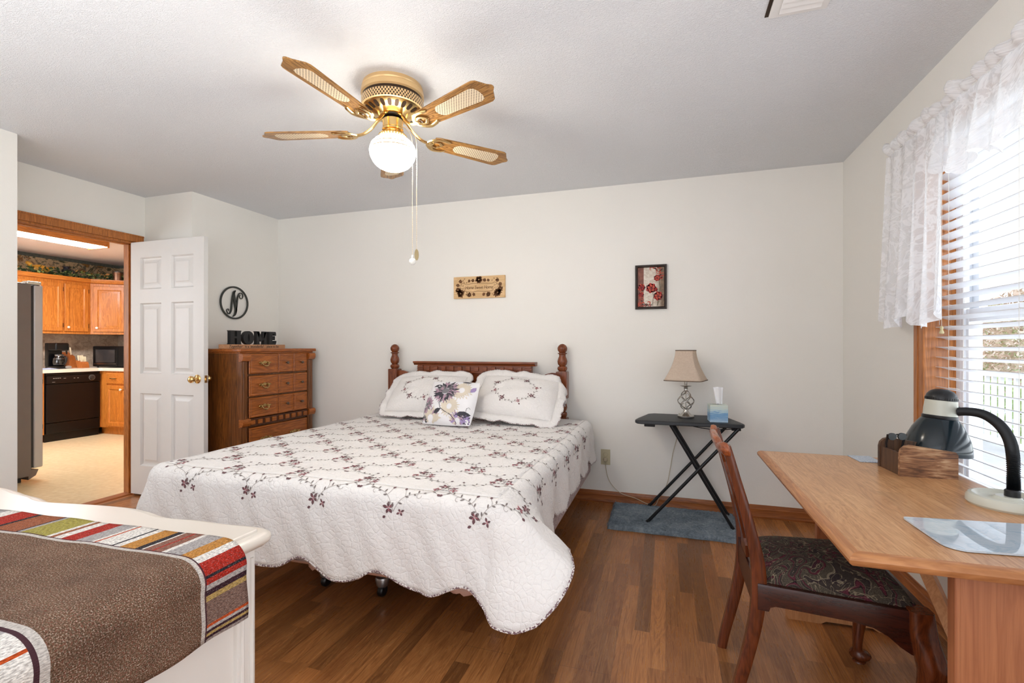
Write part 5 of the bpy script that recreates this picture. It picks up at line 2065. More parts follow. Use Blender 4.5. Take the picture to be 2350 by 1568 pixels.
# black spectacle case / glasses standing in the caddy
gl_ = thing('sunglasses', 'black folded sunglasses standing in the wooden desk caddy', 'glasses', (.858, 2.235, dzt + .01))
mb = MB()
gm = Matrix.Translation((.858, 2.236, dzt + .038)) @ Matrix.Rotation(R(20), 4, 'Z')
for s_ in (-1, 1):
    mb.rings([[gm @ V(s_ * .020 + .017 * cos(t), d_, .088 + .014 * sin(t)) for t in [2 * pi * k / 16 for k in range(16)]] for d_ in (-.003, .003)])
mb.tube([gm @ V(-.006, 0, .094), gm @ V(0, -.002, .097), gm @ V(.006, 0, .094)], .0025, 6)
mb.build('lens_frame', BLACK, gl_)
for s_ in (-1, 1):
    mb = MB(); mb.tube([gm @ V(s_ * .037, 0, .096), gm @ V(s_ * .034, .012, .06), gm @ V(s_ * .026, .018, -.02)], [.004, .0035, .003], 6)
    mb.build('temple', BLACK, gl_)

g = NT('blue_grey_print', .35)
v = g.coord()
vo = g.n('TexVoronoi', {'Vector': v, 'Scale': 170.0, 'Randomness': .6}, feature='DISTANCE_TO_EDGE')
g.base(g.ramp(vo.outputs['Distance'], [(.0, C(214, 222, 230)), (.12, C(176, 190, 206)), (.3, C(140, 160, 186))]))
mb = MB()
mb.box(-.042, .042, -.058, .058, 0, .004, .0012, 1, Matrix.Translation((.799, 2.378, dzt)) @ Matrix.Rotation(R(4), 4, 'Z'))
mb.build('coaster', g.m, None, 'thin blue grey patterned coaster lying at the far end of the desk', 'coaster', smooth=0)

g = NT('marbled_sky_glass', .03, 0, .7)
v = g.coord()
n = g.noise(v, 9, 5, .65, 1.6)
g.base(g.ramp(n.outputs[0], [(.36, C(196, 212, 224)), (.5, C(208, 220, 230)), (.56, C(184, 204, 220)), (.62, C(206, 218, 228))]))  # soft sky reflection painted into the pale blue marbling
g.p.inputs['Coat Weight'].default_value = .5
g.p.inputs['Coat Roughness'].default_value = .02
mm = Matrix.Translation((.627, 1.370, dzt)) @ Matrix.Rotation(R(6), 4, 'Z')
pts = []
Lx, Ly = .385, .225
for (cx_, cy_, a0, r_) in ((.045, .04, 180, .04), (Lx - .02, .02, 270, .02), (Lx - .02, Ly - .02, 0, .02), (.03, Ly - .015, 90, .012)):
    for k in range(6):
        a = R(a0 + 18 * k)
        pts.append(mm @ V(cx_ + r_ * cos(a) * 1.0, cy_ + r_ * sin(a), .0015))
mb = MB(); mb.prism(pts, (0, 0, .0045))
pad = mb.build('glass_mat', g.m, None, 'marbled glass mat tinted pale blue as sky reflection, lying on the near end of the desk', 'mat', smooth=30)
for k in range(4):
    a_, b_ = ((.04, .04), (.32, .03), (.32, .18), (.04, .18))[k]
    mb = MB(); mb.lathe([(.006, 0), (.006, .0016)], M=mm @ Matrix.Translation((a_, b_, 0)), seg=10)
    mb.build('rubber_foot', BLACK, pad)

# ================================================================== blinds
def m_slat():
    g = NT('white_slat', .38, 0, .4)
    v = g.coord()
    n = g.noise(v, 3, 2)
    colr = g.ramp(n.outputs[0], [(.3, C(240, 240, 243)), (.7, C(245, 245, 247))])
    g.base(colr)
    tl = g.n('BsdfTranslucent', {'Color': (.9, .92, .96, 1)})
    mx = g.n('MixShader', {0: .06, 1: g.p.outputs[0], 2: tl.outputs[0]})
    g.link(mx.outputs[0], g.out.inputs[0])
    return g.m


SLAT = m_slat()
bx = XR + .050
by0, by1 = WY0 + .012, WY1 - .012
blind = thing('window_blinds', 'white horizontal slat blinds hanging in the window beside the desk', 'blinds', (bx, (by0 + by1) / 2, WZ0))
mb = MB(); mb.box(bx - .028, bx + .028, by0, by1, WZ1 - .05, WZ1 - .006, .004)
mb.build('headrail', WHITE2, blind)
zs_ = []
z = WZ0 + .055
while z < WZ1 - .06:
    zs_.append(z); z += .0445
zs_ = zs_[:]
mb = MB()
tilt = R(15)
prof = []
for k in range(7):
    t = k / 6 - .5
    prof.append((t * .050, .0022 * (1 - (2 * t) ** 2)))
rows = []
for y in (by0, by1):
    top = [V(bx + x * cos(tilt) + zq * sin(tilt), y, zs_[0] - x * sin(tilt) + zq * cos(tilt) + .0012) for x, zq in prof]
    bot = [V(bx + x * cos(tilt) + zq * sin(tilt), y, zs_[0] - x * sin(tilt) + zq * cos(tilt) - .0012) for x, zq in reversed(prof)]
    rows.append(top + bot)
vs = mb.grid(rows, closed_u=True)
mb.cap(vs[0]); mb.cap(vs[1], True)
sl0 = mb.build('slat', SLAT, blind, smooth=40)
for k, z in enumerate(zs_[1:]):
    c = sl0.copy(); COL.objects.link(c)
    c.location.z = z - zs_[0]
    OBJW[c.name] = OBJW[sl0.name]
mb = MB(); mb.box(bx - .026, bx + .026, by0, by1, WZ0 + .012, WZ0 + .026, .004)
mb.build('bottom_rail', WHITE2, blind)
STRING = plain('blind_string', C(236, 232, 222), .8)
for y in (2.53, 2.10, 1.65, 1.34):
    mb = MB()
    for dx in (-.0255, .0255):
        mb.tube([V(bx + dx, y, WZ0 + .02), V(bx + dx, y, WZ1 - .03)], .0008, 5)
    for z in zs_:
        mb.tube([V(bx - .0255, y, z + .0255 * sin(tilt) + .0035), V(bx, y, z + .007), V(bx + .0255, y, z - .0255 * sin(tilt) + .0035)], .0006, 4)
    mb.build('ladder_string', STRING, blind)
mb = MB()
for dy in (0, .018):
    mb.tube([V(bx - .034, 2.565 + dy, WZ1 - .04), V(bx - .036, 2.562 + dy, 1.29 + .4 * dy)], .0009, 5)
lc = mb.build('lift_cord', STRING, blind)
mb = MB(); mb.lathe([(.003, 1.292), (.006, 1.288), (.006, 1.280), (.0045, 1.276), (.009, 1.262), (.007, 1.258)], (bx - .036, 2.562, 0), 12)
mb.build('tassel', plain('cream_tassel', C(232, 218, 170), .5), lc)


# ================================================================== lace curtain
def m_lace():
    g = NT('white_lace', .85, 0, .1)
    uv = g.n('UVMap').outputs[0]
    mp = g.n('Mapping', {'Vector': uv, 'Scale': (1, 1, 1)}).outputs[0]
    vo = g.n('TexVoronoi', {'Vector': mp, 'Scale': 30.0, 'Randomness': .9}, feature='DISTANCE_TO_EDGE')
    n = g.noise(mp, 11, 3, .6, 1.6)
    fl = g.ramp(n.outputs[0], [(.44, (0, 0, 0, 1)), (.50, (1, 1, 1, 1)), (.56, (1, 1, 1, 1)), (.6, (.2, .2, .2, 1))])
    ed = g.ramp(vo.outputs['Distance'], [(.0, (1, 1, 1, 1)), (.05, (.1, .1, .1, 1))])
    pat = g.math('MAXIMUM', g.math('MULTIPLY', fl, .9), g.math('MULTIPLY', ed, .45))
    dens = g.math('ADD', .70, g.math('MULTIPLY', pat, .24), clamp=True)
    g.base(C(246, 246, 248))
    tl = g.n('BsdfTranslucent', {'Color': C(248, 248, 250)})
    mx = g.n('MixShader', {0: .18, 1: g.p.outputs[0], 2: tl.outputs[0]})
    tp = g.n('BsdfTransparent')
    m2 = g.n('MixShader', {0: dens, 1: tp.outputs[0], 2: mx.outputs[0]})
    g.link(m2.outputs[0], g.out.inputs[0])
    return g.m


LACE = m_lace()
cur = thing('lace_curtain', 'white lace valance and short side curtain over the window blinds', 'curtain', (1.08, 2.0, 1.29))
CX = 1.072


def sheet(ys, ztop, zbot, xoff, nz=30, u0=0.0):
    """hanging lace sheet: ys list of y, ztop/zbot(y), xoff(y,t)"""
    rows, uvs = [], []
    for i in range(nz + 1):
        t = i / nz
        row, ur = [], []
        acc = 0
        prev = None
        for y in ys:
            zt_, zb_ = ztop(y), zbot(y)
            p = V(CX + xoff(y, t), y + (.0 if True else 0), lerp(zt_, zb_, t))
            if prev is not None:
                acc += (Vector((p.x, p.y, 0)) - Vector((prev.x, prev.y, 0))).length
            prev = p
            row.append(p); ur.append((u0 + acc, p.z))
        rows.append(row); uvs.append(ur)
    mb = MB()
    mb.grid(rows, uvs=uvs)
    return mb


N = 260
# header ruffle along the rod
ys = [lerp(2.865, 1.00, k / N) for k in range(N + 1)]
mb = sheet(ys, lambda y: 2.208 + .010 * sin(31 * y) + .007 * sin(53 * y + 1), lambda y: 2.135, lambda y, t: (.016 * sin(88 * y) + .008 * sin(41 * y)) * (.55 + .5 * (1 - t)) - .018 * (1 - t) * (.5 + .5 * sin(23 * y)) - .02 * sin(pi * min(1, t * 1.2)), 12)
mb.build('rod_ruffle', LACE, cur, smooth=70)
# side panel
ys = [lerp(2.868, 2.335, k / 200) for k in range(201)]


def side_hem(y):
    t = (2.868 - y) / .533
    return interp([(0, 1.325), (.06, 1.30), (.18, 1.288), (.34, 1.294), (.42, 1.335), (.50, 1.382), (.56, 1.35), (.62, 1.290), (.74, 1.278), (.88, 1.308), (.96, 1.342), (1.0, 1.39)], t) + .006 * abs(sin(y * 75))


def side_x(y, t):
    a = .25 + .75 * t
    tt = (2.868 - y) / .533
    taper = 1.0 if tt < .95 else 1 - (tt - .95) * 10
    return -.012 - .020 * t + (.026 * sin(58 * y + .8) + .013 * sin(113 * y)) * a * taper * .9


mb = sheet(ys, lambda y: 2.150, side_hem, side_x, 50, 3.0)
mb.build('side_panel', LACE, cur, smooth=70)
# scalloped valance swags
ys = [lerp(2.42, 1.00, k / N) for k in range(N + 1)]


def swag_hem(y):
    c = (y - 2.215) / .20
    f = abs(sin(pi * (c + .5)))
    base = 1.905 - .055 * (1 - abs(((c + .5) % 1) - .5) * 2)
    if y > 2.33:
        base = lerp(base, 1.93, min(1, (y - 2.33) / .06))
    return base + .006 * sin(y * 130)


mb = sheet(ys, lambda y: 2.150, swag_hem, lambda y, t: (.020 * sin(47 * y) + .011 * sin(97 * y + 1)) * (.2 + .9 * t) - .014 - .012 * t, 26, 6.0)
mb.build('valance_swag', LACE, cur, smooth=70)
mb = MB()
mb.tube([V(CX - .004, 2.86, 2.158), V(CX - .004, 1.0, 2.158)], .006, 8)
mb.tube([V(CX - .004, 2.86, 2.158), V(CX + .03, 2.862, 2.158), V(XR - .001, 2.862, 2.158)], .006, 8)
mb.build('curtain_rod', WHITE, cur)

# ================================================================== outdoors beyond the window
DECK = plain('pale_deck_boards', C(206, 202, 198), .7, var=.08, scale=5)
mb = MB()
mb.box(XR + .19, 6.6, -2.0, 14.0, -.05, .0)
mb.build('deck', DECK, None, 'pale grey deck floor outside the window', 'deck', kind=ST, smooth=0)
GRASS = plain('lawn', C(122, 140, 74), .9, var=.25, scale=3)
mb = MB(); mb.box(6.6, 40, -20, 50, -.75, -.6)
mb.build('lawn', GRASS, None, 'green lawn below the deck outside the window', 'lawn', kind=ST, smooth=0)


def railing(nm, label, a, b, posts, group='white porch railings outside'):
    a, b = V(*a), V(*b)
    d = (b - a)
    L = d.length
    d.normalize()
    ang = atan2(d.y, d.x)
    t = thing(nm, label, 'railing', ((a + b) / 2)[:], 0, group)
    F = Matrix.Translation(a) @ Matrix.Rotation(ang, 4, 'Z')
    for z0, z1, w in ((.86, .92, .045), (.10, .16, .03)):
        mb = MB(); mb.box(0, L, -w, w, z0, z1, .008, 2, F)
        mb.build('rail', WHITE, t)
    n = int(L / .125)
    mb = MB(); mb.box(.125 - .018, .125 + .018, -.018, .018, .16, .86, 0, 1, F)
    b0 = mb.build('baluster', WHITE, t, smooth=0)
    for k in range(2, min(n, 92)):
        c = b0.copy(); COL.objects.link(c)
        c.location = b0.location + d * (.125 * (k - 1))
        OBJW[c.name] = OBJW[b0.name]
    for k in range(posts + 1):
        x = L * k / posts
        mb = MB(); mb.box(x - .055, x + .055, -.055, .055, 0, 1.02, .006, 1, F)
        mb.lathe([(.075, 1.02), (.075, 1.04), (.0001, 1.09)], M=F @ Matrix.Translation((x, 0, 0)) @ Matrix.Rotation(pi / 4, 4, 'Z'), seg=4, cap=False)
        mb.build('post', WHITE, t, smooth=0)


railing('porch_railing', 'white baluster railing along the outer edge of the deck', (3.6, 2.2, 0), (3.6, 12.0, 0), 5)
railing('porch_railing', 'white baluster railing across the far end of the deck', (1.6, 12.2, 0), (3.48, 12.2, 0), 1)
mb = MB(); mb.box(3.40, 3.54, 8.6, 8.74, 0, 3.2, .008)
mb.build('porch_post', WHITE, None, 'tall white porch post standing at the deck edge', 'post')


def m_leaf(nm, c1, c2):
    g = NT(nm, .7, 0, .2)
    v = g.coord()
    n = g.noise(v, 6, 3)
    colr = g.ramp(n.outputs[0], [(.3, c1), (.7, c2)])
    g.base(colr)
    return g.m


LEAVES = [m_leaf('green_leaves', C(138, 164, 88), C(208, 218, 158)), m_leaf('russet_leaves', C(186, 156, 132), C(232, 214, 194)), m_leaf('olive_leaves', C(164, 164, 116), C(222, 216, 176))]
BARK = plain('bark', C(96, 80, 66), .9, var=.3)


def shrub(nm, label, cat, x, y, z0, rad, hgt, mi, n=900, trunk=0.0, group=None):
    t = thing(nm, label, cat, (x, y, z0), 0, group)
    mb = MB()
    for k in range(n):
        a, b = RND.uniform(0, 2 * pi), RND.uniform(-1, 1)
        r_ = RND.uniform(.55, 1) ** .6
        q = sqrt(max(0, 1 - b * b))
        p = V(x + rad * r_ * q * cos(a), y + rad * r_ * q * sin(a), z0 + trunk + hgt / 2 + hgt / 2 * r_ * b)
        s_ = RND.uniform(.04, .085) * (rad ** .4)
        e1 = V(RND.uniform(-1, 1), RND.uniform(-1, 1), RND.uniform(-1, 1)).normalized() * s_
        e2 = V(RND.uniform(-1, 1), RND.uniform(-1, 1), RND.uniform(-1, 1)).normalized() * s_ * .5
        mb.poly([p - e1, p - e2, p + e1, p + e2])
    mb.build('foliage', LEAVES[mi], t, smooth=0, recalc=False, weld=False)
    mb = MB()
    mb.tube([V(x, y, z0), V(x + .05, y, z0 + trunk + hgt * .5)], [.05 + .04 * trunk, .02], 8)
    for k in range(4):
        a = 2 * pi * k / 4
        mb.tube([V(x, y, z0 + trunk + .05), V(x + rad * .5 * cos(a), y + rad * .5 * sin(a), z0 + trunk + hgt * .6)], [.03, .01], 6)
    mb.build('stem', BARK, t)


g_ = 'shrubs beyond the deck railing'
shrub('green_shrub', 'bright green shrub below the deck railing outside, nearest the house', 'shrub', 4.9, 7.6, -.6, .9, 1.3, 0, 1600, 0, g_)
shrub('green_shrub', 'bright green shrub outside, farther along the railing', 'shrub', 5.2, 10.2, -.6, 1.0, 1.3, 0, 1600, 0, g_)
g_ = 'trees beyond the lawn'
k_ = 0
for (x, y, r_, h_, mi, lab) in ((8.6, 14.0, 1.6, 3.2, 1, 'russet bushy tree outside at the left of the window view'), (13.5, 16.5, 2.4, 3.6, 2, 'olive bushy tree outside behind the russet one'),
                               (12.0, 26.5, 2.6, 3.9, 1, 'tall russet tree outside far along the lawn'), (17.5, 22.5, 2.8, 3.6, 0, 'green rounded tree outside at the back of the lawn'),
                               (9.4, 20.5, 1.9, 3.4, 2, 'olive rounded tree outside between the russet ones')):
    shrub('bushy_tree', lab, 'tree', x, y, -.6, r_, h_, mi, 5200, .3, g_)

# ================================================================== white dresser in the foreground
WD = plain('white_dresser_paint', C(238, 234, 228), .35, var=.015, scale=6)
WDT = plain('cream_dresser_top', C(226, 216, 204), .32, var=.015, scale=5)
wx0, wx1, wy0, wy1, wz = -2.46, -.905, .40, .945, .762
dr = thing('white_dresser', 'white painted dresser with scalloped top edge in the left foreground', 'dresser', ((wx0 + wx1) / 2, (wy0 + wy1) / 2, 0))
edge_pts = [(-.905, .905), (-.912, .925), (-.928, .940), (-.952, .946), (-.985, .946), (-1.02, .943), (-1.06, .938), (-1.10, .938), (-1.15, .937), (-1.19, .932), (-1.225, .927), (-1.255, .927), (-1.29, .933), (-1.33, .942), (-1.38, .948), (-1.43, .949),
            (-1.50, .943), (-1.56, .934), (-1.62, .924), (-1.66, .917), (-1.695, .914), (-1.73, .919), (-1.77, .929), (-1.82, .934), (-1.86, .938), (-1.90, .946), (-1.95, .955), (-2.02, .960), (-2.10, .958), (-2.16, .950)]
sm = [(p.x, p.y) for p in smoothcurve([(a, b, 0) for a, b in edge_pts], 3)]
mir = [(-2.42, .946), (-2.445, .935), (-2.46, .905)]
outline = sm + mir + [(-2.46, .43), (-2.44, .405), (-.925, .405), (-.905, .43)]
cxm, cym = -1.68, .67
mb = MB()
rings = []
for ins, z in ((.030, wz - .040), (.024, wz - .039), (.012, wz - .036), (.004, wz - .030), (.0, wz - .022), (.002, wz - .015), (.009, wz - .010), (.020, wz - .0075), (.029, wz - .007), (.0300, wz - .0065), (.0305, wz - .002), (.0325, wz - .0003), (.036, wz)):
    ring = []
    n_ = len(outline)
    for i, (x, y) in enumerate(outline):
        (xa, ya), (xb, yb_) = outline[i - 1], outline[(i + 1) % n_]
        tx, ty = xb - xa, yb_ - ya
        l_ = sqrt(tx * tx + ty * ty) or 1
        nx, ny = -ty / l_, tx / l_
        # inward normal
        if nx * (cxm - x) + ny * (cym - y) < 0:
            nx, ny = -nx, -ny
        ring.append(V(x + nx * ins, y + ny * ins, z))
    rings.append(ring)
mb.rings(rings)
mb.build('dresser_top', [WDT], dr, smooth=50)
bx0, bx1, by0_, by1_ = wx0 + .03, wx1 - .030, wy0 + .03, .902
mb = MB()
mb.box(bx0 + .01, bx1 - .012, by0_ + .01, by1_ - .012, .10, wz - .036)
mb.build('carcass', WD, dr, smooth=0)
for xa in (bx1 - .05, bx0):
    for ya in (by1_ - .052, by0_):
        mb = MB()
        mb.box(xa, xa + .05, ya, ya + .052, 0, wz - .036, .006, 2)
        if xa > -2:
            for q in (.013, .039):
                mb.tube([V(bx1 + .001, ya + q, .06), V(bx1 + .001, ya + q, wz - .06)], .0045, 8)
        mb.build('leg_post', WD, dr, smooth=40)
mb = MB()
pts = [(by0_ + .052, wz - .037), (by1_ - .052, wz - .037), (by1_ - .052, wz - .115), (by1_ - .058, wz - .125), (by1_ - .085, wz - .125), (by1_ - .10, wz - .118), (by1_ - .14, wz - .108), ((by0_ + by1_) / 2, wz - .104), (by0_ + .14, wz - .108), (by0_ + .10, wz - .118), (by0_ + .085, wz - .125), (by0_ + .058, wz - .125), (by0_ + .052, wz - .115)]
mb.prism([V(bx1 - .012, y, z) for y, z in pts], (.010, 0, 0))
mb.box(bx1 - .012, bx1 - .004, by0_ + .052, by1_ - .052, .10, .17, .003)
mb.build('side_apron', WD, dr, smooth=30)
for k in range(3):
    z0_, z1_ = .13 + k * .195, .31 + k * .195
    for a, b in ((bx0 + .07, -1.70), (-1.66, bx1 - .07)):
        mb = MB(); mb.box(a, b, by1_ - .014, by1_ + .004, z0_, z1_, .006)
        d = mb.build('drawer', WD, dr, smooth=30)
        for s_ in (.25, .75):
            x = lerp(a, b, s_)
            mb = MB(); mb.tube(smoothcurve([V(x - .04, by1_ + .003, (z0_ + z1_) / 2), V(x - .03, by1_ + .02, (z0_ + z1_) / 2 - .008), V(x + .03, by1_ + .02, (z0_ + z1_) / 2 - .008), V(x + .04, by1_ + .003, (z0_ + z1_) / 2)], 4), .004, 6)
            mb.build('pull', ANTB, d)


# ------------------------------------------------------------------ striped runner over the dresser
def m_runner():
    g = NT('striped_woven_runner', .85, 0, .15)
    uv = g.n('UVMap').outputs[0]
    sp = g.n('SeparateXYZ', {'Vector': uv})
    u, v_ = sp.outputs[0], sp.outputs[1]
    wob = g.noise(g.n('Mapping', {'Vector': uv, 'Scale': (2, 5, 1)}).outputs[0], 1.3, 2)
    uu = g.math('ADD', u, g.math('MULTIPLY', g.math('SUBTRACT', wob.outputs[0], .5), .010))
    PU, GW, OR, BR, TG, RD, WH, GO, SI, BRR, BK, OL, RU = C(62, 34, 44), C(188, 180, 176), C(200, 84, 36), C(132, 104, 92), C(188, 158, 96), C(176, 44, 30), C(238, 232, 224), C(198, 138, 64), C(178, 172, 170), C(146, 100, 84), C(44, 38, 44), C(170, 158, 76), C(160, 92, 60)
    seq = [(.000, GW), (.004, PU), (.011, TG), (.014, PU), (.020, GW), (.027, OR), (.034, BR), (.078, TG), (.089, PU), (.102, GW), (.112, RD), (.127, BK), (.130, RD),
           (.162, WH), (.179, GO), (.206, SI), (.250, WH), (.262, BRR), (.285, RD), (.291, BRR), (.312, WH), (.320, BK), (.334, WH), (.336, GO), (.378, WH), (.395, BK), (.403, WH), (.446, OR), (.454, WH)]
    seq2 = [(.466, SI), (.507, RD), (.556, WH), (.580, RU), (.588, WH), (.600, OL), (.680, SI), (.694, BK), (.702, RU), (.785, BK), (.795, RD), (.86, WH), (.90, SI), (.95, GO), (1.0, BRR), (1.05, WH), (1.1, RD), (1.2, OL), (1.3, SI)]
    sc = 1.0 / 1.5
    r1 = g.ramp(g.math('MULTIPLY', uu, sc), [(p * sc, c) for p, c in seq], 'CONSTANT')
    r2 = g.ramp(g.math('MULTIPLY', uu, sc), [(p * sc, c) for p, c in seq2], 'CONSTANT')
    far = g.mix(g.math('GREATER_THAN', uu, .466), r1, r2)
    near = g.ramp(g.math('MULTIPLY', uu, sc), [(0, WH), (.03 * sc, GO), (.036 * sc, WH), (.075 * sc, PU), (.093 * sc, WH), (.15 * sc, OR), (.155 * sc, WH), (.20 * sc, SI), (.23 * sc, BK), (.24 * sc, WH), (.4 * sc, RD), (.45 * sc, OL), (.52 * sc, WH)], 'CONSTANT')
    # knit texture of the border
    kn = g.n('TexNoise', {'Vector': g.n('Mapping', {'Vector': uv, 'Scale': (420, 150, 1)}).outputs[0], 'Scale': 1.0, 'Detail': 2.0})
    knf = g.ramp(kn.outputs[0], [(.36, (.5, .48, .48, 1)), (.5, (.88, .88, .88, 1)), (.68, (1.2, 1.2, 1.2, 1))])
    rib = g.math('SINE', g.math('MULTIPLY', u, 1700.0))
    # centre field: speckled brown
    n1 = g.n('TexNoise', {'Vector': uv, 'Scale': 420.0, 'Detail': 2.5, 'Roughness': .75})
    n2 = g.n('TexNoise', {'Vector': uv, 'Scale': 14.0, 'Detail': 3.0})
    n3 = g.n('TexNoise', {'Vector': uv, 'Scale': 300.0, 'Detail': 2.0})
    cen = g.ramp(n1.outputs[0], [(.30, C(50, 36, 27)), (.42, C(96, 72, 54)), (.54, C(128, 100, 80)), (.62, C(188, 166, 150)), (.71, C(244, 234, 226))])
    cen = g.mix(g.ramp(n3.outputs[0], [(.55, (0, 0, 0, 1)), (.62, (.55, .55, .55, 1))]), cen, C(132, 76, 62))
    cen = g.mix(g.ramp(n3.outputs[0], [(.34, (.5, .5, .5, 1)), (.42, (0, 0, 0, 1))]), cen, C(96, 98, 80))
    cen = g.mix(.35, cen, g.ramp(n2.outputs[0], [(.35, C(120, 100, 84)), (.65, C(255, 250, 240))]), 'MULTIPLY')
    edge = g.n('TexNoise', {'Vector': g.n('Mapping', {'Vector': uv, 'Scale': (7, .1, 1)}).outputs[0], 'Scale': 1.0, 'Detail': 1.0})
    vv = g.math('ADD', v_, g.math('MULTIPLY', g.math('SUBTRACT', edge.outputs[0], .5), .012))
    A_ = g.math('GREATER_THAN', vv, .728)
    B_ = g.math('LESS_THAN', vv, .474)
    spk = g.math('GREATER_THAN', n1.outputs[0], .60)
    far = g.mix(g.math('MULTIPLY', spk, .34), far, C(214, 206, 200))
    bordF = g.mix(.95, far, g.mix(1.0, far, knf, 'MULTIPLY'))
    bordN = g.mix(.9, near, g.mix(1.0, near, knf, 'MULTIPLY'))
    col = g.mix(A_, cen, bordF)
    col = g.mix(B_, col, bordN)
    b1 = g.math('LESS_THAN', g.math('ABSOLUTE', g.math('SUBTRACT', vv, .728)), .0045)
    b2 = g.math('LESS_THAN', g.math('ABSOLUTE', g.math('SUBTRACT', vv, .470)), .0065)
    d1 = g.math('LESS_THAN', g.math('ABSOLUTE', g.math('SUBTRACT', vv, .7345)), .0015)
    d2 = g.math('LESS_THAN', g.math('ABSOLUTE', g.math('SUBTRACT', vv, .460)), .004)
    col = g.mix(g.math('MAXIMUM', d1, d2), col, C(74, 46, 52))
    wht = g.mix(.7, C(206, 198, 190), knf, 'MULTIPLY')
    col = g.mix(g.math('MAXIMUM', b1, b2), col, wht)
    g.base(col)
    hgt = g.math('ADD', g.math('MULTIPLY', n1.outputs[0], 1.0), g.math('ADD', kn.outputs[0], g.math('MULTIPLY', rib, .12)))
    g.bump(hgt, .6, .003)
    # scattered metallic thread
    g.link(g.ramp(n1.outputs[0], [(.6, (.85, .85, .85, 1)), (.72, (.4, .4, .4, 1))]), g.p.inputs['Roughness'])
    return g.m


mb = MB()
prof = [(.0, -.0)]
path = []
L_h = .118
for k in range(10):
    path.append((-.892 + .002 * sin(k * .7), .598 + L_h * k / 9))
for k in range(1, 13):
    a = R(90 * k / 12)
    path.append((-.892 - .060 * (1 - cos(a)), .716 + .050 * sin(a)))
x = -.952
while x > -2.36:
    x -= .02
    path.append((x, .766 + .0012 * sin(x * 30)))
rows, uvs = [], []
acc = 0
ny = 40
for i, (x, z) in enumerate(path):
    if i:
        acc += sqrt((x - path[i - 1][0]) ** 2 + (z - path[i - 1][1]) ** 2)
    row, ur = [], []
    for j in range(ny + 1):
        y = lerp(.372, .834, j / ny)
        sk = (x + .95) * .052 if x < -.95 else 0
        hang = max(0, (.716 - z) / .118)
        wv = .004 * sin(y * 40) * hang
        row.append(V(x + wv, y + sk * (1 if x > -1.7 else 1), z))
        ur.append((acc + .004 * 0, y))
    rows.append(row); uvs.append(ur)
mb.grid(rows, uvs=uvs)
mb.build('table_runner', m_runner(), None, 'striped woven runner with brown centre draped over the white dresser', 'table runner', smooth=60, solid=.004)

# ================================================================== kitchen seen through the doorway
KX, KXF, KYR = -7.98, -7.36, 5.12
KW = plain('kitchen_wall_paint', C(226, 218, 202), .6, var=.02)
mb = MB(); mb.box(-8.1, -4.19, .4, 5.24, -.1, 0.001)
struct('floor_kitchen', mb, VINYL, 'cream hexagon patterned vinyl kitchen floor', 'floor', smooth=0, origin=(0, 0, 0))
mb = MB(); mb.box(-8.1, -4.2391, .4, 5.24, H, H + .1)
struct('ceiling_kitchen', mb, plain('kitchen_ceiling', C(240, 232, 232), .8, var=.03, scale=60, bump=.3), 'pinkish kitchen ceiling beyond the doorway', 'ceiling', smooth=0)
mb = MB(); mb.box(-8.1, KX, .4, 5.24, 0, H)
struct('wall_kitchen_far', mb, KW, 'far kitchen wall behind the oak cabinets', 'wall', smooth=0)
mb = MB(); mb.box(-8.1, -4.239, KYR, 5.24, 0, H)
struct('wall_kitchen_right', mb, KW, 'kitchen wall behind the microwave', 'wall', smooth=0)
mb = MB(); mb.box(KX, -7.2, .4, .52, 0, H); mb.box(-5.4, -4.239, .4, .52, 0, H); mb.box(-7.2, -5.4, .4, .52, 0, .85); mb.box(-7.2, -5.4, .4, .52, 2.15, H)
struct('wall_kitchen_left', mb, KW, 'kitchen wall with an unseen opening left of the refrigerator', 'wall', smooth=0)
mb = MB(); mb.box(-4.36, -4.239, YJ + .1201, KYR, 0, H); mb.box(-4.36, -4.239, .52, YL - .1201, 0, H)
struct('wall_kitchen_near', mb, KW, 'kitchen side of the wall beside the doorway', 'wall', smooth=0)


def m_border():
    g = NT('fruit_border_paper', .7)
    v = g.coord('Object', (1, 1, 1))
    n = g.noise(v, 7.5, 4, .65, .7)
    n2 = g.noise(v, 16, 3, .6, .8)
    b = g.ramp(n.outputs[0], [(.28, C(52, 54, 44)), (.40, C(88, 90, 66)), (.46, C(206, 186, 150)), (.56, C(196, 172, 134)), (.60, C(122, 88, 60)), (.70, C(196, 146, 66))])
    g.base(g.mix(g.ramp(n2.outputs[0], [(.54, (0, 0, 0, 1)), (.6, (.75, .75, .75, 1))]), b, C(66, 76, 70)))
    return g.m


mb = MB()
mb.box(KX, KX + .004, 2.2, KYR, 2.10, H)
mb.box(KX, -4.37, KYR - .004, KYR, 2.10, H)
struct('trim_4', mb, m_border(), 'dark fruit patterned wallpaper border above the kitchen cabinets', 'wallpaper border', smooth=0)
mb = MB()
mb.box(KX + .003, KX + .008, 2.2, KYR, H - .045, H - .001)
mb.box(KX, -4.37, KYR - .008, KYR - .003, H - .045, H - .001)
struct('trim_5', mb, plain('grey_green_band', C(96, 102, 96), .7, var=.2, scale=40), 'grey green band along the top of the wallpaper border', 'border band', smooth=0)


def m_splash():
    g = NT('mottled_laminate', .45)
    v = g.coord()
    n = g.noise(v, 14, 5, .7, .8)
    g.base(g.ramp(n.outputs[0], [(.35, C(156, 138, 120)), (.5, C(186, 168, 148)), (.65, C(206, 192, 172))]))
    return g.m


mb = MB()
mb.box(KX + .001, KX + .010, 2.4, KYR, .92, 1.375)
mb.box(KX, -6.0, KYR - .010, KYR - .001, .92, 1.375)
struct('trim_6', mb, m_splash(), 'mottled beige backsplash behind the coffee maker and microwave', 'backsplash', smooth=0)

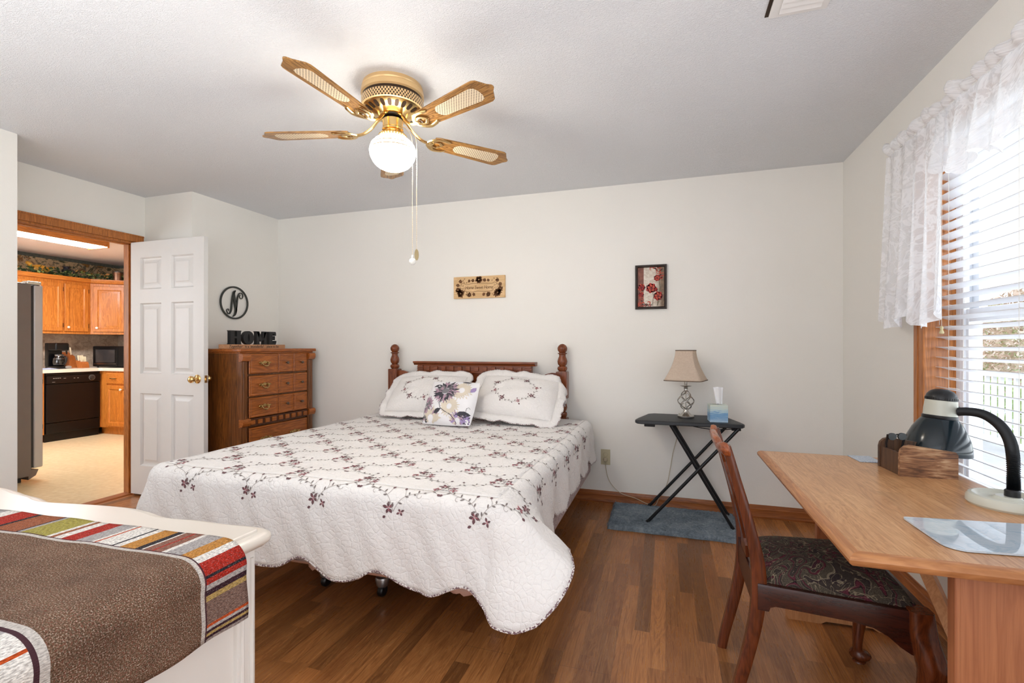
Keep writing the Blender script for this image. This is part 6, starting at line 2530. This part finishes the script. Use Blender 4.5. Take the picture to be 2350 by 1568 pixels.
OAK = wood('honey_oak_z', C(168, 88, 28), C(222, 142, 62), 'z', .3, .9)
OAKH = wood('honey_oak_y', C(168, 88, 28), C(222, 142, 62), 'y', .3, .9)
KNOB = plain('glazed_white_knob', C(236, 228, 216), .15, .1)


def cab_door(parent, F, w, h, hinge=0, knob=None, name='door', mat_=None):
    """raised panel oak door in frame F (x along width, y out of the front, z up)"""
    mb = MB()
    st = .055
    rings = []
    for ins, d in ((0, 0), (0, .016), (.004, .019), (st - .008, .019), (st, .012), (st + .006, .010), (st + .010, .010), (st + .034, .018), (st + .036, .018)):
        rings.append([F @ V(ins, -d, ins), F @ V(w - ins, -d, ins), F @ V(w - ins, -d, h - ins), F @ V(ins, -d, h - ins)])
    vs = mb.grid(rings, closed_u=True)
    mb.cap(vs[-1]); mb.cap(vs[0], True)
    d = mb.build(name, mat_ or OAK, parent, smooth=25)
    if knob:
        mb = MB()
        mb.lathe([(.006, 0), (.006, .010), (.015, .016), (.017, .022), (.013, .028), (.0001, .030)], M=F @ Matrix.Translation((knob[0], -.018, knob[1])) @ Matrix.Rotation(R(90), 4, 'X'), seg=16)
        mb.build('knob', KNOB, d)
    if hinge:
        mb = MB()
        xh = w + .004 if hinge > 0 else -.004
        for z in (.08, h - .08):
            mb.lathe([(.004, z - .028), (.004, z + .028)], M=F @ Matrix.Translation((xh, -.014, 0)), seg=8)
        mb.build('hinge', DARKM, d)
    return d


# frame transforms: faces looking +x (left run), and -y / diagonal
def face(px, py, pz, ang):
    return Matrix.Translation((px, py, pz)) @ Matrix.Rotation(ang, 4, 'Z')


# face looking +x: local x -> +y, local -y -> +x
PXF = R(90)
UX = -7.665
uc = thing('wall_cabinet', 'oak wall cabinets with two raised panel doors above the coffee maker', 'cabinet', (UX - .15, 3.9, 1.37))
mb = MB()
mb.box(KX + .01, UX, 2.62, 4.558, 1.376, 2.10)
mb.build('carcass', OAK, uc, smooth=0)
mb = MB()
mb.prism([V(UX, 2.62, 2.085), V(UX + .03, 2.62, 2.095), V(UX + .045, 2.62, 2.13), V(UX + .045, 2.62, 2.145), V(KX + .01, 2.62, 2.145), V(KX + .01, 2.62, 2.085)], (0, 1.938, 0))
mb.build('crown_moulding', OAKH, uc, smooth=30)
cab_door(uc, face(UX, 3.945, 1.41, PXF), .285, .64, 1, (.03, .05))
cab_door(uc, face(UX, 4.252, 1.41, PXF), .275, .64, 1, (.03, .055))
cab_door(uc, face(UX, 3.60, 1.41, PXF), .30, .64, 1, (.03, .05))
cc_ = thing('corner_wall_cabinet', 'oak diagonal corner wall cabinet above the microwave', 'cabinet', (-7.6, 4.75, 1.37))
dA, dB = V(UX, 4.558, 0), V(-7.36, 4.853, 0)
dd = (dB - dA)
ang = atan2(dd.y, dd.x)
mb = MB()
mb.prism([V(UX, 4.559, 1.376), V(-7.36, 4.854, 1.376), V(-7.36, KYR - .011, 1.376), V(KX + .011, KYR - .011, 1.376), V(KX + .011, 4.559, 1.376)], (0, 0, .724))
mb.build('carcass', OAK, cc_, smooth=0)
Fd = face(dA.x, dA.y, 0, ang)
mb = MB()
mb.prism([Fd @ V(0, 0, 2.085), Fd @ V(0, -.03, 2.095), Fd @ V(0, -.045, 2.13), Fd @ V(0, -.045, 2.145), Fd @ V(0, .1, 2.145), Fd @ V(0, .1, 2.085)], dd)
mb.prism([V(UX - .1, 4.559, 2.1005), V(-7.36, 4.90, 2.1005), V(-7.36, KYR - .012, 2.1005), V(KX + .012, KYR - .012, 2.1005), V(KX + .012, 4.559, 2.1005)], (0, 0, .04))
mb.build('crown_moulding', OAKH, cc_, smooth=30)
cab_door(cc_, face(dA.x, dA.y, 1.41, ang) @ Matrix.Translation((.035, 0, 0)), .36, .64, 0, (.045, .055))
rc_ = thing('wall_cabinet', 'oak wall cabinet on the right kitchen wall beside the corner unit', 'cabinet', (-6.9, 4.95, 1.37))
mb = MB(); mb.box(-7.358, -6.3, 4.853, KYR - .011, 1.376, 2.10); mb.box(-7.358, -6.3, 4.81, KYR - .011, 2.1, 2.145)
mb.build('carcass', OAK, rc_, smooth=0)
for k in range(2):
    cab_door(rc_, face(-7.30 + k * .5, 4.853, 1.41, 0), .45, .64, 0, (.05, .05))

# base units
b1 = thing('base_cabinet', 'oak base cabinet sliver left of the dishwasher', 'cabinet', (-7.66, 3.4, 0))
mb = MB(); mb.box(KX + .011, KXF - .02, 2.9, 3.885, .10, .872); mb.box(KX + .05, KXF - .08, 2.9, 3.885, 0, .10)
mb.build('carcass', OAK, b1, smooth=0)
cab_door(b1, face(KXF - .02, 3.40, .13, PXF), .46, .72, 1, (.05, .65))
dw = thing('dishwasher', 'black built in dishwasher under the kitchen counter', 'dishwasher', (-7.66, 4.195, 0))
DWB = plain('gloss_black', C(12, 11, 12), .28, var=.1, spec=.35)
y0_, y1_ = 3.892, 4.498
mb = MB(); mb.box(KX + .05, KXF - .03, y0_, y1_, .02, .872)
mb.build('body', DWB, dw, smooth=0)
mb = MB(); mb.box(KXF - .03, KXF + .004, y0_ + .004, y1_ - .004, .245, .725, .006)
mb.build('door', DWB, dw)
mb = MB(); mb.box(KXF - .03, KXF - .002, y0_ + .004, y1_ - .004, .105, .236, .006)
mb.build('access_panel', DWB, dw)
mb = MB(); mb.box(KXF - .05, KXF - .035, y0_ + .004, y1_ - .004, .0, .10)
mb.build('kick_plate', DWB, dw, smooth=0)
mb = MB()
mb.box(KXF - .03, KXF + .010, y0_ + .004, y1_ - .004, .735, .835, .006)
cp = mb.build('control_panel', DWB, dw)
mb = MB(); mb.box(KXF - .03, KXF - .004, y0_ + .004, y1_ - .004, .84, .87, .003)
mb.build('vent_strip', DWB, dw)
mb = MB()
mb.lathe([(.034, 0), (.036, .004), (.028, .006), (.024, .02), (.0, .021)], M=Matrix.Translation((KXF + .010, y1_ - .11, .79)) @ Matrix.Rotation(R(90), 4, 'Y'), seg=24)
mb.build('dial', plain('dark_dial', C(52, 48, 46), .3), cp)
mb = MB()
mb.lathe([(.0345, .005), (.0365, .0052), (.0365, .004)], M=Matrix.Translation((KXF + .010, y1_ - .11, .79)) @ Matrix.Rotation(R(90), 4, 'Y'), seg=24, cap=False)
LEG = plain('panel_legend', C(170, 164, 156), .5)
mb.build('dial_ring', LEG, cp)
mb = MB()
for k in range(4):
    mb.box(KXF + .010, KXF + .0125, y0_ + .07 + k * .022, y0_ + .084 + k * .022, .798, .806)
mb.box(KXF + .010, KXF + .0125, y0_ + .06, y0_ + .09, .752, .757)
mb.box(KXF + .010, KXF + .0125, y0_ + .18, y0_ + .205, .795, .80)
mb.box(KXF + .010, KXF + .0125, y0_ + .29, y0_ + .305, .79, .797)
mb.box(KXF + .010, KXF + .0125, y0_ + .33, y0_ + .345, .79, .797)
mb.build('buttons', LEG, cp, smooth=0)
b2 = thing('base_cabinet', 'oak base cabinet with drawer and door right of the dishwasher', 'cabinet', (-7.1, 4.82, 0))
OB = 4.515
mb = MB(); mb.box(KXF - .02, -6.2, OB, KYR - .011, .10, .872); mb.box(KX + .011, KXF - .02, 4.505, KYR - .011, 0.1, .872); mb.box(KXF - .10, -6.2, OB + .06, KYR - .011, 0, .10)
mb.build('carcass', OAK, b2, smooth=0)
Fb = face(-7.245, OB, .70, 0)
mb = MB()
rings = [[Fb @ V(i, -d, i), Fb @ V(.40 - i, -d, i), Fb @ V(.40 - i, -d, .145 - i), Fb @ V(i, -d, .145 - i)] for i, d in ((0, 0), (0, .016), (.006, .019), (.02, .019))]
vs = mb.grid(rings, closed_u=True); mb.cap(vs[-1])
dq = mb.build('drawer', OAKH, b2, smooth=25)
mb = MB()
mb.tube([Fb @ V(.10, -.035, .075), Fb @ V(.16, -.037, .075), Fb @ V(.22, -.035, .075)], .007, 8)
for q in (.11, .21):
    mb.tube([Fb @ V(q, -.018, .075), Fb @ V(q, -.034, .075)], .005, 8)
mb.build('handle', BRASS, dq)
cab_door(b2, face(-7.245, OB, .125, 0), .40, .55, 0, (.30, .50))
ct = thing('kitchen_counter', 'white laminate kitchen countertop running round the corner', 'countertop', (-7.6, 4.2, .872))
CTM = plain('white_laminate', C(236, 226, 210), .3, var=.02)
mb = MB()
pts = [(KX + .011, 2.9), (KXF + .025, 2.9), (KXF + .025, 4.46), (KXF + .055, 4.490), (-6.2, 4.490), (-6.2, KYR - .011), (KX + .011, KYR - .011)]
mb.prism([V(x, y, .8725) for x, y in pts], (0, 0, .04))
mb.build('countertop', CTM, ct, smooth=0)
CZ = .9125

# refrigerator
fr_ = thing('refrigerator', 'grey refrigerator with steel door edge seen side on through the doorway', 'refrigerator', (-5.8, 2.3, 0))
FG = plain('grey_cabinet_steel', C(112, 104, 102), .4, .25, var=.03)
FS = plain('stainless_door', C(176, 176, 182), .3, .55, var=.03, scale=3)
mb = MB(); mb.box(-6.25, -5.372, 1.93, 2.738, .05, 1.765, .008)
mb.build('body', FG, fr_)
mb = MB(); mb.box(-6.24, -5.384, 2.738, 2.755, .12, 1.745)
mb.build('door_gasket', plain('dark_gasket', C(32, 32, 36), .6), fr_, smooth=0)
for a, b in ((-6.25, -5.815), (-5.81, -5.376)):
    mb = MB(); mb.box(a, b, 2.755, 2.825, .115, 1.755, .012, 3)
    d = mb.build('door', FS, fr_)
    xh = b - .05 if a < -6 else a + .05
    mb = MB(); mb.tube(smoothcurve([V(xh, 2.823, .75), V(xh, 2.863, .77), V(xh, 2.863, 1.5), V(xh, 2.823, 1.52)], 4), .011, 8)
    mb.build('handle', CHROME, d)
mb = MB()
mb.box(-5.46, -5.372, 2.71, 2.81, 1.757, 1.785, .006)
mb.lathe([(.016, 1.757), (.016, 1.79)], (-5.41, 2.79, 0), 12)
mb.build('hinge_cover', CHROME, fr_)
mb = MB(); mb.prism([V(-6.25, 2.718, .02), V(-6.25, 2.77, .05), V(-6.25, 2.79, .10), V(-6.25, 2.718, .105)], (.875, 0, 0))
mb.build('toe_grille', FG, fr_, smooth=20)
for x, y in ((-5.45, 2.05), (-5.45, 2.68), (-6.17, 2.05), (-6.17, 2.68)):
    mb = MB(); mb.lathe([(.022, .001), (.022, .06)], (x, y, 0), 12)
    mb.build('roller', BLACK, fr_)

# coffee maker
cm = thing('coffee_maker', 'black drip coffee maker with glass carafe on the kitchen counter', 'coffee maker', (-7.64, 4.168, CZ))
cyc, cxc = 4.168, -7.64
mb = MB()
mb.box(cxc - .12, cxc + .11, cyc - .075, cyc + .075, CZ, CZ + .035, .01)
mb.box(cxc - .12, cxc - .05, cyc - .08, cyc + .08, CZ + .03, CZ + .34, .012)
mb.box(cxc - .12, cxc + .10, cyc - .075, cyc + .075, CZ + .235, CZ + .34, .02, 3)
mb.build('body', DWB, cm)
g = NT('smoked_glass', .05, 0, .6)
g.base(C(26, 22, 20)); g.p.inputs['Coat Weight'].default_value = .6
mb = MB(); mb.lathe([(.045, CZ + .037), (.062, CZ + .05), (.067, CZ + .09), (.060, CZ + .13), (.045, CZ + .165), (.043, CZ + .172)], (cxc + .03, cyc, 0), 28)
cf = mb.build('carafe', g.m, cm)
mb = MB(); mb.lathe([(.0635, CZ + .128), (.0615, CZ + .136), (.058, CZ + .137)], (cxc + .03, cyc, 0), 28, cap=False)
mb.lathe([(.045, CZ + .168), (.048, CZ + .185), (.03, CZ + .195), (.0, CZ + .196)], (cxc + .03, cyc, 0), 28, cap=False)
mb.build('carafe_band', plain('carafe_steel', C(150, 150, 150), .25, .9), cf)
mb = MB(); mb.tube(smoothcurve([V(cxc + .08, cyc + .01, CZ + .16), V(cxc + .135, cyc + .015, CZ + .155), V(cxc + .14, cyc + .015, CZ + .10), V(cxc + .105, cyc + .012, CZ + .06)], 5), .009, 8)
mb.build('carafe_handle', BLACK, cf)
mb = MB(); mb.lathe([(.036, 0), (.036, .006), (.020, .008)], M=Matrix.Translation((cxc + .111, cyc + .055, CZ + .020)) @ Matrix.Rotation(R(80), 4, 'Y'), seg=20, squash=(.5, 1))
mb.build('control_dial', plain('dial_grey', C(170, 166, 160), .3, .4), cm)

# knife blocks
KB = wood('orange_block', C(176, 92, 40), C(206, 124, 62), 'z', .4)
HAN = plain('pale_knife_handle', C(238, 218, 184), .45, var=.1, scale=60)


def knife_block(nm, label, x, y, w, dpt, h, lean, handles, mat_handle, grp):
    T = Matrix.Translation((x, y, CZ)) @ Matrix.Rotation(R(90 + 12), 4, 'Z')
    t = thing(nm, label, 'knife block', (x, y, CZ))
    mb = MB()
    mb.prism([T @ V(-w / 2, -dpt * .5, 0), T @ V(-w / 2, dpt * .5, 0), T @ V(-w / 2, dpt * .5 + lean, h), T @ V(-w / 2, -dpt * .5 + lean, h * .74)], T.to_3x3() @ V(w, 0, 0))
    mb.build('block', KB, t, smooth=0)
    for (u, v_, ln, lab) in handles:
        k = thing('kitchen_knife', lab, 'knife', (T @ V(u, lerp(-dpt * .5, dpt * .5, v_) + lean, lerp(h * .74, h, v_)))[:], 0, grp)
        base = V(u, lerp(-dpt * .5, dpt * .5, v_) + lean, lerp(h * .74, h, v_))
        d = V(0, lean / h - .05, 1).normalized()
        mb = MB()
        mb.tube([T @ base, T @ (base + d * ln * .4), T @ (base + d * ln * .8), T @ (base + d * ln)], [.008, .010, .011, .008], 8, flat=(.8, 1.2))
        mb.build('handle', mat_handle if 'black' not in lab else BLACK, k)
        mb = MB()
        P = [base - d * .012, base + d * .002]
        mb.tube([T @ q for q in P], .006, 6, flat=(.3, 1.2))
        mb.build('blade', CHROME, k)


hs = [(-.030 + .020 * k, .25, .07, 'pale handled steak knife standing in the front row of the short block') for k in range(4)] + [(-.030 + .020 * k, .75, .075, 'pale handled steak knife standing in the back row of the short block') for k in range(4)]
knife_block('knife_block', 'short orange wood block full of pale handled steak knives', -7.58, 4.425, .10, .08, .105, .02, hs, HAN, 'steak knives in the short block')
hs = [(-.02, .5, .10, 'black handled knife in the tall block beside the coffee maker'), (.022, .35, .10, 'pale handled long knife in the tall block behind the steak knives')]
knife_block('knife_block', 'tall leaning orange wood knife block beside the coffee maker', -7.74, 4.375, .085, .10, .215, .045, hs, HAN, None)

# microwave
mw = thing('microwave_oven', 'black microwave oven on the kitchen counter', 'microwave', (-7.3, 4.85, CZ))
Fm = Matrix.Translation((-7.585, 4.555, CZ)) @ Matrix.Rotation(R(9), 4, 'Z')
mb = MB(); mb.box(0, .52, 0, .36, .012, .30, .008, 2, Fm)
mb.build('cabinet', DWB, mw)
mb = MB(); mb.box(.004, .40, -.02, -.0005, .016, .296, .006, 2, Fm)
dm = mb.build('door', DWB, mw)
mb = MB(); mb.box(.05, .36, -.0215, -.0195, .07, .25, M=Fm)
mb.build('window', plain('dark_window', C(58, 54, 54), .08, var=.1), dm, smooth=0)
mb = MB(); mb.box(.03, .38, -.024, -.02, .05, .056, M=Fm)
mb.build('trim_strip', CHROME, dm, smooth=0)
mb = MB(); mb.box(.404, .516, -.02, -.0005, .016, .296, .006, 2, Fm)
mb.build('control_panel', DWB, mw)
for u, v_ in ((.03, .03), (.49, .03), (.03, .33), (.49, .33)):
    mb = MB(); mb.lathe([(.012, 0), (.012, .014)], M=Fm @ Matrix.Translation((u, v_, 0)), seg=10)
    mb.build('rubber_foot', BLACK, mw)

# dish cloth at the counter's left
mb = MB()
rows = []
for i in range(9):
    rows.append([V(lerp(-7.55, -7.38, i / 8), lerp(3.62, 4.045, j / 14), CZ + .004 + .020 * (1 - abs(2 * j / 14 - 1) ** 4) * (.7 + .3 * sin(j * 1.3 + i)) * (1 - abs(2 * i / 8 - 1) ** 4)) for j in range(15)])
mb.grid(rows)
mb.build('dish_towel', plain('blue_towel', C(166, 176, 200), .9, var=.08, scale=40), None, 'folded pale blue dish towel on the counter beside the refrigerator', 'towel', smooth=70, solid=.006)

# garland and ornaments on the cabinet tops
CT2 = 2.1455
ga = thing('leaf_garland', 'trailing leafy garland lying along the top of the kitchen cabinets', 'garland', (-7.7, 4.0, CT2))
GL = [plain('ivy_green', C(44, 66, 34), .7, var=.3, scale=20), plain('ivy_pale', C(132, 146, 82), .7, var=.3, scale=20), plain('dry_leaf', C(150, 106, 50), .7, var=.3, scale=20)]
mb = MB()
gp = smoothcurve([V(-7.68, 3.0, CT2 + .03), V(-7.70, 3.4, CT2 + .035), V(-7.67, 3.8, CT2 + .03), V(-7.69, 4.2, CT2 + .035), V(-7.66, 4.5, CT2 + .03), V(-7.50, 4.74, CT2 + .035), V(-7.3, 4.90, CT2 + .03), V(-6.8, 4.92, CT2 + .03)], 12)
mb.tube(gp, .006, 6)
mb.build('vine', GL[0], ga)
for mi_, cnt in ((0, 420), (1, 150), (2, 70)):
    mb = MB()
    for k in range(cnt):
        p = gp[RND.randrange(len(gp))] + V(RND.uniform(-.05, .05), RND.uniform(-.04, .04), RND.uniform(-.028, .06))
        p.z = max(p.z, CT2 + .012)
        s_ = RND.uniform(.016, .034)
        e1 = V(RND.uniform(-1, 1), RND.uniform(-1, 1), RND.uniform(-.3, 1)).normalized() * s_
        e2 = e1.cross(V(RND.uniform(-1, 1), RND.uniform(-1, 1), RND.uniform(-1, 1))).normalized() * s_ * .55
        q = [p - e1, p - e2, p + e1, p + e2]
        for a in q:
            a.z = max(a.z, CT2 + .001)
        mb.poly(q)
    mb.build('leaves', GL[mi_], ga, kind='stuff', smooth=0, recalc=False, weld=False)
YEL = plain('golden_ceramic', C(206, 150, 48), .4, var=.25, scale=30)
hen = thing('gold_bird_ornament', 'golden bird shaped ornament nestled in the cabinet top garland', 'ornament', (-7.74, 4.03, CT2))
mb = MB(); mb.sphere((-7.74, 4.03, CT2 + .062), .06, 18, sq=(.8, 1.7, 1)); mb.tube(smoothcurve([V(-7.74, 3.95, CT2 + .08), V(-7.74, 3.92, CT2 + .12), V(-7.74, 3.89, CT2 + .135)], 4), [.03, .028, .025, .024, .023, .022, .022, .02, .012], 10)
mb.tube([V(-7.74, 4.10, CT2 + .075), V(-7.74, 4.19, CT2 + .115)], [.03, .006], 8)
mb.build('body', YEL, hen)
doll = thing('cloth_doll', 'small white doll with a red hood sitting above the refrigerator end of the cabinets', 'doll', (-7.66, 3.28, CT2))
dp = V(-7.655, 3.30, CT2)
CLW = plain('white_felt', C(238, 230, 226), .9)
CLR = plain('red_felt', C(204, 54, 52), .9)
mb = MB()
mb.sphere(dp + V(0, 0, .055), .05, 16, sq=(.8, 1, 1.1))
for s_ in (-1, 1):
    mb.tube([dp + V(.02, s_ * .03, .03), dp + V(.06, s_ * .045, .018), dp + V(.07, s_ * .045, .022)], [.022, .02, .014], 10)
    mb.tube([dp + V(.01, s_ * .04, .085), dp + V(.03, s_ * .06, .06), dp + V(.045, s_ * .06, .045)], [.015, .014, .012], 8)
mb.build('body', CLW, doll)
mb = MB(); mb.sphere(dp + V(.006, 0, .145), .042, 18)
hd = mb.build('head', plain('pink_felt', C(244, 206, 192), .9), doll)
mb = MB()
for s_ in (-1, 1):
    mb.sphere(dp + V(.044, s_ * .015, .152), .0045, 8)
mb.sphere(dp + V(.046, 0, .133), .004, 8, sq=(1, 2, .6))
mb.build('face_stitching', BLACK, hd)
mb = MB()
mb.lathe([(.052, .118), (.054, .14), (.048, .17), (.034, .195), (.014, .222), (.0001, .228)], M=Matrix.Translation(dp + V(-.012, 0, 0)) @ Matrix.Rotation(R(-14), 4, 'Y'), seg=20, cap=False)
mb.build('hood', CLR, hd, solid=.003)
mb = MB(); mb.tube([dp + V(.035, -.03, .105), dp + V(.05, 0, .10), dp + V(.035, .03, .105)], .010, 8)
mb.build('scarf', CLR, doll)
cpn = thing('copper_pot', 'small steel canister standing at the corner on the cabinet top', 'canister', (-7.46, 4.78, CT2))
mb = MB(); mb.lathe([(.0, CT2), (.055, CT2), (.058, CT2 + .01), (.058, CT2 + .11), (.061, CT2 + .115)], (-7.46, 4.78, 0), 24, cap=False)
mb.build('canister_body', plain('dull_copper', C(150, 112, 92), .35, .8, var=.2), cpn)
mb = MB(); mb.lathe([(.062, CT2 + .112), (.062, CT2 + .122), (.02, CT2 + .135), (.012, CT2 + .15), (.0, CT2 + .151)], (-7.46, 4.78, 0), 24, cap=False)
mb.build('lid', plain('dull_steel', C(120, 116, 112), .35, .8), cpn)
for x, y, r_, nm, lab in ((-7.76, 4.33, .05, 'dark_pitcher', 'dark blue pitcher behind the garland left of the cabinet corner'), (-7.30, 4.95, .045, 'dark_jar', 'dark jar at the right end of the cabinet top')):
    t = thing(nm, lab, 'jar', (x, y, CT2))
    mb = MB(); mb.lathe([(.0, CT2), (r_ * .8, CT2), (r_ * 1.1, CT2 + .05), (r_, CT2 + .09), (r_ * .6, CT2 + .12), (r_ * .75, CT2 + .145), (r_ * .6, CT2 + .143), (r_ * .5, CT2 + .12)], (x, y, 0), 22, cap=False)
    mb.build('jar_body', plain('dark_glaze', C(48, 52, 66), .25, var=.3) if 'dark_glaze' not in bpy.data.materials else bpy.data.materials['dark_glaze'], t)
    mb = MB(); mb.tube(smoothcurve([V(x, y + r_ * .9, CT2 + .11), V(x, y + r_ * 1.7, CT2 + .10), V(x, y + r_ * 1.6, CT2 + .06), V(x, y + r_ * 1.05, CT2 + .05)], 5), .006, 8)
    mb.build('handle', bpy.data.materials['dark_glaze'], t)

# fluorescent ceiling light
fl = thing('fluorescent_light', 'long wood framed fluorescent ceiling light in the kitchen', 'ceiling light', (-6.35, 3.35, 2.35))
g = NT('lit_diffuser', .4)
g.base(C(252, 250, 244))
g.p.inputs['Emission Color'].default_value = (.96, .98, 1, 1)
g.p.inputs['Emission Strength'].default_value = 42.0
mb = MB()
mb.prism([V(-6.48, 2.72, 2.395), V(-6.46, 2.72, 2.358), V(-6.24, 2.72, 2.358), V(-6.22, 2.72, 2.395)], (0, 1.13, 0))
mb.build('diffuser', g.m, fl, smooth=20)
mb = MB()
mb.box(-6.215, -6.190, 2.70, 3.87, 2.366, 2.4399, .003)
mb.box(-6.51, -6.485, 2.70, 3.87, 2.366, 2.4399, .003)
mb.build('side_rail', OAKH, fl)
for y in (2.70, 3.85):
    mb = MB(); mb.box(-6.52, -6.18, y, y + .022, 2.352, 2.4399, .004)
    mb.build('end_cap', OAKH, fl)
